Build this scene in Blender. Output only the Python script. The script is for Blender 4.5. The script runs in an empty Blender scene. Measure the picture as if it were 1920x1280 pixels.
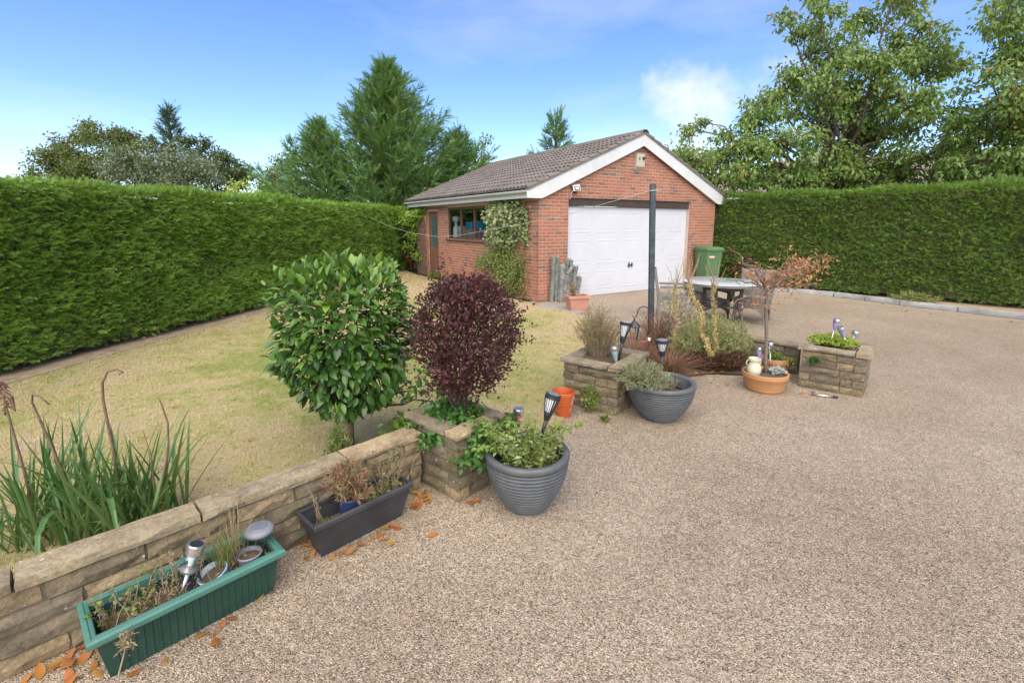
import bpy, math, random
import numpy as np
from math import radians, sin, cos, pi, sqrt, atan2, tan
from mathutils import Vector, Matrix

scene = bpy.context.scene
COL = scene.collection
random.seed(11)
RNG = np.random.default_rng(11)

# ------------------------------------------------------------------ camera
cam_d = bpy.data.cameras.new('camera')
cam = bpy.data.objects.new('camera', cam_d)
COL.objects.link(cam)
cam.location = (0, 0, 1.74)
cam.rotation_euler = (radians(90 - 9.525), 0, 0)
cam_d.sensor_width = 36
cam_d.lens = 16.7625
cam_d.shift_y = -71 / 1920
cam_d.clip_start = 0.05
cam_d.clip_end = 3000
scene.camera = cam

# ------------------------------------------------------------------ sky, sun, exposure
SUN_AZ = (-0.04, -1.0)          # horizontal direction towards the sun
SUN_EL = radians(50)
world = bpy.data.worlds.new('World')
scene.world = world
world.use_nodes = True
wn, wl = world.node_tree.nodes, world.node_tree.links
wn.clear()
def wnode(t, **kw):
    n = wn.new(t)
    for k, v in kw.items(): setattr(n, k, v)
    return n
w_out = wnode('ShaderNodeOutputWorld')
w_bg = wnode('ShaderNodeBackground')
w_bg.inputs['Strength'].default_value = 0.14
sky = wnode('ShaderNodeTexSky', sky_type='NISHITA')
sky.sun_disc = False
sky.sun_elevation = SUN_EL
sky.sun_rotation = atan2(SUN_AZ[0], SUN_AZ[1])
sky.altitude = 0
sky.air_density = 1.0
sky.dust_density = 0.0
sky.ozone_density = 4.0
tc = wnode('ShaderNodeTexCoord')
# cloud layer: soft wisps everywhere, one bright puff low on the right
def wmath(op, a, b=None, c=None, clamp=False):
    n = wnode('ShaderNodeMath', operation=op); n.use_clamp = clamp
    for i, v in enumerate((a, b, c)):
        if v is None: continue
        if isinstance(v, (int, float)): n.inputs[i].default_value = v
        else: wl.new(v, n.inputs[i])
    return n.outputs[0]
noise1 = wnode('ShaderNodeTexNoise'); noise1.inputs['Scale'].default_value = 2.2
noise1.inputs['Detail'].default_value = 7; noise1.inputs['Roughness'].default_value = 0.56
mp = wnode('ShaderNodeMapping'); mp.inputs['Scale'].default_value = (1.0, 1.0, 3.2)
mp.inputs['Rotation'].default_value = (0.12, 0.1, 0.4)
wl.new(tc.outputs['Generated'], mp.inputs['Vector']); wl.new(mp.outputs['Vector'], noise1.inputs['Vector'])
wisp = wmath('MULTIPLY', wmath('SUBTRACT', noise1.outputs['Fac'], 0.47, clamp=True), 1.1, clamp=True)
noise2 = wnode('ShaderNodeTexNoise'); noise2.inputs['Scale'].default_value = 9.0
noise2.inputs['Detail'].default_value = 8; noise2.inputs['Roughness'].default_value = 0.6
wl.new(tc.outputs['Generated'], noise2.inputs['Vector'])
def puff(cx, cz, sx, sz, gain):
    cy = sqrt(max(0.01, 1 - cx * cx - cz * cz))
    m = wnode('ShaderNodeMapping', vector_type='POINT')
    m.inputs['Location'].default_value = (-cx / sx, -cy / sx, -cz / sz)
    m.inputs['Scale'].default_value = (1 / sx, 1 / sx, 1 / sz)
    wl.new(tc.outputs['Generated'], m.inputs['Vector'])
    ln = wnode('ShaderNodeVectorMath', operation='LENGTH'); wl.new(m.outputs['Vector'], ln.inputs[0])
    d = wmath('SUBTRACT', 1.0, ln.outputs['Value'])
    nz = wmath('MULTIPLY', wmath('SUBTRACT', noise2.outputs['Fac'], 0.48), 3.6)
    return wmath('MULTIPLY', wmath('ADD', d, nz), gain, clamp=True)
p1 = puff(0.365, 0.215, 0.125, 0.075, 0.75)
p2 = puff(0.35, 0.13, 0.16, 0.06, 0.6)
cl = wmath('MAXIMUM', p1, p2)
cl = wmath('MAXIMUM', cl, wisp)
mix = wnode('ShaderNodeMix', data_type='RGBA')
hsv = wnode('ShaderNodeHueSaturation')
hsv.inputs['Saturation'].default_value = 1.12
hsv.inputs['Hue'].default_value = 0.509
hsv.inputs['Value'].default_value = 0.92
wl.new(sky.outputs['Color'], hsv.inputs['Color'])
wl.new(wmath('MULTIPLY', cl, 0.92), mix.inputs['Factor'])
wl.new(hsv.outputs['Color'], mix.inputs['A'])
mix.inputs['B'].default_value = (4.4, 4.5, 4.75, 1)
wl.new(mix.outputs['Result'], w_bg.inputs['Color'])
wl.new(w_bg.outputs['Background'], w_out.inputs['Surface'])

sun_d = bpy.data.lights.new('sun', 'SUN')
sun_d.energy = 3.9
sun_d.angle = radians(85)
sun_d.color = (1.0, 0.90, 0.75)
sun = bpy.data.objects.new('sun', sun_d)
COL.objects.link(sun)
_s = Vector((SUN_AZ[0] * cos(SUN_EL), SUN_AZ[1] * cos(SUN_EL), sin(SUN_EL))).normalized()
sun.rotation_euler = _s.to_track_quat('Z', 'Y').to_euler()
sun.location = (-10, -18, 25)

scene.view_settings.view_transform = 'Standard'
scene.view_settings.look = 'None'
scene.view_settings.gamma = 1
scene.view_settings.use_curve_mapping = False
scene.view_settings.exposure = 0.86
scene.render.engine = 'CYCLES'
scene.cycles.max_bounces = 6
scene.cycles.diffuse_bounces = 3
scene.cycles.transparent_max_bounces = 6
scene.cycles.caustics_reflective = False
scene.cycles.caustics_refractive = False

# ------------------------------------------------------------------ materials
def new_mat(name):
    m = bpy.data.materials.new(name); m.use_nodes = True
    nt = m.node_tree; nt.nodes.clear()
    out = nt.nodes.new('ShaderNodeOutputMaterial')
    b = nt.nodes.new('ShaderNodeBsdfPrincipled')
    nt.links.new(b.outputs[0], out.inputs[0])
    return m, nt, b, out
def ramp(nt, fac, stops, interp='LINEAR'):
    r = nt.nodes.new('ShaderNodeValToRGB'); r.color_ramp.interpolation = interp
    e = r.color_ramp.elements
    while len(e) > 1: e.remove(e[0])
    for i, (p, c) in enumerate(stops):
        el = e[0] if i == 0 else e.new(p)
        el.position = p; el.color = (*c, 1)
    nt.links.new(fac, r.inputs['Fac'])
    return r.outputs['Color']
def tex_noise(nt, vec, scale, detail=4, rough=0.55, dist=0.0):
    n = nt.nodes.new('ShaderNodeTexNoise')
    n.inputs['Scale'].default_value = scale; n.inputs['Detail'].default_value = detail
    n.inputs['Roughness'].default_value = rough; n.inputs['Distortion'].default_value = dist
    if vec is not None: nt.links.new(vec, n.inputs['Vector'])
    return n.outputs['Fac']
def mixc(nt, fac, a, b, mode='MIX'):
    m = nt.nodes.new('ShaderNodeMix'); m.data_type = 'RGBA'; m.blend_type = mode
    for k, v in (('Factor', fac), ('A', a), ('B', b)):
        if isinstance(v, (int, float)): m.inputs[k].default_value = v
        elif isinstance(v, tuple): m.inputs[k].default_value = (*v, 1)
        else: nt.links.new(v, m.inputs[k])
    return m.outputs['Result']
def nmath(nt, op, a, b=0.0, clamp=False):
    n = nt.nodes.new('ShaderNodeMath'); n.operation = op; n.use_clamp = clamp
    for i, v in enumerate((a, b)):
        if isinstance(v, (int, float)): n.inputs[i].default_value = v
        else: nt.links.new(v, n.inputs[i])
    return n.outputs[0]
def coords(nt, kind='Object'):
    t = nt.nodes.new('ShaderNodeTexCoord'); return t.outputs[kind]
def world_pos(nt):
    g = nt.nodes.new('ShaderNodeNewGeometry'); return g.outputs['Position']
def piece_random(nt):
    """one random number for each piece: its own object, or its 'rnd' attribute in a joined mesh"""
    a = nt.nodes.new('ShaderNodeAttribute'); a.attribute_name = 'rnd'
    o = nt.nodes.new('ShaderNodeObjectInfo')
    s = nmath(nt, 'ADD', a.outputs['Fac'], o.outputs['Random'])
    return nmath(nt, 'FRACT', s)
def bump(nt, b, h, strength=0.3, dist=0.01):
    n = nt.nodes.new('ShaderNodeBump'); n.inputs['Strength'].default_value = strength
    n.inputs['Distance'].default_value = dist
    nt.links.new(h, n.inputs['Height']); nt.links.new(n.outputs[0], b.inputs['Normal'])

def pmat(name, c1, c2=None, rough=0.6, scale=6, metallic=0.0, bmp=0.0, bscale=60, spec=0.5, dirt=None, wpos=True, coat=0):
    """plain surface: two-tone mottling, optional dirt patches, optional fine bump"""
    m, nt, b, out = new_mat(name)
    b.inputs['Roughness'].default_value = rough; b.inputs['Metallic'].default_value = metallic
    b.inputs['Specular IOR Level'].default_value = spec
    b.inputs['Coat Weight'].default_value = coat
    v = world_pos(nt) if wpos else coords(nt)
    c2 = c2 or tuple(x * 0.78 for x in c1)
    f = tex_noise(nt, v, scale, 5, 0.6)
    col = ramp(nt, f, [(0.32, c1), (0.68, c2)])
    if dirt:
        f2 = tex_noise(nt, v, scale * 0.6, 6, 0.7, 0.4)
        col = mixc(nt, ramp(nt, f2, [(0.5, (0, 0, 0)), (0.72, (0.75, 0.75, 0.75))]), col, dirt)
    nt.links.new(col, b.inputs['Base Color'])
    r = tex_noise(nt, v, scale * 3, 3)
    nt.links.new(nmath(nt, 'ADD', nmath(nt, 'MULTIPLY', nmath(nt, 'SUBTRACT', r, 0.5), 0.25), rough, True), b.inputs['Roughness'])
    if bmp: bump(nt, b, tex_noise(nt, v, bscale, 4, 0.6), bmp, 0.004)
    return m

def leafmat(name, cols, rough=0.45, trans=0.25, spec=0.4, tint=None):
    """foliage: colour of each leaf from its own random number, some light passing through"""
    m, nt, b, out = new_mat(name)
    r = piece_random(nt)
    n = len(cols)
    col = ramp(nt, r, [(i / max(1, n - 1), c) for i, c in enumerate(cols)])
    v = world_pos(nt)
    f = tex_noise(nt, v, 1.3, 3)
    col = mixc(nt, nmath(nt, 'MULTIPLY', nmath(nt, 'SUBTRACT', f, 0.3, True), 0.6, True), col, tint or tuple(x * 0.55 for x in cols[0]))
    nt.links.new(col, b.inputs['Base Color'])
    b.inputs['Roughness'].default_value = rough; b.inputs['Specular IOR Level'].default_value = spec
    if trans:
        t = nt.nodes.new('ShaderNodeBsdfTranslucent')
        nt.links.new(mixc(nt, 0.5, col, (0.5, 0.6, 0.1), 'MIX'), t.inputs['Color'])
        ms = nt.nodes.new('ShaderNodeMixShader'); ms.inputs[0].default_value = trans
        nt.links.new(b.outputs[0], ms.inputs[1]); nt.links.new(t.outputs[0], ms.inputs[2])
        nt.links.new(ms.outputs[0], out.inputs[0])
    return m

M = {}
# resin-bound gravel: one colour per pebble, damp darker blotches
def gravel_mat():
    m, nt, b, out = new_mat('resin_gravel')
    v = world_pos(nt)
    def vor(scale):
        n = nt.nodes.new('ShaderNodeTexVoronoi'); n.feature = 'F1'; n.inputs['Scale'].default_value = scale
        nt.links.new(v, n.inputs['Vector']); return n
    a = vor(185)
    bw = nt.nodes.new('ShaderNodeSeparateColor'); nt.links.new(a.outputs['Color'], bw.inputs[0])
    col = ramp(nt, bw.outputs[0], [(0.0, (0.11, 0.085, 0.06)), (0.10, (0.22, 0.175, 0.122)), (0.30, (0.335, 0.272, 0.208)), (0.52, (0.43, 0.36, 0.282)),
                                   (0.70, (0.385, 0.295, 0.21)), (0.82, (0.51, 0.445, 0.365)), (0.94, (0.60, 0.55, 0.47)), (1.0, (0.30, 0.26, 0.22))], 'CONSTANT')
    a2 = vor(60)
    bw2 = nt.nodes.new('ShaderNodeSeparateColor'); nt.links.new(a2.outputs['Color'], bw2.inputs[0])
    col = mixc(nt, 0.45, col, ramp(nt, bw2.outputs[1], [(0, (0.62, 0.60, 0.57)), (0.5, (1.0, 0.98, 0.95)), (1, (1.3, 1.22, 1.1))]), 'MULTIPLY')
    big = tex_noise(nt, v, 0.55, 5, 0.6, 0.6)
    col = mixc(nt, 0.65, col, ramp(nt, big, [(0.32, (0.88, 0.83, 0.79)), (0.5, (1.05, 1.03, 1.02)), (0.68, (1.15, 1.14, 1.14))]), 'MULTIPLY')
    mid = tex_noise(nt, v, 5, 4, 0.7)
    col = mixc(nt, 0.4, col, ramp(nt, mid, [(0.3, (0.78, 0.74, 0.70)), (0.65, (1.1, 1.1, 1.1))]), 'MULTIPLY')
    wide = tex_noise(nt, v, 0.17, 4, 0.6, 0.8)
    col = mixc(nt, 1.0, col, (1.0, 0.995, 0.955), 'MULTIPLY')
    col = mixc(nt, 0.6, col, ramp(nt, wide, [(0.38, (0.82, 0.76, 0.71)), (0.55, (1.05, 1.03, 1.02)), (0.7, (1.12, 1.11, 1.11))]), 'MULTIPLY')
    nt.links.new(col, b.inputs['Base Color'])
    b.inputs['Roughness'].default_value = 0.62
    b.inputs['Specular IOR Level'].default_value = 0.4
    h = ramp(nt, a.outputs['Distance'], [(0.0, (1, 1, 1)), (0.75, (0, 0, 0))])
    bump(nt, b, h, 0.85, 0.006)
    return m
M['gravel'] = gravel_mat()
def lawn_mat(name, grass=True):
    m, nt, b, out = new_mat(name)
    v = world_pos(nt)
    f = tex_noise(nt, v, 0.55, 5, 0.65, 0.5)
    f2 = tex_noise(nt, v, 3.5, 5, 0.7)
    fm = nmath(nt, 'ADD', nmath(nt, 'MULTIPLY', f, 0.62), nmath(nt, 'MULTIPLY', f2, 0.38))
    sp = nt.nodes.new('ShaderNodeVectorMath'); sp.operation = 'DISTANCE'; nt.links.new(v, sp.inputs[0]); sp.inputs[1].default_value = (-2.2, 6.6, 0.0)
    lush = nmath(nt, 'MULTIPLY', nmath(nt, 'SUBTRACT', 3.2, sp.outputs['Value']), 0.022)       # greener towards the middle of the lawn
    fm = nmath(nt, 'ADD', fm, nmath(nt, 'MAXIMUM', lush, -0.06))
    straw, olive, green = (0.50, 0.405, 0.26), (0.42, 0.385, 0.17), (0.29, 0.32, 0.10)
    col = ramp(nt, fm, [(0.40, straw), (0.47, (0.49, 0.41, 0.225)), (0.525, olive), (0.60, green)])
    if grass:
        r = piece_random(nt)
        col = mixc(nt, 0.75, col, ramp(nt, r, [(0, (0.66, 0.62, 0.55)), (0.5, (1, 1, 1)), (1, (1.25, 1.22, 1.1))]), 'MULTIPLY')
    else:
        f3 = tex_noise(nt, v, 60, 5, 0.8)
        col = mixc(nt, 0.85, col, ramp(nt, f3, [(0.3, (0.5, 0.45, 0.38)), (0.6, (1.1, 1.08, 1.0))]), 'MULTIPLY')
        bump(nt, b, f3, 0.8, 0.03)
    nt.links.new(col, b.inputs['Base Color'])
    b.inputs['Roughness'].default_value = 0.8; b.inputs['Specular IOR Level'].default_value = 0.2
    return m
M['lawn'] = lawn_mat('lawn_thatch', False)
M['blade'] = lawn_mat('lawn_blades', True)
M['soil'] = pmat('soil', (0.075, 0.05, 0.032), (0.12, 0.085, 0.055), 0.9, 14, bmp=1.0, bscale=70)
M['verge'] = pmat('dry_verge_soil', (0.40, 0.30, 0.185), (0.25, 0.175, 0.105), 0.95, 7, bmp=0.9, bscale=50)
M['far_ground'] = pmat('far_ground', (0.10, 0.13, 0.04), (0.16, 0.14, 0.06), 0.95, 0.3)
M['concrete'] = pmat('kerb_concrete', (0.44, 0.44, 0.42), (0.30, 0.30, 0.28), 0.85, 3, bmp=0.4, bscale=90, dirt=(0.17, 0.16, 0.13))
M['slab'] = pmat('path_concrete', (0.33, 0.30, 0.26), (0.24, 0.22, 0.19), 0.85, 3, bmp=0.4, bscale=90)
def brick_mat():
    m, nt, b, out = new_mat('red_brick')
    r = piece_random(nt)
    col = ramp(nt, r, [(0, (0.32, 0.128, 0.074)), (0.25, (0.38, 0.15, 0.085)), (0.5, (0.34, 0.14, 0.084)), (0.72, (0.41, 0.18, 0.104)),
                       (0.84, (0.33, 0.14, 0.09)), (0.93, (0.18, 0.115, 0.092)), (1, (0.26, 0.145, 0.108))])
    v = world_pos(nt)
    col = mixc(nt, 0.5, col, ramp(nt, tex_noise(nt, v, 28, 5, 0.7), [(0.3, (0.62, 0.58, 0.56)), (0.65, (1.15, 1.12, 1.1))]), 'MULTIPLY')
    col = mixc(nt, 0.45, col, ramp(nt, tex_noise(nt, v, 0.9, 4, 0.6), [(0.35, (0.75, 0.72, 0.72)), (0.65, (1.12, 1.1, 1.08))]), 'MULTIPLY')
    nt.links.new(col, b.inputs['Base Color']); b.inputs['Roughness'].default_value = 0.85
    bump(nt, b, tex_noise(nt, v, 120, 4, 0.7), 0.4, 0.004)
    return m
M['brick'] = brick_mat()
M['mortar'] = pmat('mortar', (0.54, 0.43, 0.345), (0.47, 0.36, 0.285), 0.9, 10, bmp=0.5, bscale=140)
def hidden_brick():
    m, nt, b, out = new_mat('rear_brickwork')
    t = nt.nodes.new('ShaderNodeTexBrick'); nt.links.new(coords(nt), t.inputs['Vector'])
    t.inputs['Color1'].default_value = (0.4, 0.12, 0.065, 1); t.inputs['Color2'].default_value = (0.3, 0.11, 0.07, 1)
    t.inputs['Mortar'].default_value = (0.42, 0.3, 0.22, 1); t.inputs['Scale'].default_value = 2.2
    nt.links.new(t.outputs['Color'], b.inputs['Base Color']); b.inputs['Roughness'].default_value = 0.85
    return m
M['brick_rear'] = hidden_brick()
def stone_mat(name, c, lichen=True):
    m, nt, b, out = new_mat(name)
    r = piece_random(nt)
    v = world_pos(nt)
    col = ramp(nt, r, [(0, tuple(x * 0.58 for x in c)), (0.35, c), (0.55, (c[0] * 0.82, c[1] * 0.80, c[2] * 0.74)), (0.8, (c[0] * 1.3, c[1] * 1.2, c[2] * 1.02)), (1, tuple(x * 0.85 for x in c))])
    col = mixc(nt, 0.8, col, ramp(nt, tex_noise(nt, v, 9, 6, 0.7, 0.3), [(0.3, (0.42, 0.40, 0.36)), (0.52, (0.95, 0.93, 0.9)), (0.7, (1.3, 1.25, 1.15))]), 'MULTIPLY')
    col = mixc(nt, 0.7, col, ramp(nt, tex_noise(nt, v, 55, 5, 0.75), [(0.32, (0.5, 0.48, 0.45)), (0.6, (1.1, 1.1, 1.08))]), 'MULTIPLY')
    gr = tex_noise(nt, v, 2.6, 4, 0.7)
    col = mixc(nt, ramp(nt, gr, [(0.52, (0, 0, 0)), (0.7, (0.55, 0.55, 0.55))]), col, (0.115, 0.12, 0.05))
    if lichen:
        vo = nt.nodes.new('ShaderNodeTexVoronoi'); vo.inputs['Scale'].default_value = 24; vo.inputs['Randomness'].default_value = 1
        nt.links.new(v, vo.inputs['Vector'])
        spot = ramp(nt, nmath(nt, 'ADD', vo.outputs['Distance'], nmath(nt, 'MULTIPLY', tex_noise(nt, v, 70, 3), 0.3)), [(0.24, (1, 1, 1)), (0.31, (0, 0, 0))])
        msk = ramp(nt, tex_noise(nt, v, 6, 3), [(0.5, (0, 0, 0)), (0.62, (0.85, 0.85, 0.85))])
        col = mixc(nt, mixc(nt, 1.0, spot, msk, 'MULTIPLY'), col, (0.58, 0.55, 0.45))
    nt.links.new(col, b.inputs['Base Color']); b.inputs['Roughness'].default_value = 0.88
    b.inputs['Specular IOR Level'].default_value = 0.25
    h = nmath(nt, 'ADD', tex_noise(nt, v, 30, 6, 0.7), nmath(nt, 'MULTIPLY', tex_noise(nt, v, 140, 4, 0.7), 0.4))
    bump(nt, b, h, 0.7, 0.012)
    return m
M['stone'] = stone_mat('walling_stone', (0.25, 0.205, 0.145))
M['coping'] = stone_mat('coping_stone', (0.33, 0.28, 0.205))
M['joint'] = pmat('dark_joint', (0.15, 0.12, 0.08), (0.09, 0.075, 0.05), 0.95, 20, bmp=0.6)
def tile_mat():
    m, nt, b, out = new_mat('roof_tile_concrete')
    r = piece_random(nt); v = world_pos(nt)
    col = ramp(nt, r, [(0, (0.125, 0.104, 0.09)), (0.5, (0.15, 0.127, 0.11)), (1, (0.175, 0.15, 0.13))])
    col = mixc(nt, 0.6, col, ramp(nt, tex_noise(nt, v, 6, 6, 0.7), [(0.3, (0.6, 0.58, 0.55)), (0.68, (1.25, 1.22, 1.2))]), 'MULTIPLY')
    col = mixc(nt, ramp(nt, tex_noise(nt, v, 18, 4, 0.7), [(0.58, (0, 0, 0)), (0.75, (0.5, 0.5, 0.5))]), col, (0.33, 0.31, 0.26))
    nt.links.new(col, b.inputs['Base Color']); b.inputs['Roughness'].default_value = 0.8
    bump(nt, b, tex_noise(nt, v, 90, 4, 0.7), 0.4, 0.005)
    return m
M['tile'] = tile_mat()
M['white'] = pmat('white_upvc', (0.62, 0.62, 0.62), (0.57, 0.57, 0.56), 0.45, 1.6, dirt=(0.48, 0.47, 0.44))
M['whitedoor'] = pmat('white_painted_steel', (0.585, 0.59, 0.625), (0.555, 0.56, 0.595), 0.4, 1.2, dirt=(0.50, 0.50, 0.515))
M['verge_mortar'] = pmat('verge_mortar', (0.22, 0.205, 0.17), (0.12, 0.11, 0.09), 0.9, 9, bmp=0.6)
M['brown_frame'] = pmat('brown_stained_timber', (0.105, 0.052, 0.032), (0.15, 0.08, 0.05), 0.5, 8)
M['brown_door'] = pmat('brown_door_paint', (0.17, 0.075, 0.05), (0.21, 0.10, 0.07), 0.5, 4)
M['dark_timber'] = pmat('dark_lintel_timber', (0.045, 0.03, 0.025), (0.07, 0.045, 0.035), 0.7, 8)
M['green_glass'] = pmat('obscured_green_glass', (0.07, 0.13, 0.12), (0.045, 0.09, 0.085), 0.15, 3)
def glass_mat(name, col=(1, 1, 1), rough=0.0, mixv=0.82):
    m, nt, b, out = new_mat(name)
    t = nt.nodes.new('ShaderNodeBsdfTransparent'); t.inputs[0].default_value = (*col, 1)
    g = nt.nodes.new('ShaderNodeBsdfGlossy'); g.inputs['Roughness'].default_value = rough
    lw = nt.nodes.new('ShaderNodeLayerWeight'); lw.inputs['Blend'].default_value = 0.5
    f = nmath(nt, 'ADD', nmath(nt, 'MULTIPLY', nmath(nt, 'POWER', lw.outputs['Facing'], 4.0), 0.8), (1 - mixv) * 0.4, True)
    ms = nt.nodes.new('ShaderNodeMixShader')
    nt.links.new(f, ms.inputs[0]); nt.links.new(t.outputs[0], ms.inputs[1]); nt.links.new(g.outputs[0], ms.inputs[2])
    nt.links.new(ms.outputs[0], out.inputs[0])
    return m
M['pane'] = glass_mat('window_glass', (0.85, 0.9, 0.9))
M['plaster'] = pmat('garage_inside', (0.34, 0.33, 0.31), (0.26, 0.25, 0.24), 0.9, 2)
M['black'] = pmat('black_plastic', (0.018, 0.018, 0.019), (0.03, 0.03, 0.032), 0.42, 10)
M['solar'] = pmat('solar_panel', (0.16, 0.175, 0.20), (0.12, 0.135, 0.16), 0.12, 30)
M['steel'] = pmat('brushed_steel', (0.62, 0.60, 0.56), (0.50, 0.48, 0.45), 0.28, 30, metallic=0.9)
M['clear'] = glass_mat('crackle_glass', (0.92, 0.96, 0.97), 0.08, 0.7)
M['milky'] = pmat('milky_diffuser', (0.72, 0.73, 0.72), (0.62, 0.63, 0.62), 0.4, 20)
M['purple'] = pmat('purple_glass', (0.30, 0.25, 0.52), (0.38, 0.33, 0.60), 0.12, 14, coat=0.5)
M['red_glass'] = pmat('red_glass', (0.42, 0.14, 0.13), (0.55, 0.26, 0.24), 0.15, 25, coat=0.5)
M['teal_glass'] = pmat('teal_glass', (0.16, 0.30, 0.28), (0.35, 0.45, 0.43), 0.12, 14, coat=0.5)
M['greypot'] = pmat('grey_ribbed_pot', (0.07, 0.075, 0.078), (0.098, 0.104, 0.107), 0.5, 16, bmp=0.35, bscale=160, dirt=(0.14, 0.135, 0.12))
M['terracotta'] = pmat('glazed_terracotta', (0.47, 0.235, 0.10), (0.40, 0.19, 0.08), 0.5, 7, bmp=0.15, dirt=(0.30, 0.20, 0.12))
M['terracotta_pale'] = pmat('pale_terracotta_plastic', (0.50, 0.245, 0.165), (0.44, 0.21, 0.14), 0.6, 6)
M['orange'] = pmat('orange_plastic_pot', (0.50, 0.105, 0.028), (0.43, 0.085, 0.022), 0.45, 5)
M['bin'] = pmat('green_bin_plastic', (0.065, 0.135, 0.055), (0.08, 0.16, 0.065), 0.5, 3)
M['trough_green'] = pmat('green_trough_plastic', (0.010, 0.046, 0.032), (0.015, 0.058, 0.041), 0.45, 6, dirt=(0.035, 0.07, 0.056))
M['trough_rim'] = pmat('faded_green_rim', (0.07, 0.195, 0.15), (0.052, 0.15, 0.115), 0.42, 9, dirt=(0.10, 0.22, 0.18))
M['trough_black'] = pmat('charcoal_trough', (0.030, 0.030, 0.033), (0.048, 0.048, 0.052), 0.42, 7, dirt=(0.07, 0.065, 0.055))
M['blue_pot'] = pmat('blue_plastic_pot', (0.022, 0.035, 0.10), (0.03, 0.05, 0.14), 0.45, 9)
M['grey_plastic'] = pmat('grey_plastic', (0.22, 0.22, 0.24), (0.16, 0.16, 0.18), 0.5, 9)
M['label_teal'] = pmat('teal_printed_pot', (0.16, 0.36, 0.42), (0.60, 0.63, 0.64), 0.4, 38)
M['cream'] = pmat('cream_glazed_jar', (0.62, 0.58, 0.42), (0.54, 0.51, 0.36), 0.3, 12, dirt=(0.22, 0.28, 0.14))
M['cream_box'] = pmat('cream_alarm_plastic', (0.50, 0.46, 0.36), (0.42, 0.38, 0.29), 0.55, 8)
M['post'] = pmat('blue_grey_painted_timber', (0.026, 0.036, 0.046), (0.042, 0.053, 0.063), 0.7, 9, bmp=0.3, bscale=50, dirt=(0.11, 0.115, 0.11))
M['rope'] = pmat('washing_line', (0.42, 0.45, 0.40), (0.36, 0.38, 0.34), 0.6, 20)
M['wire'] = pmat('black_iron', (0.02, 0.022, 0.022), (0.035, 0.036, 0.036), 0.5, 20)
M['driftwood'] = pmat('weathered_grey_timber', (0.25, 0.25, 0.225), (0.12, 0.12, 0.105), 0.9, 11, bmp=0.9, bscale=40, dirt=(0.10, 0.11, 0.08))
def wicker_mat():
    m, nt, b, out = new_mat('brown_rattan')
    v = coords(nt)
    w = nt.nodes.new('ShaderNodeTexWave'); w.wave_type = 'BANDS'; w.bands_direction = 'Z'
    w.inputs['Scale'].default_value = 24; w.inputs['Distortion'].default_value = 0.6; nt.links.new(v, w.inputs['Vector'])
    col = ramp(nt, w.outputs['Fac'], [(0.0, (0.10, 0.085, 0.072)), (0.5, (0.21, 0.185, 0.16)), (1, (0.29, 0.26, 0.23))])
    col = mixc(nt, 0.5, col, ramp(nt, tex_noise(nt, v, 30, 3), [(0.3, (0.6, 0.6, 0.6)), (0.7, (1.2, 1.2, 1.2))]), 'MULTIPLY')
    nt.links.new(col, b.inputs['Base Color']); b.inputs['Roughness'].default_value = 0.6
    bump(nt, b, w.outputs['Fac'], 0.6, 0.006)
    return m
M['wicker'] = wicker_mat()
M['dark_wicker'] = pmat('dark_rattan', (0.055, 0.046, 0.04), (0.085, 0.072, 0.062), 0.6, 30, bmp=0.5, bscale=90)
M['table_glass'] = pmat('sky_tinted_table_glass', (0.42, 0.47, 0.46), (0.50, 0.55, 0.54), 0.18, 4)  # pale base colour stands in for the sky reflected in the glass
M['bark'] = pmat('brown_bark', (0.105, 0.075, 0.052), (0.06, 0.043, 0.032), 0.9, 14, bmp=0.8, bscale=40)
M['bark_grey'] = pmat('grey_brown_bark', (0.20, 0.155, 0.115), (0.13, 0.10, 0.075), 0.85, 18, bmp=0.6, bscale=60)
M['twig_dry'] = pmat('dry_twig', (0.36, 0.27, 0.17), (0.27, 0.19, 0.12), 0.85, 20)
M['stem_brown'] = pmat('brown_dead_stalk', (0.12, 0.065, 0.04), (0.22, 0.13, 0.08), 0.8, 25)
M['stem_green'] = pmat('green_stem', (0.13, 0.16, 0.045), (0.17, 0.14, 0.06), 0.7, 20)
M['stem_yellow'] = pmat('yellow_dead_stem', (0.50, 0.38, 0.18), (0.40, 0.27, 0.11), 0.7, 20)
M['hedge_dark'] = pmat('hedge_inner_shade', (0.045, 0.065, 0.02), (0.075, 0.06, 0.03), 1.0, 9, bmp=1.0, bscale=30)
# foliage
M['f_hedge'] = leafmat('hedge_foliage', [(0.085, 0.185, 0.022), (0.155, 0.29, 0.034), (0.235, 0.39, 0.048), (0.115, 0.23, 0.027), (0.31, 0.45, 0.07)], 0.5, 0.3, 0.35)
M['f_hedge_r'] = leafmat('right_hedge_foliage', [(0.085, 0.185, 0.03), (0.15, 0.275, 0.042), (0.225, 0.365, 0.058), (0.115, 0.22, 0.042), (0.29, 0.40, 0.08)], 0.5, 0.3, 0.35)
M['f_conifer'] = leafmat('cypress_foliage', [(0.055, 0.13, 0.034), (0.10, 0.205, 0.05), (0.16, 0.28, 0.075), (0.075, 0.165, 0.05)], 0.55, 0.15, 0.3)
M['f_conifer2'] = leafmat('blue_conifer_foliage', [(0.035, 0.075, 0.045), (0.05, 0.10, 0.055), (0.065, 0.12, 0.05)], 0.55, 0.15, 0.3)
M['f_oak'] = leafmat('olive_tree_foliage', [(0.085, 0.115, 0.03), (0.13, 0.16, 0.045), (0.18, 0.20, 0.06), (0.10, 0.13, 0.04)], 0.55, 0.2, 0.3)
M['f_grey'] = leafmat('silvery_tree_foliage', [(0.11, 0.145, 0.075), (0.17, 0.205, 0.12), (0.21, 0.24, 0.15), (0.09, 0.125, 0.055)], 0.6, 0.15, 0.3)
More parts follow.
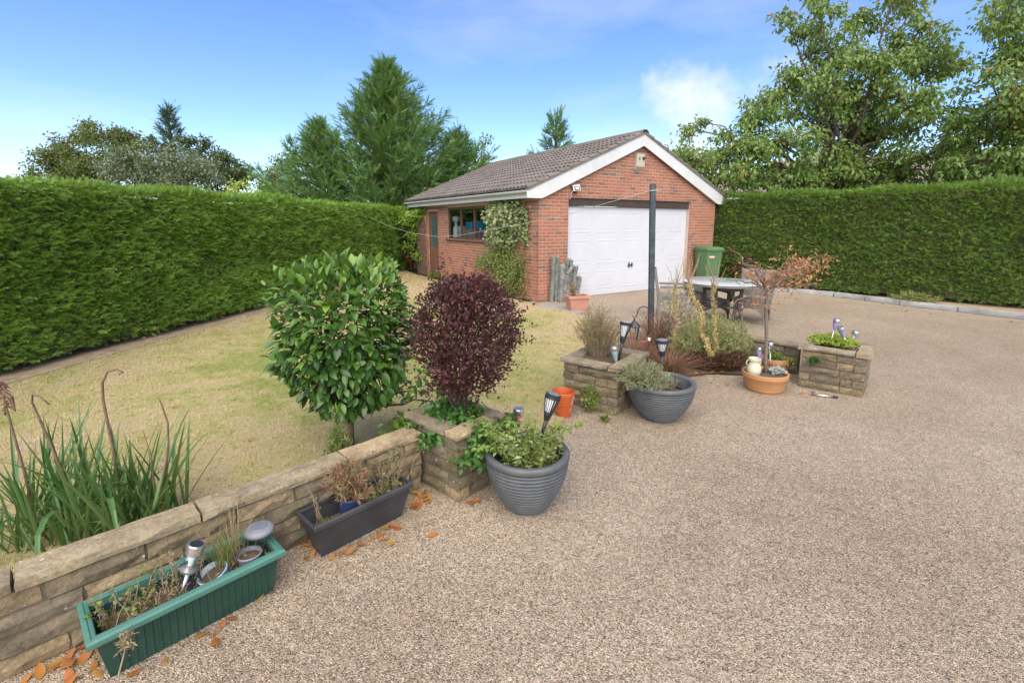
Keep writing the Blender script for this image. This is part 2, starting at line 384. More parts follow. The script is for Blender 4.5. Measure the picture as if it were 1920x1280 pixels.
M['f_dark'] = leafmat('dark_tree_foliage', [(0.05, 0.08, 0.028), (0.08, 0.115, 0.036), (0.11, 0.14, 0.05)], 0.55, 0.15, 0.3)
M['f_lime'] = leafmat('lime_foliage', [(0.26, 0.37, 0.05), (0.36, 0.46, 0.07), (0.46, 0.54, 0.10)], 0.5, 0.3, 0.3)
M['f_tree'] = leafmat('broadleaf_tree_foliage', [(0.105, 0.19, 0.042), (0.165, 0.265, 0.06), (0.23, 0.325, 0.08), (0.13, 0.225, 0.06), (0.29, 0.35, 0.09), (0.17, 0.25, 0.07)], 0.42, 0.3, 0.45)
M['f_tree_yellow'] = leafmat('turning_leaves', [(0.42, 0.30, 0.05), (0.45, 0.20, 0.04), (0.34, 0.09, 0.03)], 0.5, 0.3, 0.3)
M['berry'] = pmat('red_berries', (0.40, 0.045, 0.022), (0.32, 0.06, 0.03), 0.35, 40)
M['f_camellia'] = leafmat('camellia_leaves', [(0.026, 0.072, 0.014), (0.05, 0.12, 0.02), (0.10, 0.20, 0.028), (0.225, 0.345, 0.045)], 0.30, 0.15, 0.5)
M['f_burgundy'] = leafmat('burgundy_leaves', [(0.04, 0.012, 0.016), (0.07, 0.015, 0.022), (0.125, 0.018, 0.033), (0.05, 0.017, 0.02), (0.09, 0.04, 0.038)], 0.42, 0.12, 0.4)
M['f_ivy'] = leafmat('green_ivy', [(0.03, 0.09, 0.018), (0.055, 0.15, 0.025), (0.10, 0.22, 0.04)], 0.4, 0.2, 0.4)
M['f_variegated'] = leafmat('variegated_ivy', [(0.29, 0.33, 0.14), (0.20, 0.27, 0.085), (0.42, 0.43, 0.24), (0.13, 0.20, 0.055), (0.35, 0.37, 0.18)], 0.45, 0.2, 0.4)
M['f_jasmine'] = leafmat('trailing_green', [(0.10, 0.18, 0.03), (0.16, 0.25, 0.05), (0.21, 0.27, 0.07), (0.23, 0.18, 0.07)], 0.5, 0.2, 0.3)
M['f_wisteria'] = leafmat('bright_climber', [(0.19, 0.32, 0.04), (0.28, 0.42, 0.06), (0.11, 0.23, 0.03)], 0.45, 0.3, 0.3)
M['f_lavender'] = leafmat('lavender_grey_green', [(0.27, 0.30, 0.17), (0.33, 0.35, 0.22), (0.20, 0.25, 0.11), (0.38, 0.36, 0.22)], 0.65, 0.15, 0.2)
M['f_heather'] = leafmat('dry_heather', [(0.26, 0.20, 0.11), (0.20, 0.19, 0.085), (0.32, 0.25, 0.14), (0.17, 0.11, 0.07)], 0.75, 0.1, 0.2)
M['f_bedshrub'] = leafmat('bed_shrub_foliage', [(0.33, 0.36, 0.14), (0.42, 0.43, 0.19), (0.27, 0.31, 0.10), (0.48, 0.46, 0.24)], 0.6, 0.2, 0.2)
M['f_sedge'] = leafmat('bronze_sedge', [(0.20, 0.085, 0.055), (0.27, 0.13, 0.085), (0.15, 0.06, 0.045), (0.33, 0.20, 0.13)], 0.6, 0.15, 0.2)
M['f_pale'] = leafmat('pale_dead_stems', [(0.52, 0.46, 0.33), (0.60, 0.55, 0.42), (0.42, 0.34, 0.21)], 0.8, 0.1, 0.2)
M['f_darkred'] = leafmat('dark_red_foliage', [(0.075, 0.035, 0.022), (0.13, 0.06, 0.035), (0.05, 0.03, 0.02)], 0.6, 0.1, 0.2)
M['f_strap'] = leafmat('strap_leaves', [(0.035, 0.10, 0.022), (0.06, 0.15, 0.035), (0.10, 0.20, 0.055), (0.14, 0.22, 0.08)], 0.35, 0.2, 0.45)
M['f_weed'] = leafmat('weeds', [(0.14, 0.21, 0.045), (0.20, 0.26, 0.07), (0.25, 0.22, 0.09), (0.30, 0.22, 0.13)], 0.6, 0.2, 0.2)
M['f_dry'] = leafmat('dry_weeds', [(0.33, 0.24, 0.14), (0.26, 0.17, 0.10), (0.38, 0.30, 0.18), (0.20, 0.13, 0.08)], 0.8, 0.1, 0.2)
M['f_bronze'] = leafmat('bronze_narrow_leaves', [(0.30, 0.27, 0.13), (0.33, 0.16, 0.10), (0.24, 0.10, 0.07), (0.27, 0.30, 0.14)], 0.6, 0.15, 0.2)
M['f_maple'] = leafmat('withered_maple_leaves', [(0.50, 0.215, 0.115), (0.58, 0.30, 0.18), (0.42, 0.155, 0.085), (0.55, 0.26, 0.13)], 0.7, 0.25, 0.2)
M['f_silver'] = leafmat('silver_rosette', [(0.48, 0.52, 0.48), (0.56, 0.58, 0.53), (0.40, 0.45, 0.42)], 0.6, 0.1, 0.3)
M['f_moss'] = leafmat('moss', [(0.19, 0.22, 0.035), (0.26, 0.28, 0.05)], 0.9, 0.1, 0.1)
M['f_fallen'] = leafmat('fallen_autumn_leaf', [(0.38, 0.13, 0.04), (0.45, 0.20, 0.05), (0.30, 0.09, 0.035), (0.48, 0.29, 0.07), (0.24, 0.11, 0.06), (0.42, 0.16, 0.06)], 0.55, 0.2, 0.3)

# ------------------------------------------------------------------ geometry helpers
def link(o, parent=None):
    COL.objects.link(o)
    if parent is not None: o.parent = parent
    return o
def tag(o, label=None, cat=None, group=None, kind=None):
    if label: o['label'] = label
    if cat: o['category'] = cat
    if group: o['group'] = group
    if kind: o['kind'] = kind
    return o
def thing(name, label, cat, loc=(0, 0, 0), rz=0.0, group=None):
    o = bpy.data.objects.new(name, None)
    o.empty_display_size = 0.1
    o.location = loc; o.rotation_euler = (0, 0, rz)
    link(o)
    return tag(o, label, cat, group)
def mesh_obj(name, me, parent=None, loc=None, rot=None):
    o = bpy.data.objects.new(name, me); link(o, parent)
    if loc is not None: o.location = loc
    if rot is not None: o.rotation_euler = rot
    return o
def copy_tree(o, parent=None):
    c = o.copy(); link(c); c.parent = parent
    for ch in list(o.children): copy_tree(ch, c)
    return c

class MB:
    """collects shapes into one mesh"""
    def __init__(s): s.v = []; s.f = []
    def add(s, V, F):
        n = len(s.v); s.v.extend([tuple(p) for p in V]); s.f.extend([tuple(i + n for i in f) for f in F]); return s
    def box(s, c, d, rz=0.0, R=None):
        x, y, z = (k / 2 for k in d)
        P = [Vector((i * x, j * y, k * z)) for k in (-1, 1) for j in (-1, 1) for i in (-1, 1)]
        if R is None: R = Matrix.Rotation(rz, 3, 'Z')
        P = [R @ p + Vector(c) for p in P]
        return s.add(P, [(0, 2, 3, 1), (4, 5, 7, 6), (0, 1, 5, 4), (2, 6, 7, 3), (0, 4, 6, 2), (1, 3, 7, 5)])
    def box2(s, a, b):
        return s.box([(p + q) / 2 for p, q in zip(a, b)], [abs(q - p) for p, q in zip(a, b)])
    def prism(s, poly, z0, z1):
        n = len(poly)
        V = [(x, y, z0) for x, y in poly] + [(x, y, z1) for x, y in poly]
        F = [tuple(range(n - 1, -1, -1)), tuple(range(n, 2 * n))] + [(i, (i + 1) % n, n + (i + 1) % n, n + i) for i in range(n)]
        return s.add(V, F)
    def lathe(s, prof, n=32, c=(0, 0, 0), R=None, cap=(True, True)):
        V = []; F = []
        for r, z in prof:
            for k in range(n):
                a = 2 * pi * k / n; p = Vector((r * cos(a), r * sin(a), z))
                if R is not None: p = R @ p
                V.append((p.x + c[0], p.y + c[1], p.z + c[2]))
        for i in range(len(prof) - 1):
            for k in range(n):
                k2 = (k + 1) % n; F.append((i * n + k, i * n + k2, (i + 1) * n + k2, (i + 1) * n + k))
        if cap[0]: F.append(tuple(range(n - 1, -1, -1)))
        if cap[1]: F.append(tuple(range((len(prof) - 1) * n, len(prof) * n)))
        return s.add(V, F)
    def tube(s, pts, rad, n=7, cap=True):
        pts = [Vector(p) for p in pts]
        if isinstance(rad, (int, float)): rad = [rad] * len(pts)
        V = []; F = []; ref = Vector((0.31, 0.2, 0.93))
        prev = None
        for i, p in enumerate(pts):
            t = (pts[min(i + 1, len(pts) - 1)] - pts[max(i - 1, 0)])
            t = t.normalized() if t.length > 1e-9 else Vector((0, 0, 1))
            if prev is None:
                a = t.cross(ref); a = a.normalized() if a.length > 1e-3 else t.cross(Vector((1, 0, 0))).normalized()
            else:
                a = (prev - t * prev.dot(t)).normalized()
            prev = a; b = t.cross(a)
            for k in range(n):
                q = 2 * pi * k / n; v = p + (a * cos(q) + b * sin(q)) * rad[i]; V.append(tuple(v))
        for i in range(len(pts) - 1):
            for k in range(n):
                k2 = (k + 1) % n; F.append((i * n + k, i * n + k2, (i + 1) * n + k2, (i + 1) * n + k))
        if cap: F.append(tuple(range(n - 1, -1, -1))); F.append(tuple(range((len(pts) - 1) * n, len(pts) * n)))
        return s.add(V, F)
    def frustum_box(s, c, d0, d1, h):
        """open-ended taper from d0 (bottom) to d1 (top)"""
        V = []
        for (dx, dy), z in ((d0, 0), (d1, h)):
            for i, j in ((-1, -1), (1, -1), (1, 1), (-1, 1)): V.append((c[0] + i * dx / 2, c[1] + j * dy / 2, c[2] + z))
        return s.add(V, [(3, 2, 1, 0), (4, 5, 6, 7), (0, 1, 5, 4), (1, 2, 6, 5), (2, 3, 7, 6), (3, 0, 4, 7)])
    def mesh(s, name, mat, smooth=False):
        me = bpy.data.meshes.new(name); me.from_pydata(s.v, [], s.f); me.update()
        if mat is not None: me.materials.append(mat)
        if smooth: me.polygons.foreach_set('use_smooth', [True] * len(me.polygons))
        return me
    def build(s, name, mat, parent=None, smooth=False, bevel=0.0, loc=None, rot=None, auto=None):
        o = mesh_obj(name, s.mesh(name, mat, smooth), parent, loc, rot)
        if bevel:
            m = o.modifiers.new('bevel', 'BEVEL'); m.width = bevel; m.segments = 2; m.limit_method = 'ANGLE'; m.angle_limit = radians(40)
        if auto: o.data.set_sharp_from_angle(angle=radians(auto))
        return o

def tri_mesh(name, V, F, mat, rnd=None, smooth=False):
    V = np.asarray(V, dtype=np.float32).reshape(-1, 3); F = np.asarray(F, dtype=np.int32).reshape(-1, 3)
    me = bpy.data.meshes.new(name)
    me.vertices.add(len(V)); me.vertices.foreach_set('co', V.ravel())
    me.loops.add(len(F) * 3); me.loops.foreach_set('vertex_index', F.ravel())
    me.polygons.add(len(F)); me.polygons.foreach_set('loop_start', np.arange(0, len(F) * 3, 3, dtype=np.int32))
    me.polygons.foreach_set('use_smooth', np.full(len(F), bool(smooth)))
    me.materials.append(mat)
    if rnd is not None:
        a = me.attributes.new('rnd', 'FLOAT', 'POINT'); a.data.foreach_set('value', np.asarray(rnd, dtype=np.float32))
    me.update(calc_edges=True); me.validate()
    return me

def unit(a): return a / np.maximum(np.linalg.norm(a, axis=-1, keepdims=True), 1e-9)
def frames(d, nh):
    y = unit(d); x = np.cross(y, nh); bad = np.linalg.norm(x, axis=1) < 1e-3
    x[bad] = np.cross(y[bad], np.array([1.0, 0.13, 0.2])); x = unit(x); z = np.cross(x, y)
    return np.stack([x, y, z], axis=2)           # columns
class Fol:
    """leaves: copies of a template, gathered into one mesh"""
    def __init__(s): s.V = []; s.F = []; s.r = []; s.n = 0
    def add(s, tmpl, pos, d, nh, scale, rnd=None, wscale=None):
        tv, tf = tmpl; N = len(pos)
        if N == 0: return s
        pos = np.asarray(pos, float); d = np.asarray(d, float); nh = np.broadcast_to(np.asarray(nh, float), d.shape).copy()
        R = frames(d, nh); sc = np.broadcast_to(np.asarray(scale, float), (N,))
        t = np.repeat(tv[None], N, 0).copy()
        if wscale is not None: t[:, :, 0] *= np.broadcast_to(np.asarray(wscale, float), (N,))[:, None]
        V = np.einsum('nij,nvj->nvi', R, t) * sc[:, None, None] + pos[:, None, :]
        F = tf[None] + (np.arange(N) * len(tv))[:, None, None] + s.n
        s.V.append(V.reshape(-1, 3)); s.F.append(F.reshape(-1, 3))
        r = RNG.random(N) if rnd is None else np.broadcast_to(rnd, (N,))
        s.r.append(np.repeat(r, len(tv))); s.n += N * len(tv); return s
    def raw(s, V, F, r):
        V = np.asarray(V, float); s.V.append(V); s.F.append(np.asarray(F, int) + s.n); s.r.append(np.full(len(V), r)); s.n += len(V); return s
    def build(s, name, mat, parent=None, smooth=False):
        me = tri_mesh(name, np.concatenate(s.V), np.concatenate(s.F), mat, np.concatenate(s.r), smooth)
        return mesh_obj(name, me, parent)

def T(v, f): return np.array(v, float), np.array(f, int)
LEAF = T([(0, 0, 0), (0.26, 0.42, 0.07), (0, 1, -0.10), (-0.26, 0.42, 0.07), (0, 0.45, 0.0)], [(0, 1, 4), (1, 2, 4), (2, 3, 4), (3, 0, 4)])
LEAF2 = T([(0, 0, 0), (0.30, 0.5, 0.05), (0, 1, -0.08), (-0.30, 0.5, 0.05)], [(0, 1, 2), (0, 2, 3)])
NARROW = T([(0, 0, 0), (0.07, 0.45, 0.03), (0, 1, -0.06), (-0.07, 0.45, 0.03)], [(0, 1, 2), (0, 2, 3)])
def big_leaf(w=0.25, fold=0.09, curl=0.16, rows=5):
    V = []; F = []
    for i in range(rows + 1):
        t = i / rows
        ww = w * (sin(pi * min(1, t * 0.98 + 0.02) ** 0.8)) ** 0.85 if 0 < i < rows else 0.012
        z = -curl * (t ** 2) + 0.06 * t
        V += [(-ww, t, z + fold * ww / w), (0, t, z), (ww, t, z + fold * ww / w)]
    for i in range(rows):
        a = i * 3
        F += [(a, a + 1, a + 4), (a, a + 4, a + 3), (a + 1, a + 2, a + 5), (a + 1, a + 5, a + 4)]
    return T(V, F)
BIG = big_leaf()
ROUND = big_leaf(0.36, 0.06, 0.10, 4)
ROUND2 = big_leaf(0.36, 0.06, 0.10, 2)
def spray(n=6, w=0.42, seed=1, droop=0.12):
    """flat cypress spray: a rachis with side leaflets that shorten to the tip"""
    r = random.Random(seed); V = [(-0.018, 0, 0), (0.018, 0, 0), (0, 1, -droop)]; F = [(0, 1, 2)]
    for i in range(n):
        t = 0.10 + 0.80 * i / n
        for sd in (-1, 1):
            L = w * (1 - t * 0.72) * r.uniform(0.7, 1.15); b = t + r.uniform(-0.03, 0.03)
            z0 = -droop * b * b; k = len(V)
            V += [(0, b - 0.06, z0), (0, b + 0.05, z0), (sd * L * 0.72, b + L * 0.78, z0 + r.uniform(-0.06, 0.05))]
            F += [(k, k + 1, k + 2)] if sd < 0 else [(k, k + 2, k + 1)]
    return T(V, F)
SPRAYS = [spray(5, 0.48, 1), spray(5, 0.40, 5, 0.2), spray(5, 0.5, 9, 0.05)]
SPRAYB = [spray(6, 0.32, 2, 0.15), spray(6, 0.27, 3, 0.25)]
def rand_dir(n, up=0.0):
    d = RNG.normal(size=(n, 3)); d[:, 2] += up; return unit(d)
def blade_strip(pts, w0, nhint=(0, 0, 1), prof=None):
    """one long leaf along a path; returns V,F"""
    P = np.array(pts, float); n = len(P); t = np.gradient(P, axis=0); t = unit(t)
    side = np.cross(t, np.broadcast_to(np.array(nhint, float), t.shape)); side = unit(side); nn = np.cross(side, t)
    V = []; F = []
    for i in range(n):
        s_ = i / (n - 1); w = w0 * (prof(s_) if prof else min(1, 0.55 + s_ * 1.2) * (1 - s_ ** 2.6) + 0.02)
        V += [P[i] - side[i] * w + nn[i] * w * 0.35, P[i], P[i] + side[i] * w + nn[i] * w * 0.35]
    for i in range(n - 1):
        a = 3 * i
        F += [(a, a + 1, a + 4), (a, a + 4, a + 3), (a + 1, a + 2, a + 5), (a + 1, a + 5, a + 4)]
    return np.array(V), np.array(F)

def rough_block(L, D, Hh, seed, j=0.004, cell=0.07, chip=0.008):
    """a stone: box skin on a coarse lattice, edges worn and faces uneven; spans x 0..L, y 0..D, z 0..H"""
    r = np.random.default_rng(seed)
    nx = max(2, min(6, int(round(L / cell)))); ny = max(1, min(2, int(round(D / 0.09)))); nz = 2
    idx = {}; V = []; F = []
    def vid(i, jj, k):
        key = (i, jj, k)
        if key not in idx:
            idx[key] = len(V)
            p = np.array([L * i / nx, D * jj / ny, Hh * k / nz])
            e = [i in (0, nx), jj in (0, ny), k in (0, nz)]
            dirs = np.array([(1 if i == 0 else -1) if e[0] else 0, (1 if jj == 0 else -1) if e[1] else 0, (1 if k == 0 else -1) if e[2] else 0], float)
            p += r.normal(0, j, 3) * np.array([0.5, 1, 0.35])
            if sum(e) >= 2: p += dirs * chip * r.uniform(0.2, 1.0)
            elif e[1]: p -= dirs * r.uniform(0, j * 2.2)
            V.append(p)
        return idx[key]
    for i in range(nx):
        for k in range(nz):
            F.append((vid(i, 0, k), vid(i + 1, 0, k), vid(i + 1, 0, k + 1), vid(i, 0, k + 1)))
            F.append((vid(i + 1, ny, k), vid(i, ny, k), vid(i, ny, k + 1), vid(i + 1, ny, k + 1)))
        for jj in range(ny):
            F.append((vid(i, jj + 1, 0), vid(i + 1, jj + 1, 0), vid(i + 1, jj, 0), vid(i, jj, 0)))
            F.append((vid(i, jj, nz), vid(i + 1, jj, nz), vid(i + 1, jj + 1, nz), vid(i, jj + 1, nz)))
    for jj in range(ny):
        for k in range(nz):
            F.append((vid(0, jj + 1, k), vid(0, jj, k), vid(0, jj, k + 1), vid(0, jj + 1, k + 1)))
            F.append((vid(nx, jj, k), vid(nx, jj + 1, k), vid(nx, jj + 1, k + 1), vid(nx, jj, k + 1)))
    return V, F
_stone_n = [0]
def stone(name, L, D, Hh, parent, loc, rz, mat, **kw):
    _stone_n[0] += 1
    V, F = rough_block(L, D, Hh, _stone_n[0], **kw)
    return MB().add(V, F).build(name, mat, parent, loc=loc, rot=(0, 0, rz))

def curve_pts(p0, p1, sag=0.0, n=8, bow=(0, 0, 0)):
    p0 = Vector(p0); p1 = Vector(p1); b = Vector(bow)
    return [p0.lerp(p1, i / (n - 1)) + (Vector((0, 0, -sag)) + b) * (4 * (i / (n - 1)) * (1 - i / (n - 1))) for i in range(n)]

# ================================================================== the setting
def sheet(name, poly, z, mat, kind='structure', sub=None):
    me = bpy.data.meshes.new(name)
    me.from_pydata([(x, y, z) for x, y in poly], [], [tuple(range(len(poly)))]); me.materials.append(mat); me.update()
    o = mesh_obj(name, me); o['kind'] = kind; return o
sheet('ground', [(-900, -300), (900, -300), (900, 1500), (-900, 1500)], -0.03, M['far_ground'])
sheet('driveway', [(-3.4, -4.5), (18, -4.5), (12.6, 4.6), (9.45, 8.45), (8.38, 10.1), (7.75, 11.35), (6.75, 12.4), (5.85, 13.85), (0.3, 10.6), (0.3, 9.5), (0.2, 4.6), (-0.85, 3.25), (-3.4, 0.7)], 0.0, M['gravel'])
LAWN = [(-3.3, 0.35), (-0.75, 2.98), (-0.35, 3.35), (0.02, 3.3), (0.42, 3.85), (0.52, 4.45), (0.95, 5.05), (1.35, 5.9), (1.62, 7.1), (1.66, 8.0), (1.50, 8.6), (1.26, 9.1), (0.86, 9.58), (0.52, 9.95),
        (0.42, 10.3), (-3.2, 16.1), (-4.0, 17.8), (-4.6, 12.5), (-5.05, 8.3), (-5.55, 5.1), (-6.35, 0.3)]
sheet('lawn', LAWN, 0.012, M['lawn'])
sheet('hedge_bed_soil', [(-5.05, 8.3), (-4.55, 12.5), (-3.95, 17.85), (-1.5, 21), (-4.0, 21.5), (-6.5, 12), (-8.2, 0), (-6.3, 0.2), (-5.5, 5.1)], 0.018, M['verge'])
sheet('verge', [(5.75, 13.95), (6.7, 12.5), (7.82, 11.42), (8.45, 10.15), (9.52, 8.5), (12.7, 4.7), (15.5, 6.0), (7.5, 14.5)], 0.03, M['verge'])
sheet('path', [(0.45, 9.98), (0.84, 9.62), (1.23, 9.15), (1.5, 9.25), (1.2, 9.95), (0.75, 10.45)], 0.006, M['slab'])
sheet('planting_bed', [(0.95, 4.9), (1.35, 4.75), (1.75, 5.15), (2.3, 5.35), (2.9, 5.28), (3.1, 5.4), (3.25, 5.55), (2.2, 6.7), (1.75, 7.2), (1.35, 6.0)], 0.022, M['soil'])

# kerb of separate concrete lengths along the right-hand verge
kerb = thing('kerb', 'pale concrete kerb edging along the gravel below the hedge', 'kerb'); kerb['kind'] = 'structure'
kl = [Vector((6.42, 12.85)), Vector((7.05, 12.08)), Vector((7.75, 11.36)), Vector((8.06, 10.76)), Vector((8.36, 10.14)), Vector((8.88, 9.34)), Vector((9.42, 8.52)), Vector((9.98, 7.85)), Vector((10.55, 7.15)), Vector((11.1, 6.5)), Vector((11.7, 5.75)), Vector((12.3, 5.0))]
for i in range(len(kl) - 1):
    a, b = kl[i], kl[i + 1]; d = b - a; L = d.length - 0.012
    V, F = rough_block(L, 0.13, 0.11, 900 + i, j=0.0015, chip=0.006)
    MB().add(V, F).build('kerb_stone', M['concrete'], kerb, loc=(a.x, a.y, 0.0), rot=(0, 0, atan2(d.y, d.x)))

# lawn blades
def in_poly(px, py, poly):
    ins = np.zeros(len(px), bool); j = len(poly) - 1
    for i in range(len(poly)):
        xi, yi = poly[i]; xj, yj = poly[j]
        c = ((yi > py) != (yj > py)) & (px < (xj - xi) * (py - yi) / (yj - yi + 1e-12) + xi)
        ins ^= c; j = i
    return ins
TUFT = []
for k in range(5):
    r = random.Random(k); V = []; F = []
    for b_ in range(7):
        a = r.uniform(0, 2 * pi); x, y = r.uniform(-0.5, 0.5), r.uniform(-0.5, 0.5); w = r.uniform(0.05, 0.09); h = r.uniform(0.5, 1.1)
        lean = r.uniform(0.2, 1.0); n_ = len(V)
        V += [(x - w * sin(a), h * 0.0, y + w * cos(a)), (x + w * sin(a), 0, y - w * cos(a)), (x + lean * cos(a) * h, h * 0.8, y + lean * sin(a) * h)]
        F.append((n_, n_ + 1, n_ + 2))
    TUFT.append(T(V, F))
def lawn_blades():
    f = Fol(); N = 88000
    # denser near the camera
    t = RNG.random(N) ** 1.8; Y = 0.4 + t * 17; X = RNG.uniform(-6.3, 1.8, N)
    ok = in_poly(X, Y, LAWN); X, Y = X[ok], Y[ok]
    edge = RNG.random(len(X)) > 0.0
    for k in range(5):
        s = slice(k, None, 5); n = len(X[s])
        sc = RNG.uniform(0.013, 0.033, n) * (1 + np.clip(Y[s] - 3, 0, 12) * 0.07)
        f.add(TUFT[k], np.c_[X[s], Y[s], np.full(n, 0.010)], np.c_[RNG.normal(0, 0.15, (n, 2)), np.ones(n)], rand_dir(n), sc)
    o = f.build('grass', M['blade']); tag(o, 'short dry yellow and green lawn grass', 'grass', kind='stuff')
lawn_blades()

# ================================================================== garage
GA = radians(32.03); GO = Vector((0.578, 10.51, 0))
GW, GD, WT = 6.1, 7.3, 2.30                  # width, depth, wall top
OL, OR, OH = 0.82, 5.02, 2.315                # door opening
XE, ZE, AX, ZA = -0.33, 2.48, 3.04, 3.90     # eave edge, apex
SL = (ZA - ZE) / (AX - XE); TH = math.atan(SL)
def garage():
    G = thing('garage', 'red brick double garage with brown tiled roof and white up-and-over door', 'garage', GO, GA)
    # --- walls: mortar panels, bricks stand proud of them
    def roofz(x): return ZE + SL * (min(x, 2 * AX - x) - XE)
    front = MB()
    def panel(x0, x1, z0, z1): front.box2((x0, 0.0045, z0), (x1, 0.105, z1))
    panel(0.01, OL - 0.002, 0, OH - 0.001); panel(OR + 0.002, GW - 0.01, 0, OH - 0.001)
    g = [(0.01, OH), (GW - 0.01, OH), (GW - 0.01, WT + 0.12), (AX, roofz(AX) - 0.06), (0.01, WT + 0.12)]
    n = len(g); front.add([(x, 0.0045, z) for x, z in g] + [(x, 0.105, z) for x, z in g],
        [tuple(range(n)), tuple(range(2 * n - 1, n - 1, -1))] + [(i, n + i, n + (i + 1) % n, (i + 1) % n) for i in range(n)])
    fw = front.build('front_wall', M['mortar'], G)
    DL, DR, DH = 6.27, 5.47, 2.12                # side door (distance along the side), window
    W0, W1, WZ0, WZ1 = 2.22, 4.76, 1.28, 2.20
    side = MB()
    for y0, y1, z0, z1 in ((0.105, W0, 0, WT), (W0, W1, 0, WZ0), (W0, W1, WZ1, WT), (W1, DR, 0, WT), (DR, DL, DH, WT), (DL, GD - 0.01, 0, WT)):
        side.box2((0.0045, y0, z0), (0.105, y1, z1))
    sw = side.build('side_wall', M['mortar'], G)
    MB().box2((GW - 0.11, 0.11, 0), (GW - 0.002, GD, WT)).build('far_side_wall', M['brick_rear'], G)
    MB().box2((0.11, GD - 0.11, 0), (GW - 0.115, GD - 0.003, WT)).build('back_wall', M['brick_rear'], G)
    gb = [(0.0, WT + 0.003), (GW, WT + 0.003), (AX, roofz(AX) - 0.06)]
    MB().add([(x, GD - 0.10, z) for x, z in gb] + [(x, GD - 0.002, z) for x, z in gb], [(0, 1, 2), (5, 4, 3), (0, 3, 4, 1), (1, 4, 5, 2), (2, 5, 3, 0)]).build('back_gable', M['brick_rear'], G)
    MB().box2((0.12, 0.11, 0.002), (GW - 0.12, GD - 0.12, 0.02)).build('garage_floor', M['slab'], G)
    MB().box2((0.108, 0.5, 0.03), (0.12, W0 - 0.02, 2.28)).box2((GW - 0.13, 0.2, 0.03), (GW - 0.115, GD - 0.13, 2.28)).box2((0.3, GD - 0.13, 0.03), (GW - 0.2, GD - 0.115, 2.28)).build('inner_lining', M['plaster'], G)
    # --- bricks
    bricks = []                                   # (face, pos along, z, length)
    BL, BH, JN = 0.213, 0.0625, 0.012
    def course_run(face, x0, x1, z, odd, full0, full1):
        x = x0; first = True
        if odd and full0: segs = [0.1025]
        else: segs = []
        while x < x1 - 0.03:
            L = segs.pop() if segs else BL
            if not full0 and first: L = BL * (0.5 if odd else 1.0)
            first = False
            L = min(L, x1 - x)
            if x1 - (x + L + JN) < 0.05: L = x1 - x
            bricks.append((face, x, z, L)); x += L + JN
    row = 0; z = 0.0
    while z < ZA - 0.1:
        odd = row % 2
        if z + BH < WT + 0.001:
            if z + BH <= OH + 0.01:
                course_run('f', 0, OL, z, odd, True, True); course_run('f', OR, GW, z, odd, True, True)
            else: course_run('f', 0, GW, z, odd, True, True)
            spans = [(0.1025 + JN if odd == 0 else 0.0, GD)]
            for a, b, zz0, zz1 in ((W0, W1, WZ0 - 0.005, WZ1 + 0.005), (DR, DL, -1, DH)):
                if zz0 - BH < z < zz1 - 0.02:
                    ns = []
                    for s0, s1 in spans:
                        if a > s0 and b < s1: ns += [(s0, a), (b, s1)]
                        else: ns.append((s0, s1))
                    spans = ns
            if odd == 0: bricks.append(('s', 0.021, z, 0.0815))
            for s0, s1 in spans: course_run('s', max(s0, 0.021), s1, z, 1 - odd, True, True)
        else:
            # gable: keep below the verge
            zt = z + BH + 0.045
            xa = (zt - ZE) / SL + XE; xb = 2 * AX - xa
            xa = max(0, xa)
            if xb - xa > 0.15:
                x = math.floor((xa) / 0.225) * 0.225 + (0.1125 if odd else 0)
                while x < xb:
                    a, b = max(x, xa), min(x + BL, xb, GW)
                    if z < OH - 0.02:
                        if a < OL < b: b = OL
                        if a < OR < b: a = OR
                        if OL - 0.01 < (a + b) / 2 < OR + 0.01: b = a
                    if b - a > 0.04: bricks.append(('f', a, z, b - a))
                    x += 0.225
        z += 0.075; row += 1
    # the 300 nearest visible front bricks are objects of their own, the rest one mesh
    cache = {}
    def bmesh_(L):
        k = round(L, 3)
        if k not in cache: cache[k] = MB().box2((0, 0, 0), (k, 0.02, BH)).mesh('brick', M['brick'])
        return cache[k]
    rest = {'f': Fol(), 's': Fol()}
    ft = [(0, 2, 3), (0, 3, 1), (4, 5, 7), (4, 7, 6), (0, 1, 5), (0, 5, 4), (2, 6, 7), (2, 7, 3), (0, 4, 6), (0, 6, 2), (1, 3, 7), (1, 7, 5)]
    fb = [b for b in bricks if b[0] == 'f']
    def key(b): return (b[1] + 0.2) if b[3] > 0.2 else 50
    near = set(sorted(range(len(fb)), key=lambda i: key(fb[i]))[:300])
    rr = random.Random(5)
    for i, (face, x, z, L) in enumerate(fb):
        dy = rr.uniform(-0.001, 0.001)
        if i in near:
            mesh_obj('brick', bmesh_(L), fw, (x, dy, z))
        else:
            b = MB().box2((x, dy, z), (x + L, dy + 0.02, z + BH)); rest['f'].raw(b.v, ft, rr.random())
    for face, x, z, L in bricks:
        if face != 's': continue
        dy = rr.uniform(-0.001, 0.001)
        b = MB().box2((dy + 0.0005, x, z), (dy + 0.0205, x + L, z + BH)); rest['s'].raw(b.v, ft, rr.random())
    o = rest['f'].build('front_brickwork', M['brick'], fw); o['kind'] = 'stuff'
    o = rest['s'].build('side_brickwork', M['brick'], sw); o['kind'] = 'stuff'
    # --- lintel, garage door
    MB().box2((OL + 0.003, 0.045, 2.135), (OR - 0.003, 0.10, OH - 0.003)).build('lintel', M['dark_timber'], G, bevel=0.004)
    dm = MB().box2((OL + 0.035, 0.112, 0.012), (OR - 0.035, 0.15, 2.13))
    door = dm.build('garage_door', M['whitedoor'], G)
    MB().box2((OL + 0.002, 0.106, 0), (OL + 0.033, 0.16, 2.13)).build('door_jamb', M['white'], G)
    MB().box2((OR - 0.033, 0.106, 0), (OR - 0.002, 0.16, 2.13)).build('door_jamb', M['white'], G)
    w = (OR - OL - 0.07) / 5
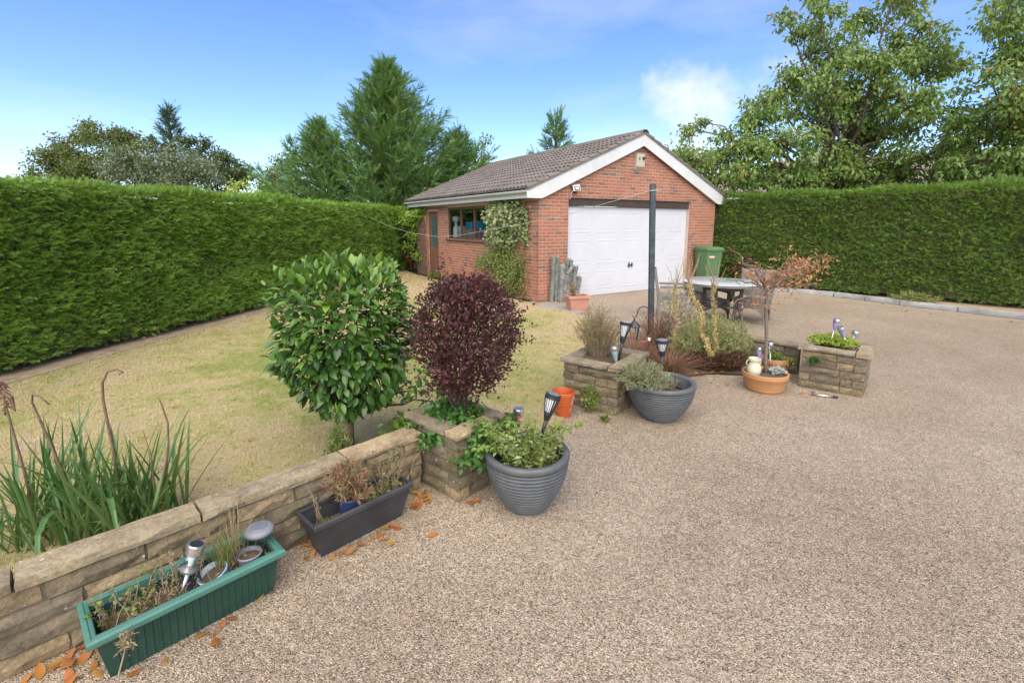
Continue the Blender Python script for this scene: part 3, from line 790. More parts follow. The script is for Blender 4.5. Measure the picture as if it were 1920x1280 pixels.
    for c in range(5):
        for z0, z1 in ((0.16, 0.62), (0.78, 1.36), (1.52, 2.02)):
            x0 = OL + 0.035 + c * w + 0.10; x1 = x0 + w - 0.20
            m = MB(); e = 0.030; y0, yf, yb = 0.1115, 0.1082, 0.1107
            R = [(x0, z0), (x1, z0), (x1, z1), (x0, z1)]
            def ring(k, y): return [(x0 + k, y, z0 + k), (x1 - k, y, z0 + k), (x1 - k, y, z1 - k), (x0 + k, y, z1 - k)]
            V = ring(0, y0) + ring(0.014, yf) + ring(0.03, yf) + ring(0.05, yb) + ring(0.075, yb) + ring(0.10, yf)
            F = []
            for q in range(5):
                for i in range(4):
                    j = (i + 1) % 4; F.append((q * 4 + i, q * 4 + j, q * 4 + 4 + j, q * 4 + 4 + i))
            F.append((20, 21, 22, 23))
            m.add(V, F).build('door_panel', M['whitedoor'], door)
    h = MB()
    hx = OL + (OR - OL) * 0.5
    h.box((hx - 0.035, 0.092, 0.70), (0.03, 0.025, 0.12)).box((hx - 0.035, 0.070, 0.70), (0.10, 0.022, 0.025))
    h.box((hx + 0.07, 0.094, 0.70), (0.035, 0.02, 0.10)).box((hx + 0.07, 0.08, 0.72), (0.02, 0.02, 0.03))
    h.build('handle', M['black'], door, bevel=0.003)
    # --- side door
    sd = MB().box2((0.045, DR + 0.06, 0.02), (0.085, DL - 0.06, 0.98)).box2((0.045, DR + 0.06, 0.98), (0.085, DR + 0.17, DH - 0.07)).box2((0.045, DL - 0.17, 0.98), (0.085, DL - 0.06, DH - 0.07)).box2((0.046, DR + 0.17, DH - 0.18), (0.084, DL - 0.17, DH - 0.07))
    sd = sd.build('side_door', M['brown_door'], G)
    MB().box2((0.06, DR + 0.17, 0.98), (0.07, DL - 0.17, DH - 0.18)).build('pane', M['green_glass'], sd)
    MB().box2((0.036, DR + 0.17, 0.2), (0.0445, DL - 0.17, 0.66)).build('lower_panel', M['brown_door'], sd, bevel=0.006)
    MB().box2((0.034, DR + 0.10, 0.92), (0.0445, DR + 0.14, 1.10)).box((0.02, DR + 0.13, 1.0), (0.02, 0.11, 0.02)).build('handle', M['steel'], sd)
    MB().box2((0.03, DR, 0), (0.10, DR + 0.055, DH)).box2((0.03, DL - 0.055, 0), (0.10, DL, DH)).box2((0.031, DR + 0.055, DH - 0.065), (0.099, DL - 0.055, DH)).build('door_frame', M['brown_frame'], G)
    # --- window
    win = MB().box2((0.03, W0, WZ0), (0.095, W1, WZ0 + 0.06)).box2((0.03, W0, WZ1 - 0.06), (0.095, W1, WZ1)).box2((0.031, W0, WZ0 + 0.06), (0.094, W0 + 0.06, WZ1 - 0.06)).box2((0.031, W1 - 0.06, WZ0 + 0.06), (0.094, W1, WZ1 - 0.06))
    pw = (W1 - W0 - 0.06) / 3
    for k in (1, 2): win.box2((0.031, W0 + k * pw, WZ0 + 0.06), (0.094, W0 + k * pw + 0.06, WZ1 - 0.06))
    win = win.build('window', M['brown_frame'], G)
    for k in range(3): MB().box2((0.058, W0 + k * pw + 0.06, WZ0 + 0.06), (0.063, W0 + (k + 1) * pw, WZ1 - 0.06)).build('pane', M['pane'], win)
    MB().box2((-0.045, W0 - 0.06, WZ0 - 0.05), (0.03, W1 + 0.06, WZ0 - 0.004)).build('window_sill', M['brown_frame'], win, bevel=0.006)
    # --- roof
    deck = MB().add([(XE + 0.03, -0.10, ZE - 0.03), (AX, -0.10, ZA - 0.03), (2 * AX - XE - 0.03, -0.10, ZE - 0.03), (2 * AX - XE - 0.03, -0.10, ZE - 0.06), (AX, -0.10, ZA - 0.06), (XE + 0.03, -0.10, ZE - 0.06)] +
                    [(XE + 0.03, GD + 0.1, ZE - 0.03), (AX, GD + 0.1, ZA - 0.03), (2 * AX - XE - 0.03, GD + 0.1, ZE - 0.03), (2 * AX - XE - 0.03, GD + 0.1, ZE - 0.06), (AX, GD + 0.1, ZA - 0.06), (XE + 0.03, GD + 0.1, ZE - 0.06)],
                    [(0, 5, 4, 1), (1, 4, 3, 2), (6, 7, 10, 11), (7, 8, 9, 10), (0, 1, 7, 6), (1, 2, 8, 7), (3, 4, 10, 9), (4, 5, 11, 10), (0, 6, 11, 5), (2, 3, 9, 8)])
    roof = deck.build('roof', M['dark_timber'], G)
    rows, cols = 12, 25; slope = sqrt((AX - XE) ** 2 + (ZA - ZE) ** 2); gauge = slope / rows; y0, y1 = -0.13, GD + 0.12; cw = (y1 - y0) / cols
    prof = [(0, 0.004), (0.10, 0.034), (0.22, 0.040), (0.34, 0.030), (0.42, 0.004), (0.50, 0.004), (0.60, 0.034), (0.72, 0.040), (0.84, 0.030), (0.92, 0.004), (1.0, 0.004)]
    TV = []; TF = []; n = len(prof); Lt = gauge + 0.05
    for (yy, zz) in ((0, 0.034), (Lt, 0.0)):
        for u, h in prof: TV.append((u * (cw - 0.002), yy, h + zz))
    for u, h in prof: TV.append((u * (cw - 0.002), 0, -0.004))
    for i in range(n - 1):
        TF.append((i, i + 1, n + i + 1, n + i)); TF.append((2 * n + i, 2 * n + i + 1, i + 1, i))
    TF.append((0, n, 2 * n)); TF.append((n - 1, 3 * n - 1, 2 * n - 1))
    tm = MB().add(TV, TF).mesh('tile', M['tile'], True); tm.set_sharp_from_angle(angle=radians(50))
    cT, sT = cos(TH), sin(TH)
    R1 = Matrix(((0, cT, -sT), (-1, 0, 0), (0, sT, cT)))
    R2 = Matrix(((0, -cT, sT), (1, 0, 0), (0, sT, cT)))
    rt = Fol(); tv = np.array(TV); tri = []
    for f in TF: tri += [(f[0], f[i], f[i + 1]) for i in range(1, len(f) - 1)]
    for r in range(rows):
        for c in range(cols):
            base = Vector((XE - 0.02, y0 + (c + 1) * cw, ZE - 0.01)) + Vector((cT, 0, sT)) * (r * gauge)
            wob = Matrix.Rotation(rr.uniform(-0.006, 0.006), 3, 'Y') @ Matrix.Rotation(rr.uniform(-0.006, 0.006), 3, 'X')
            o = mesh_obj('tile', tm, roof); o.matrix_local = Matrix.Translation(base) @ (wob @ R1).to_4x4()
            b2 = Vector((2 * AX - XE + 0.02, y0 + c * cw, ZE - 0.01)) + Vector((-cT, 0, sT)) * (r * gauge)
            V = np.array([tuple(R2 @ Vector(p) + b2) for p in TV]); rt.raw(V, tri, rr.random())
    o = rt.build('far_slope_tiles', M['tile'], roof); o['kind'] = 'stuff'
    nr = 17; rl = (y1 - y0) / nr
    rp = [(0.13 * cos(pi * k / 8), 0.105 * sin(pi * k / 8)) for k in range(9)]
    RV = [(x, yy, z) for yy in (0, rl - 0.006) for x, z in rp] + [(x * 0.84, yy, z * 0.84 - 0.004) for yy in (0, rl - 0.006) for x, z in rp]
    RF = []
    for i in range(8):
        RF += [(i, i + 1, 10 + i, 9 + i)[::-1], (18 + i, 19 + i, 28 + i, 27 + i), (i, 18 + i, 19 + i, i + 1)[::-1], (9 + i, 10 + i, 28 + i, 27 + i)[::-1]]
    rm = MB().add(RV, RF).mesh('ridge_tile', M['tile'], False)
    for k in range(nr): mesh_obj('ridge_tile', rm, roof, (AX, y0 + k * rl, ZA - 0.025 + rr.uniform(-0.004, 0.004)))
    # white bargeboards with boxed ends, grey mortar verge above
    for sgn in (1, -1):
        def X(x): return x if sgn > 0 else 2 * AX - x
        bh = 0.235
        P = [(XE - 0.04, ZE - 0.21), (0.02, ZE - 0.21), (AX, ZA - 0.035 - bh * 1.15), (AX, ZA - 0.035), (XE + 0.02, ZE - 0.03), (XE - 0.04, ZE - 0.06)]
        V = [(X(x), yy, z) for yy in (-0.105, -0.082) for x, z in P]; k = len(P)
        F = [tuple(range(k)), tuple(range(2 * k - 1, k - 1, -1))] + [(i, k + i, k + (i + 1) % k, (i + 1) % k) for i in range(k)]
        MB().add(V, F).build('bargeboard', M['white'], G)
        P = [(XE - 0.02, ZE - 0.045), (AX, ZA - 0.033), (AX, ZA + 0.012), (XE - 0.02, ZE + 0.0)]
        V = [(X(x), yy, z) for yy in (-0.125, -0.03) for x, z in P]; k = 4
        F = [tuple(range(k)), tuple(range(2 * k - 1, k - 1, -1))] + [(i, k + i, k + (i + 1) % k, (i + 1) % k) for i in range(k)]
        MB().add(V, F).build('verge_strip', M['verge_mortar'], G)
        # gable soffit
        P = [(0.02, ZE - 0.19), (AX, ZA - 0.24), (AX, ZA - 0.22), (0.02, ZE - 0.17)]
        V = [(X(x), yy, z) for yy in (-0.081, -0.003) for x, z in P]
        MB().add(V, F).build('soffit', M['white'], G)
    # eaves on the lawn side: fascia, soffit, half-round gutter on brackets
    MB().box2((XE + 0.055, -0.08, ZE - 0.20), (XE + 0.075, GD + 0.1, ZE - 0.04)).build('fascia', M['white'], G)
    MB().box2((XE + 0.078, -0.08, ZE - 0.195), (-0.003, GD + 0.1, ZE - 0.18)).build('soffit', M['white'], G)
    V = []; F = []; k = 9
    for yy in (-0.10, GD + 0.12):
        for rad in (0.057, 0.052):
            for i in range(k):
                a = pi + pi * i / (k - 1); V.append((XE - 0.012 + rad * cos(a), yy, ZE - 0.045 + rad * sin(a)))
    for i in range(k - 1): F += [(i, i + 1, 2 * k + i + 1, 2 * k + i), (k + i + 1, k + i, 3 * k + i, 3 * k + i + 1), (i, k + i, k + i + 1, i + 1), (2 * k + i + 1, 3 * k + i + 1, 3 * k + i, 2 * k + i)]
    F += [(0, 2 * k, 3 * k, k), (k - 1, 2 * k - 1, 4 * k - 1, 3 * k - 1)]
    gut = MB().add(V, F).build('gutter', M['white'], G, smooth=True, auto=50)
    for i in range(9):
        yy = 0.25 + i * 0.86
        V = []
        for rad in (0.060, 0.0575):
            for q in range(k):
                a = pi + pi * q / (k - 1)
                for y_ in (yy, yy + 0.03): V.append((XE - 0.012 + rad * cos(a), y_, ZE - 0.045 + rad * sin(a)))
        F = []
        for q in range(k - 1): F += [(2 * q, 2 * q + 2, 2 * q + 3, 2 * q + 1), (2 * q, 2 * k + 2 * q, 2 * k + 2 * q + 2, 2 * q + 2)]
        MB().add(V, F).build('bracket', M['white'], gut)
    return G
garage()
def gpt(u, v, z):
    """point in the garage's own frame -> world"""
    return Vector((GO.x + u * cos(GA) - v * sin(GA), GO.y + u * sin(GA) + v * cos(GA), z))

# things fixed to or beside the garage
t = thing('alarm_box', 'cream burglar alarm box high on the brick gable', 'alarm box', gpt(2.95, 0, 3.0), GA)
b = MB(); P = [(-0.0, 0.40), (-0.11, 0.40), (-0.11, 0.10), (0.0, 0.0)]
V = [(x, y, z) for x in (-0.13, 0.13) for y, z in P]
b.add(V, [(0, 1, 2, 3), (7, 6, 5, 4), (0, 4, 5, 1), (1, 5, 6, 2), (2, 6, 7, 3), (3, 7, 4, 0)]).build('case', M['cream_box'], t, bevel=0.012)
for k in range(3): MB().box((-0.06, -0.1115, 0.31 - k * 0.025), (0.06, 0.004, 0.010)).build('vent_slot', M['black'], t)
MB().lathe([(0.0, 0), (0.035, 0), (0.038, 0.02), (0.03, 0.045), (0, 0.055)], 14, (0.07, -0.109, 0.30), Matrix.Rotation(radians(90), 3, 'X')).build('strobe', M['black'], t)
t = thing('floodlight', 'small white floodlight with trailing cable on brick beside garage door', 'floodlight', gpt(0.93, 0, 2.50), GA)
R = Matrix.Rotation(radians(-18), 3, 'X') @ Matrix.Rotation(radians(-20), 3, 'Z')
MB().box((0.02, -0.11, 0.02), (0.17, 0.035, 0.135), R=R).build('housing', M['white'], t, bevel=0.008)
MB().box((0.015, -0.132, 0.016), (0.125, 0.006, 0.09), R=R).build('lens', M['black'], t)
MB().box((0.013, -0.136, 0.015), (0.07, 0.006, 0.05), R=R).build('led', M['milky'], t)
MB().tube([(-0.06, 0, 0.05), (-0.05, -0.06, 0.03), (0.02, -0.09, 0.02)], 0.012).box((0.03, -0.06, -0.08), (0.05, 0.05, 0.04)).build('bracket', M['black'], t)
MB().tube([(-0.02, -0.05, -0.03), (-0.07, -0.03, -0.10), (-0.06, -0.03, -0.17), (-0.10, -0.02, -0.22)], 0.006).build('cable', M['white'], t)

# odds and ends seen through the garage window
def at_win(u, v, z): return gpt(u, v, z)
shelf = thing('workbench', 'workbench under the garage window seen through the glass', 'workbench', gpt(0.45, 3.9, 0), GA)
MB().box((0, 0, 1.20), (0.6, 2.5, 0.04)).build('worktop', M['driftwood'], shelf)
for sx in (-0.25, 0.25):
    for sy in (-1.15, 1.15): MB().box((sx, sy, 0.61), (0.06, 0.06, 1.14)).build('leg', M['driftwood'], shelf)
blue = pmat('blue_crate_plastic', (0.03, 0.20, 0.42), (0.04, 0.26, 0.5), 0.4); pink = pmat('pink_tub', (0.42, 0.22, 0.34), (0.36, 0.18, 0.30), 0.5)
def tub(name, label, cat, v, u, z, d, m):
    t = thing(name, label, cat, gpt(u, v, z), GA)
    MB().frustum_box((0, 0, 0), (d[0] * 0.86, d[1] * 0.86), (d[0], d[1]), d[2]).build('body', m, t, bevel=0.01)
    MB().box((0, 0, d[2] + 0.012), (d[0] * 1.06, d[1] * 1.06, 0.022)).build('lid', m, t, bevel=0.005)
tub('storage_tub', 'white plastic tub behind the middle garage window pane', 'tub', 4.20, 0.32, 1.222, (0.28, 0.34, 0.42), M['white'])
tub('storage_box', 'brown box behind the middle garage window pane', 'box', 3.78, 0.34, 1.222, (0.28, 0.40, 0.34), M['twig_dry'])
tub('blue_crate', 'blue crate on top of the brown box behind the window', 'crate', 3.78, 0.34, 1.59, (0.24, 0.40, 0.18), blue)
tub('blue_crate', 'blue crate behind the garage pane beside the ivy', 'crate', 3.28, 0.34, 1.575, (0.24, 0.44, 0.22), blue)
tub('pink_tub', 'pink tub behind the garage pane beside the ivy', 'tub', 3.28, 0.33, 1.222, (0.3, 0.46, 0.32), pink)
t = thing('spray_bottle', 'white bottle behind the garage pane nearest the brown door', 'bottle', gpt(0.30, 4.78, 1.222), GA)
MB().lathe([(0.10, 0), (0.11, 0.03), (0.11, 0.38), (0.05, 0.46), (0.05, 0.56), (0.13, 0.60), (0.13, 0.70), (0.08, 0.74)], 16).build('body', M['milky'], t, smooth=True)
MB().box((0.0, 0.1, 0.66), (0.05, 0.2, 0.04)).build('nozzle', M['black'], t)

# trellis with climber by the brown door
t = thing('trellis', 'brown diamond trellis on the brick beyond the side door', 'trellis', gpt(-0.03, 6.82, 0.05), GA + pi / 2)
wv, hh = 0.78, 1.75
for s in (-1, 1):
    for k in range(-8, 12):
        x0 = -wv / 2 + k * 0.13; pts = []
        a = (x0, 0.0); bq = (x0 + hh * 0.45, hh)
        # clip the slanted lath to the panel
        def clip(p, q):
            d = (q[0] - p[0], q[1] - p[1]); t0, t1 = 0.0, 1.0
            for pp, qq in ((-d[0], p[0] + wv / 2), (d[0], wv / 2 - p[0])):
                if pp == 0: continue
                r_ = qq / pp
                if pp < 0: t0 = max(t0, r_)
                else: t1 = min(t1, r_)
            return (t0, t1)
        t0, t1 = clip(a, bq)
        if t1 - t0 < 0.03: continue
        p = (a[0] + (bq[0] - a[0]) * t0, hh * t0); q = (a[0] + (bq[0] - a[0]) * t1, hh * t1)
        L = sqrt((q[0] - p[0]) ** 2 + (q[1] - p[1]) ** 2); an = atan2(q[1] - p[1], (q[0] - p[0]))
        MB().box(((p[0] + q[0]) / 2 * s, 0.008 * s, (p[1] + q[1]) / 2), (L, 0.008, 0.022), R=Matrix.Rotation(-an * 1 if s > 0 else an + pi, 3, 'Y')).build('lath', M['bark_grey'], t)

# ================================================================== stone planters and garden walls
def planter(label, near, ang, s1, s2, courses, ch, cap_h, cap_w, seed, top):
    """square planter of walling stone; x along s1 (right face), y along s2 (left face), near corner at the origin"""
    t = thing('stone_planter', label, 'planter', (near[0], near[1], 0), ang, 'stone planters along the lawn edge')
    r = random.Random(seed); ov = 0.03; th = 0.10
    x0, x1, y0, y1 = ov, s1 - ov, ov, s2 - ov
    MB().box2((x0 + 0.012, y0 + 0.012, 0), (x1 - 0.012, y1 - 0.012, courses * ch - 0.004)).build('core', M['joint'], t)
    for c in range(courses):
        z = c * ch + 0.001; h = ch - 0.0035
        flip = c % 2
        # pinwheel: two sides run full length, the other two butt in between
        runs = []
        if flip:
            runs += [((x0, y0), 0.0, x1 - x0), ((x1, y1), pi, x1 - x0)]
            runs += [((x1, y0 + th), pi / 2, y1 - y0 - 2 * th), ((x0, y1 - th), -pi / 2, y1 - y0 - 2 * th)]
        else:
            runs += [((x0 + th, y0), 0.0, x1 - x0 - 2 * th), ((x1 - th, y1), pi, x1 - x0 - 2 * th)]
            runs += [((x1, y0), pi / 2, y1 - y0), ((x0, y1), -pi / 2, y1 - y0)]
        for (px, py), a, L in runs:
            cut = []
            if L > 0.32: cut = [r.uniform(0.25, 0.45) if r.random() < 0.5 else r.uniform(0.55, 0.75)]
            e = [0] + [q * L for q in cut] + [L]
            for k in range(len(e) - 1):
                g = 0.002; pr = r.uniform(-0.006, 0.006)
                sx = px + cos(a) * (e[k] + g) + sin(a) * pr; sy = py + sin(a) * (e[k] + g) - cos(a) * pr
                stone('stone', e[k + 1] - e[k] - 2 * g, th, h, t, (sx, sy, z), a, M['stone'], j=0.004, chip=0.006)
    zc = courses * ch; tx = top - zc
    w = cap_w
    for (px, py), a, L in (((0, 0), 0.0, s1 - w), ((s1, 0), pi / 2, s2 - w), ((s1, s2), pi, s1 - w), ((0, s2), -pi / 2, s2 - w)):
        stone('coping', L - 0.006, w, tx, t, (px, py, zc + 0.002), a, M['coping'], j=0.0014, chip=0.006)
    MB().box2((w - 0.01, w - 0.01, zc - 0.02), (s1 - w + 0.01, s2 - w + 0.01, zc + tx * 0.55)).build('soil', M['soil'], t)
    return t
P1 = ((-0.336, 2.709), radians(48)); P2 = ((0.963, 4.095), radians(53)); P3 = ((3.545, 4.55), radians(49.5))
def loc_of(P, x, y, z): return Vector((P[0][0] + x * cos(P[1]) - y * sin(P[1]), P[0][1] + x * sin(P[1]) + y * cos(P[1]), z))
planter('stone planter holding the burgundy shrub, joined to the low wall', P1[0], P1[1], 0.46, 0.545, 5, 0.086, 0.045, 0.115, 1, 0.475)
planter('stone planter holding a dry brown heather bush beside a grey pot', P2[0], P2[1], 0.72, 0.63, 5, 0.083, 0.045, 0.125, 2, 0.46)
planter('stone planter with lime green creeping plant and three solar lights', P3[0], P3[1], 0.60, 0.635, 5, 0.082, 0.045, 0.125, 3, 0.455)
def wall(name, label, org, ang, L, th, courses, ch, cap, cap_ov, seed, seg=(0.26, 0.46)):
    t = thing(name, label, 'wall', (org[0], org[1], 0), ang); r = random.Random(seed)
    MB().box2((0.01, 0.012, 0), (L - 0.01, th - 0.012, courses * ch - 0.004)).build('core', M['joint'], t)
    for c in range(courses):
        x = -r.uniform(0, 0.2)
        while x < L:
            l = r.uniform(*seg); a, b = max(0, x), min(L, x + l)
            if L - b < 0.08: b = L
            if b - a > 0.04:
                pr = r.uniform(-0.006, 0.004)
                stone('stone', b - a - 0.004, th - 0.005, ch - 0.0035, t, (a + 0.002, pr, c * ch + 0.001), 0, M['stone'], j=0.004, chip=0.006)
            x = b if b == L else x + l
            if b == L: break
    x = 0
    while x < L - 0.02:
        l = r.uniform(0.55, 0.75); b = min(L, x + l)
        if L - b < 0.15: b = L
        stone('coping', b - x - 0.005, th + 2 * cap_ov, cap, t, (x + 0.002, -cap_ov, courses * ch + 0.002), 0, M['coping'], j=0.0014, chip=0.006)
        x = b
    return t
WA = radians(45.35)
wall('garden_wall', 'low stone wall with flat coping running behind the two troughs', (-2.895, 0.62), WA, 3.27, 0.115, 4, 0.087, 0.050, 0.018, 5)
LWA = atan2(5.951 - 5.45, 2.955 - 3.44)
wall('garden_wall', 'short low stone wall behind the bed, ending at the lime green planter', (3.40, 5.42), LWA, 1.15, 0.115, 3, 0.105, 0.045, 0.018, 6)

# ================================================================== pots and troughs
def ribbed_pot(label, loc, r, h, rb):
    t = thing('ribbed_pot', label, 'plant pot', loc, 0, 'large grey ribbed pots')
    prof = [(rb * 0.92, 0), (rb, 0.006)]; n = 156; z0, z1 = 0.012, h - 0.045
    for i in range(n + 1):
        s = i / n; rr = rb + (r - rb) * (s ** 0.62) * (1.0 - 0.06 * s * (1 - s)); rr = rb + (r * 0.985 - rb) * sin(s * pi / 2) ** 0.9
        g_ = abs(math.sin(pi * 13 * s)); prof.append((rr - 0.011 + 0.013 * g_ ** 0.6, z0 + (z1 - z0) * s))
    prof += [(r - 0.002, h - 0.045), (r + 0.004, h - 0.03), (r + 0.004, h - 0.012), (r - 0.003, h - 0.002), (r - 0.02, h), (r - 0.036, h - 0.004), (r - 0.042, h - 0.02), (r - 0.05, h - 0.12)]
    MB().lathe(prof, 64, cap=(True, False)).build('body', M['greypot'], t, smooth=True)
    MB().lathe([(r - 0.05, h - 0.13), (0.2 * r, h - 0.105), (0.001, h - 0.10)], 32, cap=(False, False)).build('soil', M['soil'], t)
    return t
ribbed_pot('grey ribbed pot with green leafy plant beside the near planter', (0.094, 2.755, 0), 0.258, 0.365, 0.135)
ribbed_pot('grey ribbed pot with grey-green lavender spilling over its rim', (1.345, 4.135, 0), 0.300, 0.345, 0.165)

def round_pot(name, label, loc, rb, rt, h, mat, lip=0.012, liph=0.03, wall_=0.014, soil=0.03, n=40, planks=0):
    t = thing(name, label, 'plant pot', loc)
    prof = [(rb * 0.97, 0), (rb, 0.005), (rb + (rt - rb) * 0.45, (h - liph) * 0.42), (rt - lip * 0.6, h - liph), (rt, h - liph + 0.004), (rt, h - 0.004), (rt - 0.004, h), (rt - wall_, h), (rt - wall_ - 0.003, h - 0.01), (rt - wall_ - 0.012, h - soil - 0.02)]
    MB().lathe(prof, n, cap=(True, False)).build('body', mat, t, smooth=True, auto=40)
    MB().lathe([(rt - wall_ - 0.006, h - soil), (0.3 * rt, h - soil + 0.008), (0.001, h - soil + 0.01)], 24, cap=(False, False)).build('soil', M['soil'], t)
    return t
bowl = round_pot('terracotta_bowl', 'wide terracotta bowl holding the small bare tree and cream jar', (2.685, 4.865, 0), 0.175, 0.226, 0.195, M['terracotta'], 0.008, 0.045, 0.018, 0.025)
for zz, rr_ in ((0.028, 0.1845), (0.150, 0.2185)):
    MB().lathe([(rr_, zz - 0.006), (rr_ + 0.004, zz), (rr_ + 0.002, zz + 0.007)], 40, cap=(False, False)).build('hoop', M['terracotta'], bowl, smooth=True)
round_pot('terracotta_pot', 'terracotta pot of small green plants half hidden behind the bowl', (3.00, 5.26, 0), 0.10, 0.148, 0.235, M['terracotta'], 0.006, 0.05)
t = round_pot('orange_pot', 'bright orange plastic pot by the foot of the heather planter', (0.47, 4.16, 0), 0.068, 0.105, 0.235, M['orange'], 0.010, 0.035, 0.005, 0.12)
# white scribble of writing round the orange pot
for k in range(15):
    a = radians(-52 + k * 1.2 + (k % 3) * 3); z = 0.06 + k * 0.0105; rr_ = 0.0695 + (0.105 - 0.068) * z / 0.235 * 0.97 + 0.0022
    p = Vector((rr_ * cos(a), rr_ * sin(a), z)); q = Vector((rr_ * cos(a + 0.12), rr_ * sin(a + 0.12), z + 0.012 * (1 if k % 2 else -0.6)))
    MB().tube([p, (p + q) / 2 * 1.012, q], 0.0018, 5).build('white_mark', M['milky'], t)
round_pot('grey_plastic_pot', 'thin grey plastic pot at the far end of the green trough', (-1.232, 2.012, 0.105), 0.036, 0.055, 0.115, M['grey_plastic'], 0.004, 0.012, 0.004, 0.02, 28)
t = round_pot('printed_pot', 'tilted pale pot with teal printed label in the green trough', (-1.322, 1.925, 0.115), 0.042, 0.062, 0.10, M['label_teal'], 0.004, 0.012, 0.004, 0.025, 28); t.rotation_euler = (radians(14), radians(-10), 0)
t = thing('small_square_pot', 'small black square pot tipped over in the green trough', 'plant pot', (-1.47, 1.87, 0.155), radians(60))
MB().frustum_box((0, 0, 0), (0.05, 0.05), (0.085, 0.085), 0.085).build('body', M['black'], t, bevel=0.004); t.rotation_euler = (radians(62), radians(8), radians(75))
t = round_pot('blue_pot', 'dark blue plastic pot of bronze plant in the charcoal trough', (-0.90, 2.43, 0.10), 0.05, 0.062, 0.155, M['blue_pot'], 0.005, 0.02, 0.004, 0.03, 28)

def trough(name, label, near, ang, L, W, h, mat, rim_mat, ribs, rim=0.035, groove=False):
    t = thing(name, label, 'trough', (near[0], near[1], 0), ang)
    i0 = 0.055                                     # taper
    b = MB(); wt = 0.006
    def ring(z, k): return [(k, k, z), (L - k, k, z), (L - k, W - k, z), (k, W - k, z)]
    R = [ring(0, i0), ring(h - 0.03, rim * 0.75), ring(h - 0.03, rim * 0.75 + wt), ring(0.03, i0 + wt)]
    V = sum(R, []); F = [(3, 2, 1, 0)]
    for q in range(3):
        for i in range(4):
            j = (i + 1) % 4; F.append((q * 4 + i, q * 4 + j, q * 4 + 4 + j, q * 4 + 4 + i))
    b.add(V, F).build('body', mat, t)
    # rolled rim
    prof = [(0.006, h - 0.036), (0.0, h - 0.028), (0.0, h - 0.010), (0.006, h - 0.002), (rim * 0.45, h), (rim * 0.55, h - 0.004), (rim * 0.62, h), (rim - 0.004, h - 0.001), (rim, h - 0.008), (rim + 0.001, h - 0.04)]
    V = []; F = []
    for k, z in prof: V += [(k, k, z), (L - k, k, z), (L - k, W - k, z), (k, W - k, z)]
    for q in range(len(prof) - 1):
        for i in range(4):
            j = (i + 1) % 4; F.append((q * 4 + i, q * 4 + j, q * 4 + 4 + j, q * 4 + 4 + i))
    MB().add(V, F).build('rim', rim_mat, t)
    def face_k(z): return i0 + (rim * 0.75 - i0) * z / (h - 0.03)
    if ribs:
        for k in range(ribs):
            x = i0 + 0.03 + (L - 2 * i0 - 0.06) * k / (ribs - 1)
            MB().add([(x - 0.007, face_k(0.012) + 0.001, 0.012), (x + 0.007, face_k(0.012) + 0.001, 0.012), (x + 0.007, face_k(h - 0.045) + 0.001, h - 0.045), (x - 0.007, face_k(h - 0.045) + 0.001, h - 0.045),
                      (x - 0.003, face_k(0.012) - 0.004, 0.012), (x + 0.003, face_k(0.012) - 0.004, 0.012), (x + 0.003, face_k(h - 0.045) - 0.004, h - 0.045), (x - 0.003, face_k(h - 0.045) - 0.004, h - 0.045)],
                     [(4, 5, 6, 7), (0, 4, 7, 3), (5, 1, 2, 6), (0, 1, 5, 4), (7, 6, 2, 3)]).build('rib', mat, t)
    if groove:
        for z in (h - 0.062, h - 0.076, h - 0.090):
            k = face_k(z); m = MB()
            m.box2((k - 0.003, k - 0.004, z - 0.004), (L - k + 0.003, k + 0.002, z + 0.004)).box2((k - 0.004, k - 0.003, z - 0.0041), (k + 0.002, W - k, z + 0.0041)).box2((L - k - 0.002, k - 0.003, z - 0.0041), (L - k + 0.004, W - k, z + 0.0041))
            m.build('band', mat, t)
    MB().box2((i0 + 0.002, i0 + 0.002, 0.02), (L - i0 - 0.002, W - i0 - 0.002, h - 0.085)).build('soil', M['soil'], t)
    return t
GT = ((-1.557, 1.510), radians(47.1)); BT = ((-1.002, 2.190), radians(47.0))
trough('green_trough', 'long ribbed green plastic trough with faded rim', GT[0], GT[1], 0.715, 0.295, 0.222, M['trough_green'], M['trough_rim'], 21)
trough('charcoal_trough', 'charcoal plastic trough with banded rim beside the near planter', BT[0], BT[1], 0.605, 0.215, 0.222, M['trough_black'], M['trough_black'], 0, 0.018, True)

# rectangular pale terracotta trough by the garage
t = thing('square_pot', 'pale terracotta square pot in front of the weathered logs', 'plant pot', (1.325, 9.62, 0), radians(14))
MB().frustum_box((0, 0, 0), (0.34, 0.26), (0.42, 0.32), 0.25).build('body', M['terracotta_pale'], t, bevel=0.012)
m = MB(); 
for (a, b_) in (((-0.235, -0.185), (0.235, -0.135)), ((-0.235, 0.135), (0.235, 0.185)), ((-0.235, -0.1345), (-0.185, 0.1345)), ((0.185, -0.1345), (0.235, 0.1345))): m.box2((*a, 0.25), (*b_, 0.305))
m.build('rim', M['terracotta_pale'], t)
MB().box2((-0.184, -0.134, 0.245), (0.184, 0.134, 0.28)).build('soil', M['soil'], t)

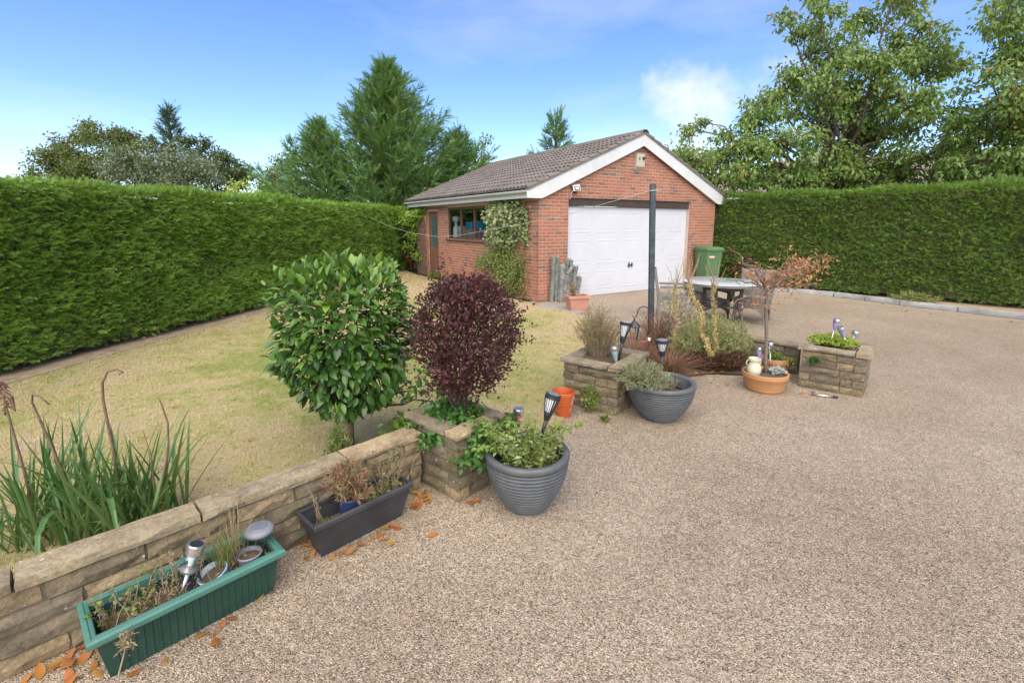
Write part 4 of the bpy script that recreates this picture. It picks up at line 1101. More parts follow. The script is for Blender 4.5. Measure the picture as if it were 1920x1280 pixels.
# weathered logs against the brick pier
t = thing('weathered_logs', 'cluster of weathered grey upright logs leaning on the brick pier', 'logs', gpt(0.62, -0.16, 0), GA)
rl = random.Random(8)
for x, y, h, r_, lean in ((-0.30, 0.05, 1.06, 0.055, 0.01), (-0.19, 0.07, 1.05, 0.06, 0.0), (-0.12, -0.02, 0.86, 0.085, 0.02), (0.02, 0.07, 0.80, 0.09, -0.04), (0.10, 0.06, 0.95, 0.05, 0.0), (0.19, 0.05, 0.96, 0.05, 0.02),
                          (0.24, -0.02, 0.82, 0.06, 0.03), (0.02, -0.06, 0.64, 0.055, 0.0), (-0.06, -0.08, 0.54, 0.05, 0.0), (0.32, -0.04, 0.56, 0.055, 0.04), (0.14, -0.10, 0.42, 0.055, 0.0)):
    pts = [(x + lean * s * 2 + rl.uniform(-0.012, 0.012), y + rl.uniform(-0.01, 0.01), h * s) for s in (0, 0.2, 0.4, 0.6, 0.8, 0.95, 1.0)]
    m = MB().tube(pts, [r_ * rl.uniform(0.85, 1.15) for _ in range(6)] + [r_ * 0.8], 8)
    m.v = [(p[0] + rl.uniform(-0.011, 0.011), p[1] + rl.uniform(-0.011, 0.011), p[2] + (rl.uniform(-0.10, 0.02) if p[2] > h * 0.97 else 0)) for p in m.v]
    m.build('log', M['driftwood'], t)
MB().tube([(0.0, -0.09, 0.62), (0.10, -0.10, 0.74), (0.20, -0.06, 0.80)], [0.04, 0.045, 0.03], 8).build('log', M['driftwood'], t)
MB().lathe([(0.10, 0), (0.13, 0.06), (0.12, 0.17), (0.16, 0.21), (0.14, 0.26), (0.05, 0.28)], 14, (0.06, -0.20, 0)).build('stump', M['driftwood'], t)

# cream jar in the bowl
t = thing('cream_jar', 'squat cream glazed jar standing in the terracotta bowl', 'jar', (2.553, 4.845, 0.165))
MB().lathe([(0.045, 0), (0.058, 0.006), (0.070, 0.045), (0.070, 0.085), (0.052, 0.122), (0.046, 0.140), (0.058, 0.158), (0.064, 0.178), (0.060, 0.184), (0.050, 0.180), (0.044, 0.155), (0.044, 0.10)], 32, cap=(True, True)).build('body', M['cream'], t, smooth=True)
for s in (-1, 1):
    MB().tube([(s * 0.055, 0.02, 0.16), (s * 0.075, 0.02, 0.14), (s * 0.075, 0.02, 0.115), (s * 0.064, 0.02, 0.10)], 0.007, 7).build('ear', M['cream'], t, smooth=True)

# ================================================================== solar lights
def tilt(t, top, base):
    d = (Vector(top) - Vector(base)).normalized(); t.rotation_mode = 'QUATERNION'; t.rotation_quaternion = d.to_track_quat('Z', 'Y'); t.location = base
def torch(label, base, top, head=0.17, r=0.052):
    L = (Vector(top) - Vector(base)).length
    t = thing('solar_torch', label, 'solar light', base, 0, 'black torch-shaped solar lights'); tilt(t, top, base)
    z0 = L - head
    MB().tube([(0, 0, -0.04), (0, 0, z0 * 0.6), (0, 0, z0 + 0.01)], [0.009, 0.011, 0.014], 10).build('stake', M['black'], t, smooth=True)
    MB().lathe([(0.014, z0), (0.024, z0 + head * 0.2), (0.040, z0 + head * 0.62), (0.048, L - 0.022)], 24, cap=(True, False)).build('inner_cone', M['milky'], t, smooth=True)
    for k in range(18):
        a = 2 * pi * k / 18
        if k % 9 in (0, 1, 2): w_ = 0.011
        else: w_ = 0.004
        p = [((0.0155 + (0.0505 - 0.0155) * ((z - 0) ** 0.95)) * cos(a), (0.0155 + (0.0505 - 0.0155) * (z ** 0.95)) * sin(a), z0 + (head - 0.022) * z) for z in (0, 0.33, 0.66, 1.0)]
        MB().tube(p, w_ * 0.5, 5).build('slat', M['black'], t)
    MB().lathe([(0.0145, z0 - 0.004), (0.030, z0 + head * 0.32), (0.0255, z0 + head * 0.36)], 24, cap=(False, False)).build('lower_cup', M['black'], t, smooth=True)
    MB().lathe([(0.050, L - 0.028), (r, L - 0.024), (r + 0.002, L - 0.004), (r - 0.004, L)], 28).build('cap', M['black'], t, smooth=True, auto=35)
    MB().lathe([(0.001, L + 0.0025), (r - 0.012, L + 0.0025), (r - 0.010, L + 0.001)], 28, cap=(False, False)).build('solar_panel', M['solar'], t)
    return t
torch('black solar torch leaning over the planter of dry heather', (1.02, 4.42, 0.42), (1.085, 4.44, 0.815), 0.20, 0.056)
torch('black solar torch standing upright in the lavender pot', (1.375, 4.22, 0.27), (1.365, 4.21, 0.70), 0.15, 0.058)
torch('black solar torch leaning out of the leafy near pot', (0.165, 2.84, 0.33), (0.262, 2.86, 0.685), 0.17, 0.048)
def cone_light(label, base, top, glass, r=0.034, head=0.115):
    L = (Vector(top) - Vector(base)).length
    t = thing('solar_light', label, 'solar light', base, 0, 'small steel and glass solar lights'); tilt(t, top, base)
    z0 = L - head
    MB().tube([(0, 0, -0.03), (0, 0, z0 + 0.005)], 0.006, 9).build('stake', M['steel'], t, smooth=True)
    MB().lathe([(0.010, z0), (0.018, z0 + 0.02), (r * 0.92, L - 0.042)], 20, cap=(True, True)).build('shade', glass, t, smooth=True, auto=50)
    MB().lathe([(r, L - 0.040), (r + 0.001, L - 0.036), (r + 0.001, L - 0.006), (r - 0.002, L)], 24).build('cap', M['steel'], t, smooth=True, auto=35)
    MB().lathe([(0.001, L + 0.0015), (r - 0.006, L + 0.0015)], 20, cap=(False, False)).build('solar_panel', M['solar'], t)
    return t
cone_light('purple glass solar light leaning left in the lime green planter', (3.40, 4.97, 0.42), (3.445, 4.95, 0.745), M['purple'])
cone_light('purple glass solar light leaning right in the lime green planter', (3.585, 4.93, 0.42), (3.455, 4.91, 0.665), M['purple'], head=0.13)
cone_light('clear glass solar light at the edge of the lime green planter', (3.668, 4.99, 0.43), (3.682, 4.985, 0.608), M['clear'], head=0.11)
cone_light('purple glass solar light in the terracotta bowl behind the jar', (2.66, 4.93, 0.17), (2.625, 4.92, 0.445), M['purple'], head=0.13)
cone_light('clear glass solar light behind the trunk of the small tree', (2.82, 5.02, 0.16), (2.80, 5.03, 0.47), M['clear'], head=0.12)
cone_light('red glass solar light standing between planter and leafy pot', (0.045, 3.18, 0.0), (0.045, 3.17, 0.465), M['red_glass'], r=0.037, head=0.14)
cone_light('steel and teal glass solar light among the dry heather', (0.99, 4.36, 0.42), (0.955, 4.36, 0.60), M['teal_glass'], r=0.036, head=0.15)
# big steel light leaning in the green trough
t = thing('steel_solar_light', 'brushed steel solar light with crackled glass leaning in the green trough', 'solar light'); base = Vector((-1.425, 1.80, 0.14)); top = Vector((-1.355, 1.85, 0.385)); tilt(t, top, base)
L = (top - base).length
MB().tube([(0, 0, -0.03), (0, 0, L - 0.115)], 0.009, 12).build('stake', M['steel'], t, smooth=True)
MB().lathe([(0.012, L - 0.125), (0.034, L - 0.118), (0.036, L - 0.108), (0.018, L - 0.098), (0.018, L - 0.09)], 28).build('collar', M['steel'], t, smooth=True, auto=40)
MB().lathe([(0.018, L - 0.09), (0.031, L - 0.075), (0.035, L - 0.058), (0.030, L - 0.044)], 14, cap=(False, False)).build('globe', M['clear'], t)
MB().lathe([(0.010, L - 0.09), (0.014, L - 0.06), (0.010, L - 0.045)], 10).build('lamp', M['milky'], t)
MB().lathe([(0.032, L - 0.043), (0.0345, L - 0.040), (0.0345, L - 0.004), (0.031, L)], 28).build('cap', M['steel'], t, smooth=True, auto=35)
MB().lathe([(0.001, L + 0.0015), (0.026, L + 0.0015)], 20, cap=(False, False)).build('solar_panel', M['black'], t)
# mushroom light
t = thing('mushroom_light', 'grey mushroom-shaped solar light above the far end of the green trough', 'solar light', (-1.218, 2.085, 0.12))
MB().tube([(0, 0, -0.02), (0, 0, 0.09)], 0.008, 10).build('stake', M['black'], t, smooth=True)
MB().lathe([(0.018, 0.09), (0.030, 0.10), (0.034, 0.135), (0.030, 0.15)], 20).build('diffuser', M['clear'], t, smooth=True)
MB().lathe([(0.030, 0.150), (0.060, 0.152), (0.068, 0.163), (0.064, 0.176), (0.045, 0.184), (0.001, 0.187)], 32, cap=(True, False)).build('cap', M['grey_plastic'], t, smooth=True)
MB().lathe([(0.001, 0.1895), (0.034, 0.1875), (0.038, 0.184)], 24, cap=(False, False)).build('solar_panel', M['solar'], t)
# lantern on a crook
t = thing('lantern', 'black lantern hanging from a curved iron crook beside the post', 'lantern', (1.79, 6.12, 0))
MB().tube([(0.0, 0, 0), (0.0, 0, 0.60)] + [(-0.075 + 0.075 * cos(a), 0, 0.60 + 0.075 * sin(a)) for a in [radians(x) for x in range(15, 166, 25)]] + [(-0.155, 0, 0.57), (-0.17, 0, 0.535), (-0.195, 0, 0.525), (-0.215, 0, 0.55)], 0.007, 8).build('crook', M['wire'], t, smooth=True)
lx = -0.185
MB().tube([(lx, 0, 0.53), (lx, 0, 0.505)], 0.004, 6).lathe([(0.085, 0.405), (0.088, 0.412), (0.07, 0.435), (0.028, 0.475), (0.016, 0.49), (0.014, 0.51)], 6, (lx, 0, 0)).build('roof', M['wire'], t)
MB().lathe([(0.045, 0.26), (0.062, 0.40)], 6, (lx, 0, 0)).build('glass', M['clear'], t)
for k in range(6):
    a = 2 * pi * k / 6; MB().tube([(lx + 0.048 * cos(a), 0.048 * sin(a), 0.255), (lx + 0.066 * cos(a), 0.066 * sin(a), 0.405)], 0.005, 5).build('bar', M['wire'], t)
MB().lathe([(0.03, 0.235), (0.052, 0.245), (0.052, 0.262), (0.01, 0.265)], 6, (lx, 0, 0)).build('base', M['wire'], t)
# steel tube lying on the gravel
t = thing('steel_tube', 'short silver and black tube lying on gravel before the lime green planter', 'tube', (3.19, 4.62, 0.014), radians(-24))
MB().tube([(-0.13, 0, 0), (0.06, 0, 0)], 0.011, 12).build('barrel', M['steel'], t, smooth=True)
MB().tube([(0.06, 0, 0), (0.10, 0, 0)], 0.0125, 12).build('tip', M['black'], t, smooth=True)
# red flower ornament and white stake in the bed
t = thing('flower_ornament', 'small red flower ornament on a thin stake in the bronze grasses', 'ornament', (1.50, 5.30, 0))
MB().tube([(0, 0, 0), (0.01, 0, 0.40)], 0.004, 6).build('stake', M['twig_dry'], t)
redm = pmat('red_petal', (0.55, 0.09, 0.07), (0.48, 0.06, 0.05), 0.5)
f = Fol(); nn = 7; an = np.linspace(0, 2 * pi, nn, endpoint=False)
f.add(ROUND, np.tile([[0.01, 0, 0.40]], (nn, 1)), np.c_[np.cos(an), np.sin(an), np.full(nn, 0.35)], [0, 0, 1], 0.045).build('petals', redm, t)
t = thing('white_stake', 'small white and maroon stake standing behind the bronze grasses', 'ornament', (1.60, 5.42, 0))
MB().tube([(0, 0, 0), (0, 0, 0.38)], 0.009, 8).build('stake', M['f_burgundy'], t)
MB().lathe([(0.008, 0.38), (0.018, 0.395), (0.016, 0.42), (0.004, 0.43)], 12).build('knob', M['milky'], t, smooth=True)

# ================================================================== post, line, bin, furniture
t = thing('washing_line_post', 'tall blue-grey square timber washing line post', 'post', (2.062, 6.9, 0)); 
lean = (1.983 - 2.062)
V = []
for z in (0, 2.27, 2.29):
    k = 0.036 if z < 2.28 else 0.029
    for i, j in ((-1, -1), (1, -1), (1, 1), (-1, 1)): V.append((lean * z / 2.29 + i * k, j * k, z))
MB().add(V, [(3, 2, 1, 0), (8, 9, 10, 11)] + [(q * 4 + i, q * 4 + (i + 1) % 4, q * 4 + 4 + (i + 1) % 4, q * 4 + 4 + i) for q in (0, 1) for i in range(4)]).build('shaft', M['post'], t, rot=(0, 0, 0))
tx = lean * 2.2 / 2.29
MB().tube([(tx - 0.048, -0.048, 2.19), (tx + 0.048, -0.048, 2.20), (tx + 0.048, 0.048, 2.19), (tx - 0.048, 0.048, 2.20), (tx - 0.048, -0.048, 2.19)], 0.006, 6).tube([(tx + 0.04, -0.045, 2.20), (tx + 0.10, -0.05, 2.195)], 0.004, 5).build('knot', M['rope'], t)
cl_ = [Vector((1.955, 6.88, 2.195)), Vector((1.45, 7.35, 2.05)), Vector((0.85, 8.15, 1.87)), Vector((0.2, 9.2, 1.73)), Vector((-0.55, 10.2, 1.60)), Vector((-1.15, 10.8, 1.48)), Vector((-1.78, 11.5, 1.43)), Vector((-2.6, 12.4, 1.50)), Vector((-3.45, 13.4, 1.68)), Vector((-4.45, 14.6, 2.0))]
wl_ = MB().tube(cl_, 0.0035, 6).build('washing_line', M['rope'], None, smooth=True)
tag(wl_, 'pale washing line sagging from the post across the garage', 'washing line')

t = thing('wheelie_bin', 'green wheelie bin with pink label beside the garage pier', 'bin', (5.33, 12.98, 0), radians(14)); t.scale = (0.86, 0.86, 1.0)
b = MB(); b.frustum_box((0, 0, 0.06), (0.44, 0.50), (0.56, 0.66), 0.96); b.build('body', M['bin'], t, bevel=0.03)
MB().box((0, -0.01, 1.035), (0.60, 0.70, 0.045)).build('rim', M['bin'], t, bevel=0.012)
V = [(-0.31, -0.37, 1.06), (0.31, -0.37, 1.06), (0.31, 0.36, 1.06), (-0.31, 0.36, 1.06), (-0.27, -0.30, 1.115), (0.27, -0.30, 1.115), (0.27, 0.32, 1.135), (-0.27, 0.32, 1.135)]
MB().add(V, [(3, 2, 1, 0), (4, 5, 6, 7), (0, 1, 5, 4), (1, 2, 6, 5), (2, 3, 7, 6), (3, 0, 4, 7)]).build('lid', M['bin'], t, bevel=0.015)
MB().tube([(-0.26, 0.37, 1.06), (-0.2, 0.43, 1.08), (0.2, 0.43, 1.08), (0.26, 0.37, 1.06)], 0.016, 8).build('handle', M['bin'], t)
for s in (-1, 1): MB().tube([(s * 0.22, 0.24, 0.1), (s * 0.28, 0.24, 0.1)], 0.1, 16).build('wheel', M['black'], t)
MB().box((-0.10, -0.3155, 0.87), (0.20, 0.004, 0.085), R=Matrix.Rotation(radians(-4.6), 3, 'X')).build('label', pmat('pink_label', (0.62, 0.24, 0.16), (0.56, 0.2, 0.13), 0.5), t)
for k in range(5): MB().box((-0.165 + k * 0.032, -0.3205, 0.87), (0.020, 0.003, 0.035), R=Matrix.Rotation(radians(-4.6), 3, 'X')).build('label_print', M['milky'], t)

# round glass table on a woven base
t = thing('patio_table', 'round glass-topped patio table on a dark woven base', 'table', (3.69, 8.28, 0))
MB().lathe([(0.62, 0.695), (0.65, 0.70), (0.655, 0.715), (0.645, 0.725), (0.0, 0.725)], 56, cap=(False, False)).build('rim', M['wicker'], t, smooth=True, auto=40)
MB().lathe([(0.001, 0.731), (0.64, 0.731), (0.652, 0.735), (0.64, 0.74), (0.001, 0.741)], 56, cap=(False, False)).build('glass_top', M['table_glass'], t, smooth=True, auto=40)
def arch_panel(w, h0, h1, arch_h):
    """panel in the xz plane with an arched cut at the bottom"""
    P = [(-w / 2, h1), (-w / 2, h0), (-w / 2 + 0.04, h0)]
    P += [(-(w / 2 - 0.05) * cos(a), h0 + arch_h * sin(a)) for a in [radians(x) for x in range(0, 181, 20)]]
    P += [(w / 2 - 0.04, h0), (w / 2, h0), (w / 2, h1)]
    return P
def woven_box(t, w, h0, h1, arch, c=(0, 0), d=None, name='woven_panel', mat='wicker'):
    for k in range(4):
        P = arch_panel(w, h0, h1, arch); n = len(P)
        V = [(x, -w / 2, z) for x, z in P] + [(x, -w / 2 + 0.02, z) for x, z in P]
        F = [tuple(range(n - 1, -1, -1)), tuple(range(n, 2 * n))] + [(i, (i + 1) % n, n + (i + 1) % n, n + i) for i in range(n)]
        R = Matrix.Rotation(k * pi / 2, 3, 'Z')
        MB().add([tuple(R @ Vector(p) * (1 if k % 2 == 0 else 0.999) + Vector((c[0], c[1], 0))) for p in V], F).build(name, M[mat], t)
for k in (0, 1):
    a_ = radians(45 + 90 * k); MB().box((0, 0, 0.30), (0.60, 0.03, 0.03), rz=a_).build('crossbar', M['dark_wicker'], t)
MB().lathe([(0.30, 0.60), (0.34, 0.62), (0.34, 0.69), (0.30, 0.69)], 24, cap=(False, False)).build('apron', M['dark_wicker'], t)
for i in (-1, 1):
    for j in (-1, 1): MB().tube([(i * 0.24, j * 0.24, 0.69), (i * 0.20, j * 0.20, 0.34), (i * 0.28, j * 0.28, 0)], [0.03, 0.028, 0.02], 8).build('leg', M['dark_wicker'], t)
def chair(label, loc, rz):
    """woven dining chair; faces -y"""
    t = thing('wicker_chair', label, 'chair', loc, rz, 'woven patio chairs')
    woven_box(t, 0.52, 0.13, 0.40, 0.14, name='skirt_panel')
    MB().box((0, 0, 0.415), (0.54, 0.54, 0.05)).build('seat', M['wicker'], t, bevel=0.012)
    MB().box((0, 0.285, 0.66), (0.56, 0.055, 0.52), R=Matrix.Rotation(radians(-9), 3, 'X')).build('backrest', M['wicker'], t, bevel=0.018)
    for s in (-1, 1):
        MB().box((s * 0.275, -0.02, 0.60), (0.06, 0.50, 0.04)).box((s * 0.275, -0.25, 0.50), (0.05, 0.045, 0.17)).build('armrest', M['wicker'], t, bevel=0.01)
        for q in (-1, 1): MB().tube([(s * 0.24, q * 0.24, 0.16), (s * 0.25, q * 0.25, 0)], [0.022, 0.013], 8).build('leg', M['wicker'], t)
    return t
chair('woven patio chair side-on between the post and the glass table', (3.00, 8.85, 0), radians(74))
chair('woven patio chair facing us behind the withered maple', (4.32, 8.45, 0), radians(-38))
chair('low woven patio chair tucked under the far side of the table', (3.72, 8.86, 0), radians(4)).scale = (1, 1, 0.80)

# ================================================================== hedges
def hedge(label, A, B, h, thick, mat, dens, size, seed, lean=0.25, top_up=1.0):
    """clipped conifer hedge; A->B is the foot of the visible face, foliage faces to the right of A->B"""
    A = np.array(A, float); B = np.array(B, float); d = B - A; L = np.linalg.norm(d); d /= L; n = np.array([d[1], -d[0]])
    t = thing('hedge', label, 'hedge', (A[0], A[1], 0))
    rel = np.array([A[0], A[1], 0])
    f = Fol(); core = MB()
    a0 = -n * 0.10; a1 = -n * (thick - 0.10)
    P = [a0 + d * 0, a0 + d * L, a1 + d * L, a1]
    core.prism([tuple(p) for p in P], 0.12, h - 0.14).build('inner_shade_core', M['hedge_dark'], t)  # solid filler; its dark colour stands in for shade behind the sprays
    tr = MB(); r = random.Random(seed); s = 0.3
    while s < L:
        p = d * s - n * r.uniform(0.12, 0.3); MB().tube([(p[0], p[1], 0), (p[0] + r.uniform(-.05, .05), p[1], 0.5)], [0.035, 0.025], 6).build('stem', M['bark'], t); s += r.uniform(0.4, 0.7)
    def vnoise(seed_, cu, cz):
        g = np.random.default_rng(seed_).random((int(L / cu) + 4, int(3.2 / cz) + 4))
        def f_(u, z):
            x, y = u / cu, np.clip(z, 0, 3.1) / cz; i, j = x.astype(int), y.astype(int); a_, b_ = x - i, y - j; a_ = a_ * a_ * (3 - 2 * a_); b_ = b_ * b_ * (3 - 2 * b_)
            return (g[i, j] * (1 - a_) + g[i + 1, j] * a_) * (1 - b_) + (g[i, j + 1] * (1 - a_) + g[i + 1, j + 1] * a_) * b_ - 0.5
        return f_
    n1, n2, n3, n4 = vnoise(seed, 1.3, 0.9), vnoise(seed + 10, 0.5, 0.35), vnoise(seed + 20, 0.17, 0.12), vnoise(seed + 30, 0.8, 0.5)
    def bumps(u, z): return 0.13 * n1(u, z) + 0.10 * n2(u, z) + 0.07 * n3(u, z)
    # visible face
    N = int(L * h * dens); u = RNG.random(N) * L; z = 0.10 + (RNG.random(N) ** 0.92) * (h - 0.12)
    off = bumps(u, z) - np.abs(RNG.normal(0, 0.055, N)) - 0.10 * np.clip((0.45 - z) / 0.45, 0, 1) * RNG.random(N) - 0.05 * np.clip((z - h + 0.15) / 0.15, 0, 1)
    pos = np.c_[(d[None] * u[:, None] + n[None] * off[:, None]), z]
    dr = np.c_[n[None] * RNG.uniform(0.35, 0.9, N)[:, None] + d[None] * RNG.normal(lean, 0.45, N)[:, None], RNG.normal(0.22, 0.32, N)]
    nh = np.c_[n[None] * RNG.normal(0.55, 0.3, N)[:, None] + d[None] * RNG.normal(0, 0.3, N)[:, None], RNG.normal(0.7, 0.25, N)]
    sc = RNG.uniform(0.7, 1.3, N) * size
    # patches of lighter growth, run of darker below
    tone = np.clip(0.5 + 0.5 * n4(u, z) + 0.4 * n3(u, z) + RNG.normal(0, 0.26, N), 0, 0.999)
    for k in range(3):
        q = slice(k, None, 3); f.add(SPRAYS[k], pos[q], dr[q], nh[q], sc[q], tone[q])
    # top
    N = int(L * thick * dens * 0.75); u = RNG.random(N) * L; w = RNG.random(N) * (thick + 0.02) - 0.04
    z = h + 0.03 * np.sin(u * 3.3) + 0.03 * np.sin(u * 0.9 + 2) + RNG.normal(-0.02, 0.03, N)
    pos = np.c_[d[None] * u[:, None] - n[None] * w[:, None], z - 0.05]
    dr = np.c_[RNG.normal(0, 0.45, (N, 2)) + d[None] * lean * 0.6 + n[None] * 0.2, np.full(N, top_up)]
    f.add(SPRAYS[0], pos[0::2], dr[0::2], rand_dir(len(pos[0::2])), RNG.uniform(0.7, 1.35, len(pos[0::2])) * size, np.clip(RNG.normal(0.8, 0.15, len(pos[0::2])), 0, 0.999))
    f.add(SPRAYS[1], pos[1::2], dr[1::2], rand_dir(len(pos[1::2])), RNG.uniform(0.7, 1.35, len(pos[1::2])) * size, np.clip(RNG.normal(0.8, 0.15, len(pos[1::2])), 0, 0.999))
    o = f.build('foliage', mat, t)
    # dead brown bits near the foot
    f = Fol(); N = int(L * 26); u = RNG.random(N) * L; z = RNG.random(N) ** 1.6 * h * 0.8
    pos = np.c_[d[None] * u[:, None] + n[None] * (bumps(u, z) - 0.03)[:, None], z + 0.06]
    dr = np.c_[n[None] * np.full((N, 1), 0.7) + d[None] * RNG.normal(0, 0.6, N)[:, None], RNG.normal(-0.1, 0.4, N)]
    f.add(SPRAYS[2], pos, dr, rand_dir(N, 0.6), RNG.uniform(0.6, 1.0, N) * size).build('dead_sprays', M['f_dry'], t)
    return t
hedge('tall clipped green conifer hedge along the far side of the lawn', (-6.25, 2.0), (-5.05, 10.0), 2.25, 1.3, M['f_hedge'], 1800, 0.102, 1)
hedge('far stretch of clipped conifer hedge reaching behind the garage', (-5.05, 10.0), (-3.9, 19.2), 2.27, 1.3, M['f_hedge'], 820, 0.138, 2)
hedge('clipped green conifer hedge behind the kerb beside the driveway', (5.55, 14.13), (12.4, 7.55), 2.55, 1.2, M['f_hedge_r'], 1050, 0.122, 3, lean=0.1)

# ================================================================== trees
def limb(p0, p1, r0, r1, r, n=7, wob=0.06, sag=0.0):
    p0 = Vector(p0); p1 = Vector(p1); L = (p1 - p0).length
    pts = []; rad = []
    for i in range(n):
        s = i / (n - 1); q = p0.lerp(p1, s) + Vector((r.uniform(-1, 1), r.uniform(-1, 1), r.uniform(-1, 1))) * wob * L * s * (1 - s) * 2 + Vector((0, 0, -sag * L * 4 * s * (1 - s)))
        pts.append(q); rad.append(r0 + (r1 - r0) * s)
    return pts, rad
def broadleaf(name, label, base, fork_z, r_trunk, clumps, mat, leaf, size, dens, seed, droop=0.5, bark='bark', yellow=0.0, berries=0, sub=9, group='trees beyond the hedges'):
    r = random.Random(seed); t = thing(name, label, 'tree', base, 0, group)
    B = Vector(base); fork = Vector((0.0, 0.0, fork_z))
    tm = MB(); pts, rad = limb((0, 0, 0), fork, r_trunk, r_trunk * 0.72, r, 6, 0.05); tm.tube(pts, rad, 9)
    lv = Fol(); ye = Fol(); be = MB()
    for (x, y, z, cr) in clumps:
        c = Vector((x, y, z)) - B
        start = fork.lerp(Vector((c.x * 0.3, c.y * 0.3, fork_z + (c.z - fork_z) * 0.35)), r.uniform(0.0, 0.8)) if c.z > fork_z else fork * r.uniform(0.6, 0.9)
        p_, q_ = limb(start, c, r_trunk * 0.24, 0.012, r, 8, 0.16, -0.05); tm.tube(p_, q_, 6)
        for k in range(sub):
            v = Vector((r.gauss(0, 1), r.gauss(0, 1), r.gauss(0.15, 0.8))).normalized() * cr * r.uniform(0.35, 1.0)
            v.z *= 0.85
            e = c + v; p_, q_ = limb(c + v * 0.1, e, 0.018, 0.006, r, 4, 0.15); tm.tube(p_, q_, 4, cap=False)
            sr = cr * r.uniform(0.28, 0.5); n = max(6, int(dens * sr * sr * r.uniform(0.7, 1.3)))
            o = RNG.normal(0, 0.42, (n, 3)) * sr; o[:, 2] *= 0.75
            o[:, 2] -= 0.25 * droop * np.linalg.norm(o[:, :2], axis=1)
            pos = np.array(e)[None] + o
            dr = unit(o + 1e-6) * 0.5 + RNG.normal(0, 0.5, (n, 3)); dr[:, 2] -= droop
            nh = RNG.normal(0, 0.5, (n, 3)); nh[:, 2] += 0.9
            tone = np.clip(RNG.normal(r.uniform(0.2, 0.8), 0.2, n), 0, 0.999)
            lv.add(leaf, pos, dr, nh, RNG.uniform(0.65, 1.25, n) * size, tone)
            if yellow and r.random() < yellow:
                m = max(3, n // 14); i_ = RNG.integers(0, n, m); ye.add(leaf, pos[i_] + RNG.normal(0, 0.04, (m, 3)), dr[i_], nh[i_], size * RNG.uniform(0.8, 1.2, m))
            if berries and r.random() < berries:
                for _ in range(r.randint(3, 7)):
                    p = e + Vector((r.gauss(0, 1), r.gauss(0, 1), r.gauss(-0.3, 0.8))) * sr * 0.45
                    be.lathe([(0.004, -0.024), (0.022, -0.008), (0.022, 0.010), (0.004, 0.024)], 6, tuple(p))
    tm.build('trunk', M[bark], t, smooth=True)
    lv.build('crown', mat, t)
    if ye.n: ye.build('turning_leaves', M['f_tree_yellow'], t)
    if be.v: be.build('berries', M['berry'], t, smooth=True)['kind'] = 'stuff'
    return t
CLOW_A = [(7.12, 14.22, 2.87, 0.6), (8.43, 14.34, 2.88, 0.63), (9.4, 14.39, 2.93, 0.64), (10.45, 14.54, 2.9, 0.61), (11.37, 14.34, 3.03, 0.66), (12.46, 14.52, 3.05, 0.67), (12.57, 13.63, 3.04, 0.6), (5.96, 14.57, 2.93, 0.54), (5.36, 14.9, 3.28, 0.5)]
CLOW_B = [(12.05, 12.19, 2.84, 0.61), (12.86, 12.34, 2.92, 0.61), (11.42, 12.0, 2.81, 0.46)]
CA = [(5.17, 14.1, 3.53, 0.68), (6.27, 14.86, 3.47, 0.96), (6.79, 14.43, 4.31, 0.85), (7.48, 15.01, 5.18, 0.72), (8.27, 15.06, 5.64, 0.87), (6.53, 13.86, 3.07, 0.74), (7.4, 13.83, 4.01, 1.09), (9.64, 15.59, 4.84, 1.33), (8.78, 14.15, 5.69, 0.97), (7.41, 14.09, 7.17, 0.41), (9.1, 15.99, 7.68, 0.58), (8.83, 14.68, 7.68, 0.53), (9.73, 15.59, 7.0, 0.89), (9.97, 14.69, 6.42, 1.0), (10.55, 15.1, 5.35, 1.28), (10.31, 13.88, 6.02, 0.8), (11.4, 15.09, 7.27, 0.7), (11.91, 15.67, 8.15, 0.64), (11.69, 14.81, 6.88, 0.69), (12.55, 15.35, 6.33, 0.8), (13.03, 15.18, 6.35, 0.6), (10.72, 13.66, 4.87, 1.09), (11.41, 15.4, 4.17, 1.32), (9.88, 14.98, 3.48, 1.13), (12.14, 14.25, 4.72, 0.91), (11.41, 13.58, 3.6, 0.88), (14.13, 15.66, 4.21, 0.84), (8.29, 14.68, 3.14, 0.8), (5.4, 15.3, 4.55, 0.29), (6.03, 15.7, 4.86, 0.3), (11.28, 15.29, 3.2, 0.83), (9.18, 15.8, 8.88, 0.73), (10.91, 14.49, 8.41, 0.88), (10.56, 15.5, 7.72, 0.56)] + CLOW_A
CB = [(11.74, 12.26, 6.58, 0.57), (12.94, 13.09, 6.16, 0.61), (12.24, 12.99, 6.5, 0.34), (11.02, 11.67, 5.11, 0.34), (11.64, 11.73, 4.78, 0.56), (11.88, 11.87, 4.22, 0.76), (12.53, 13.14, 4.42, 0.7), (12.53, 12.24, 3.42, 0.92), (11.54, 12.56, 4.11, 0.47), (11.41, 12.01, 3.26, 0.71), (12.46, 12.36, 3.05, 0.67), (12.67, 12.16, 5.73, 1.14), (13.2, 12.1, 3.9, 1.42), (12.76, 12.49, 7.26, 1.02), (14.45, 12.49, 5.22, 1.58), (11.7, 13.04, 3.26, 0.63), (15.31, 12.66, 3.34, 1.64)] + CLOW_B
broadleaf('broadleaf_tree', 'big spreading green tree with red berries behind the driveway hedge', (9.85, 14.9, 0), 2.9, 0.24, CA, M['f_tree'], LEAF, 0.145, 700, 21, 0.6, 'bark', 0.13, 0.09, 12)
broadleaf('broadleaf_tree', 'green tree with red berries at the edge of the photo beyond the hedge', (13.6, 12.7, 0), 2.4, 0.2, CB, M['f_tree'], LEAF, 0.14, 700, 22, 0.6, 'bark', 0.12, 0.10, 12)
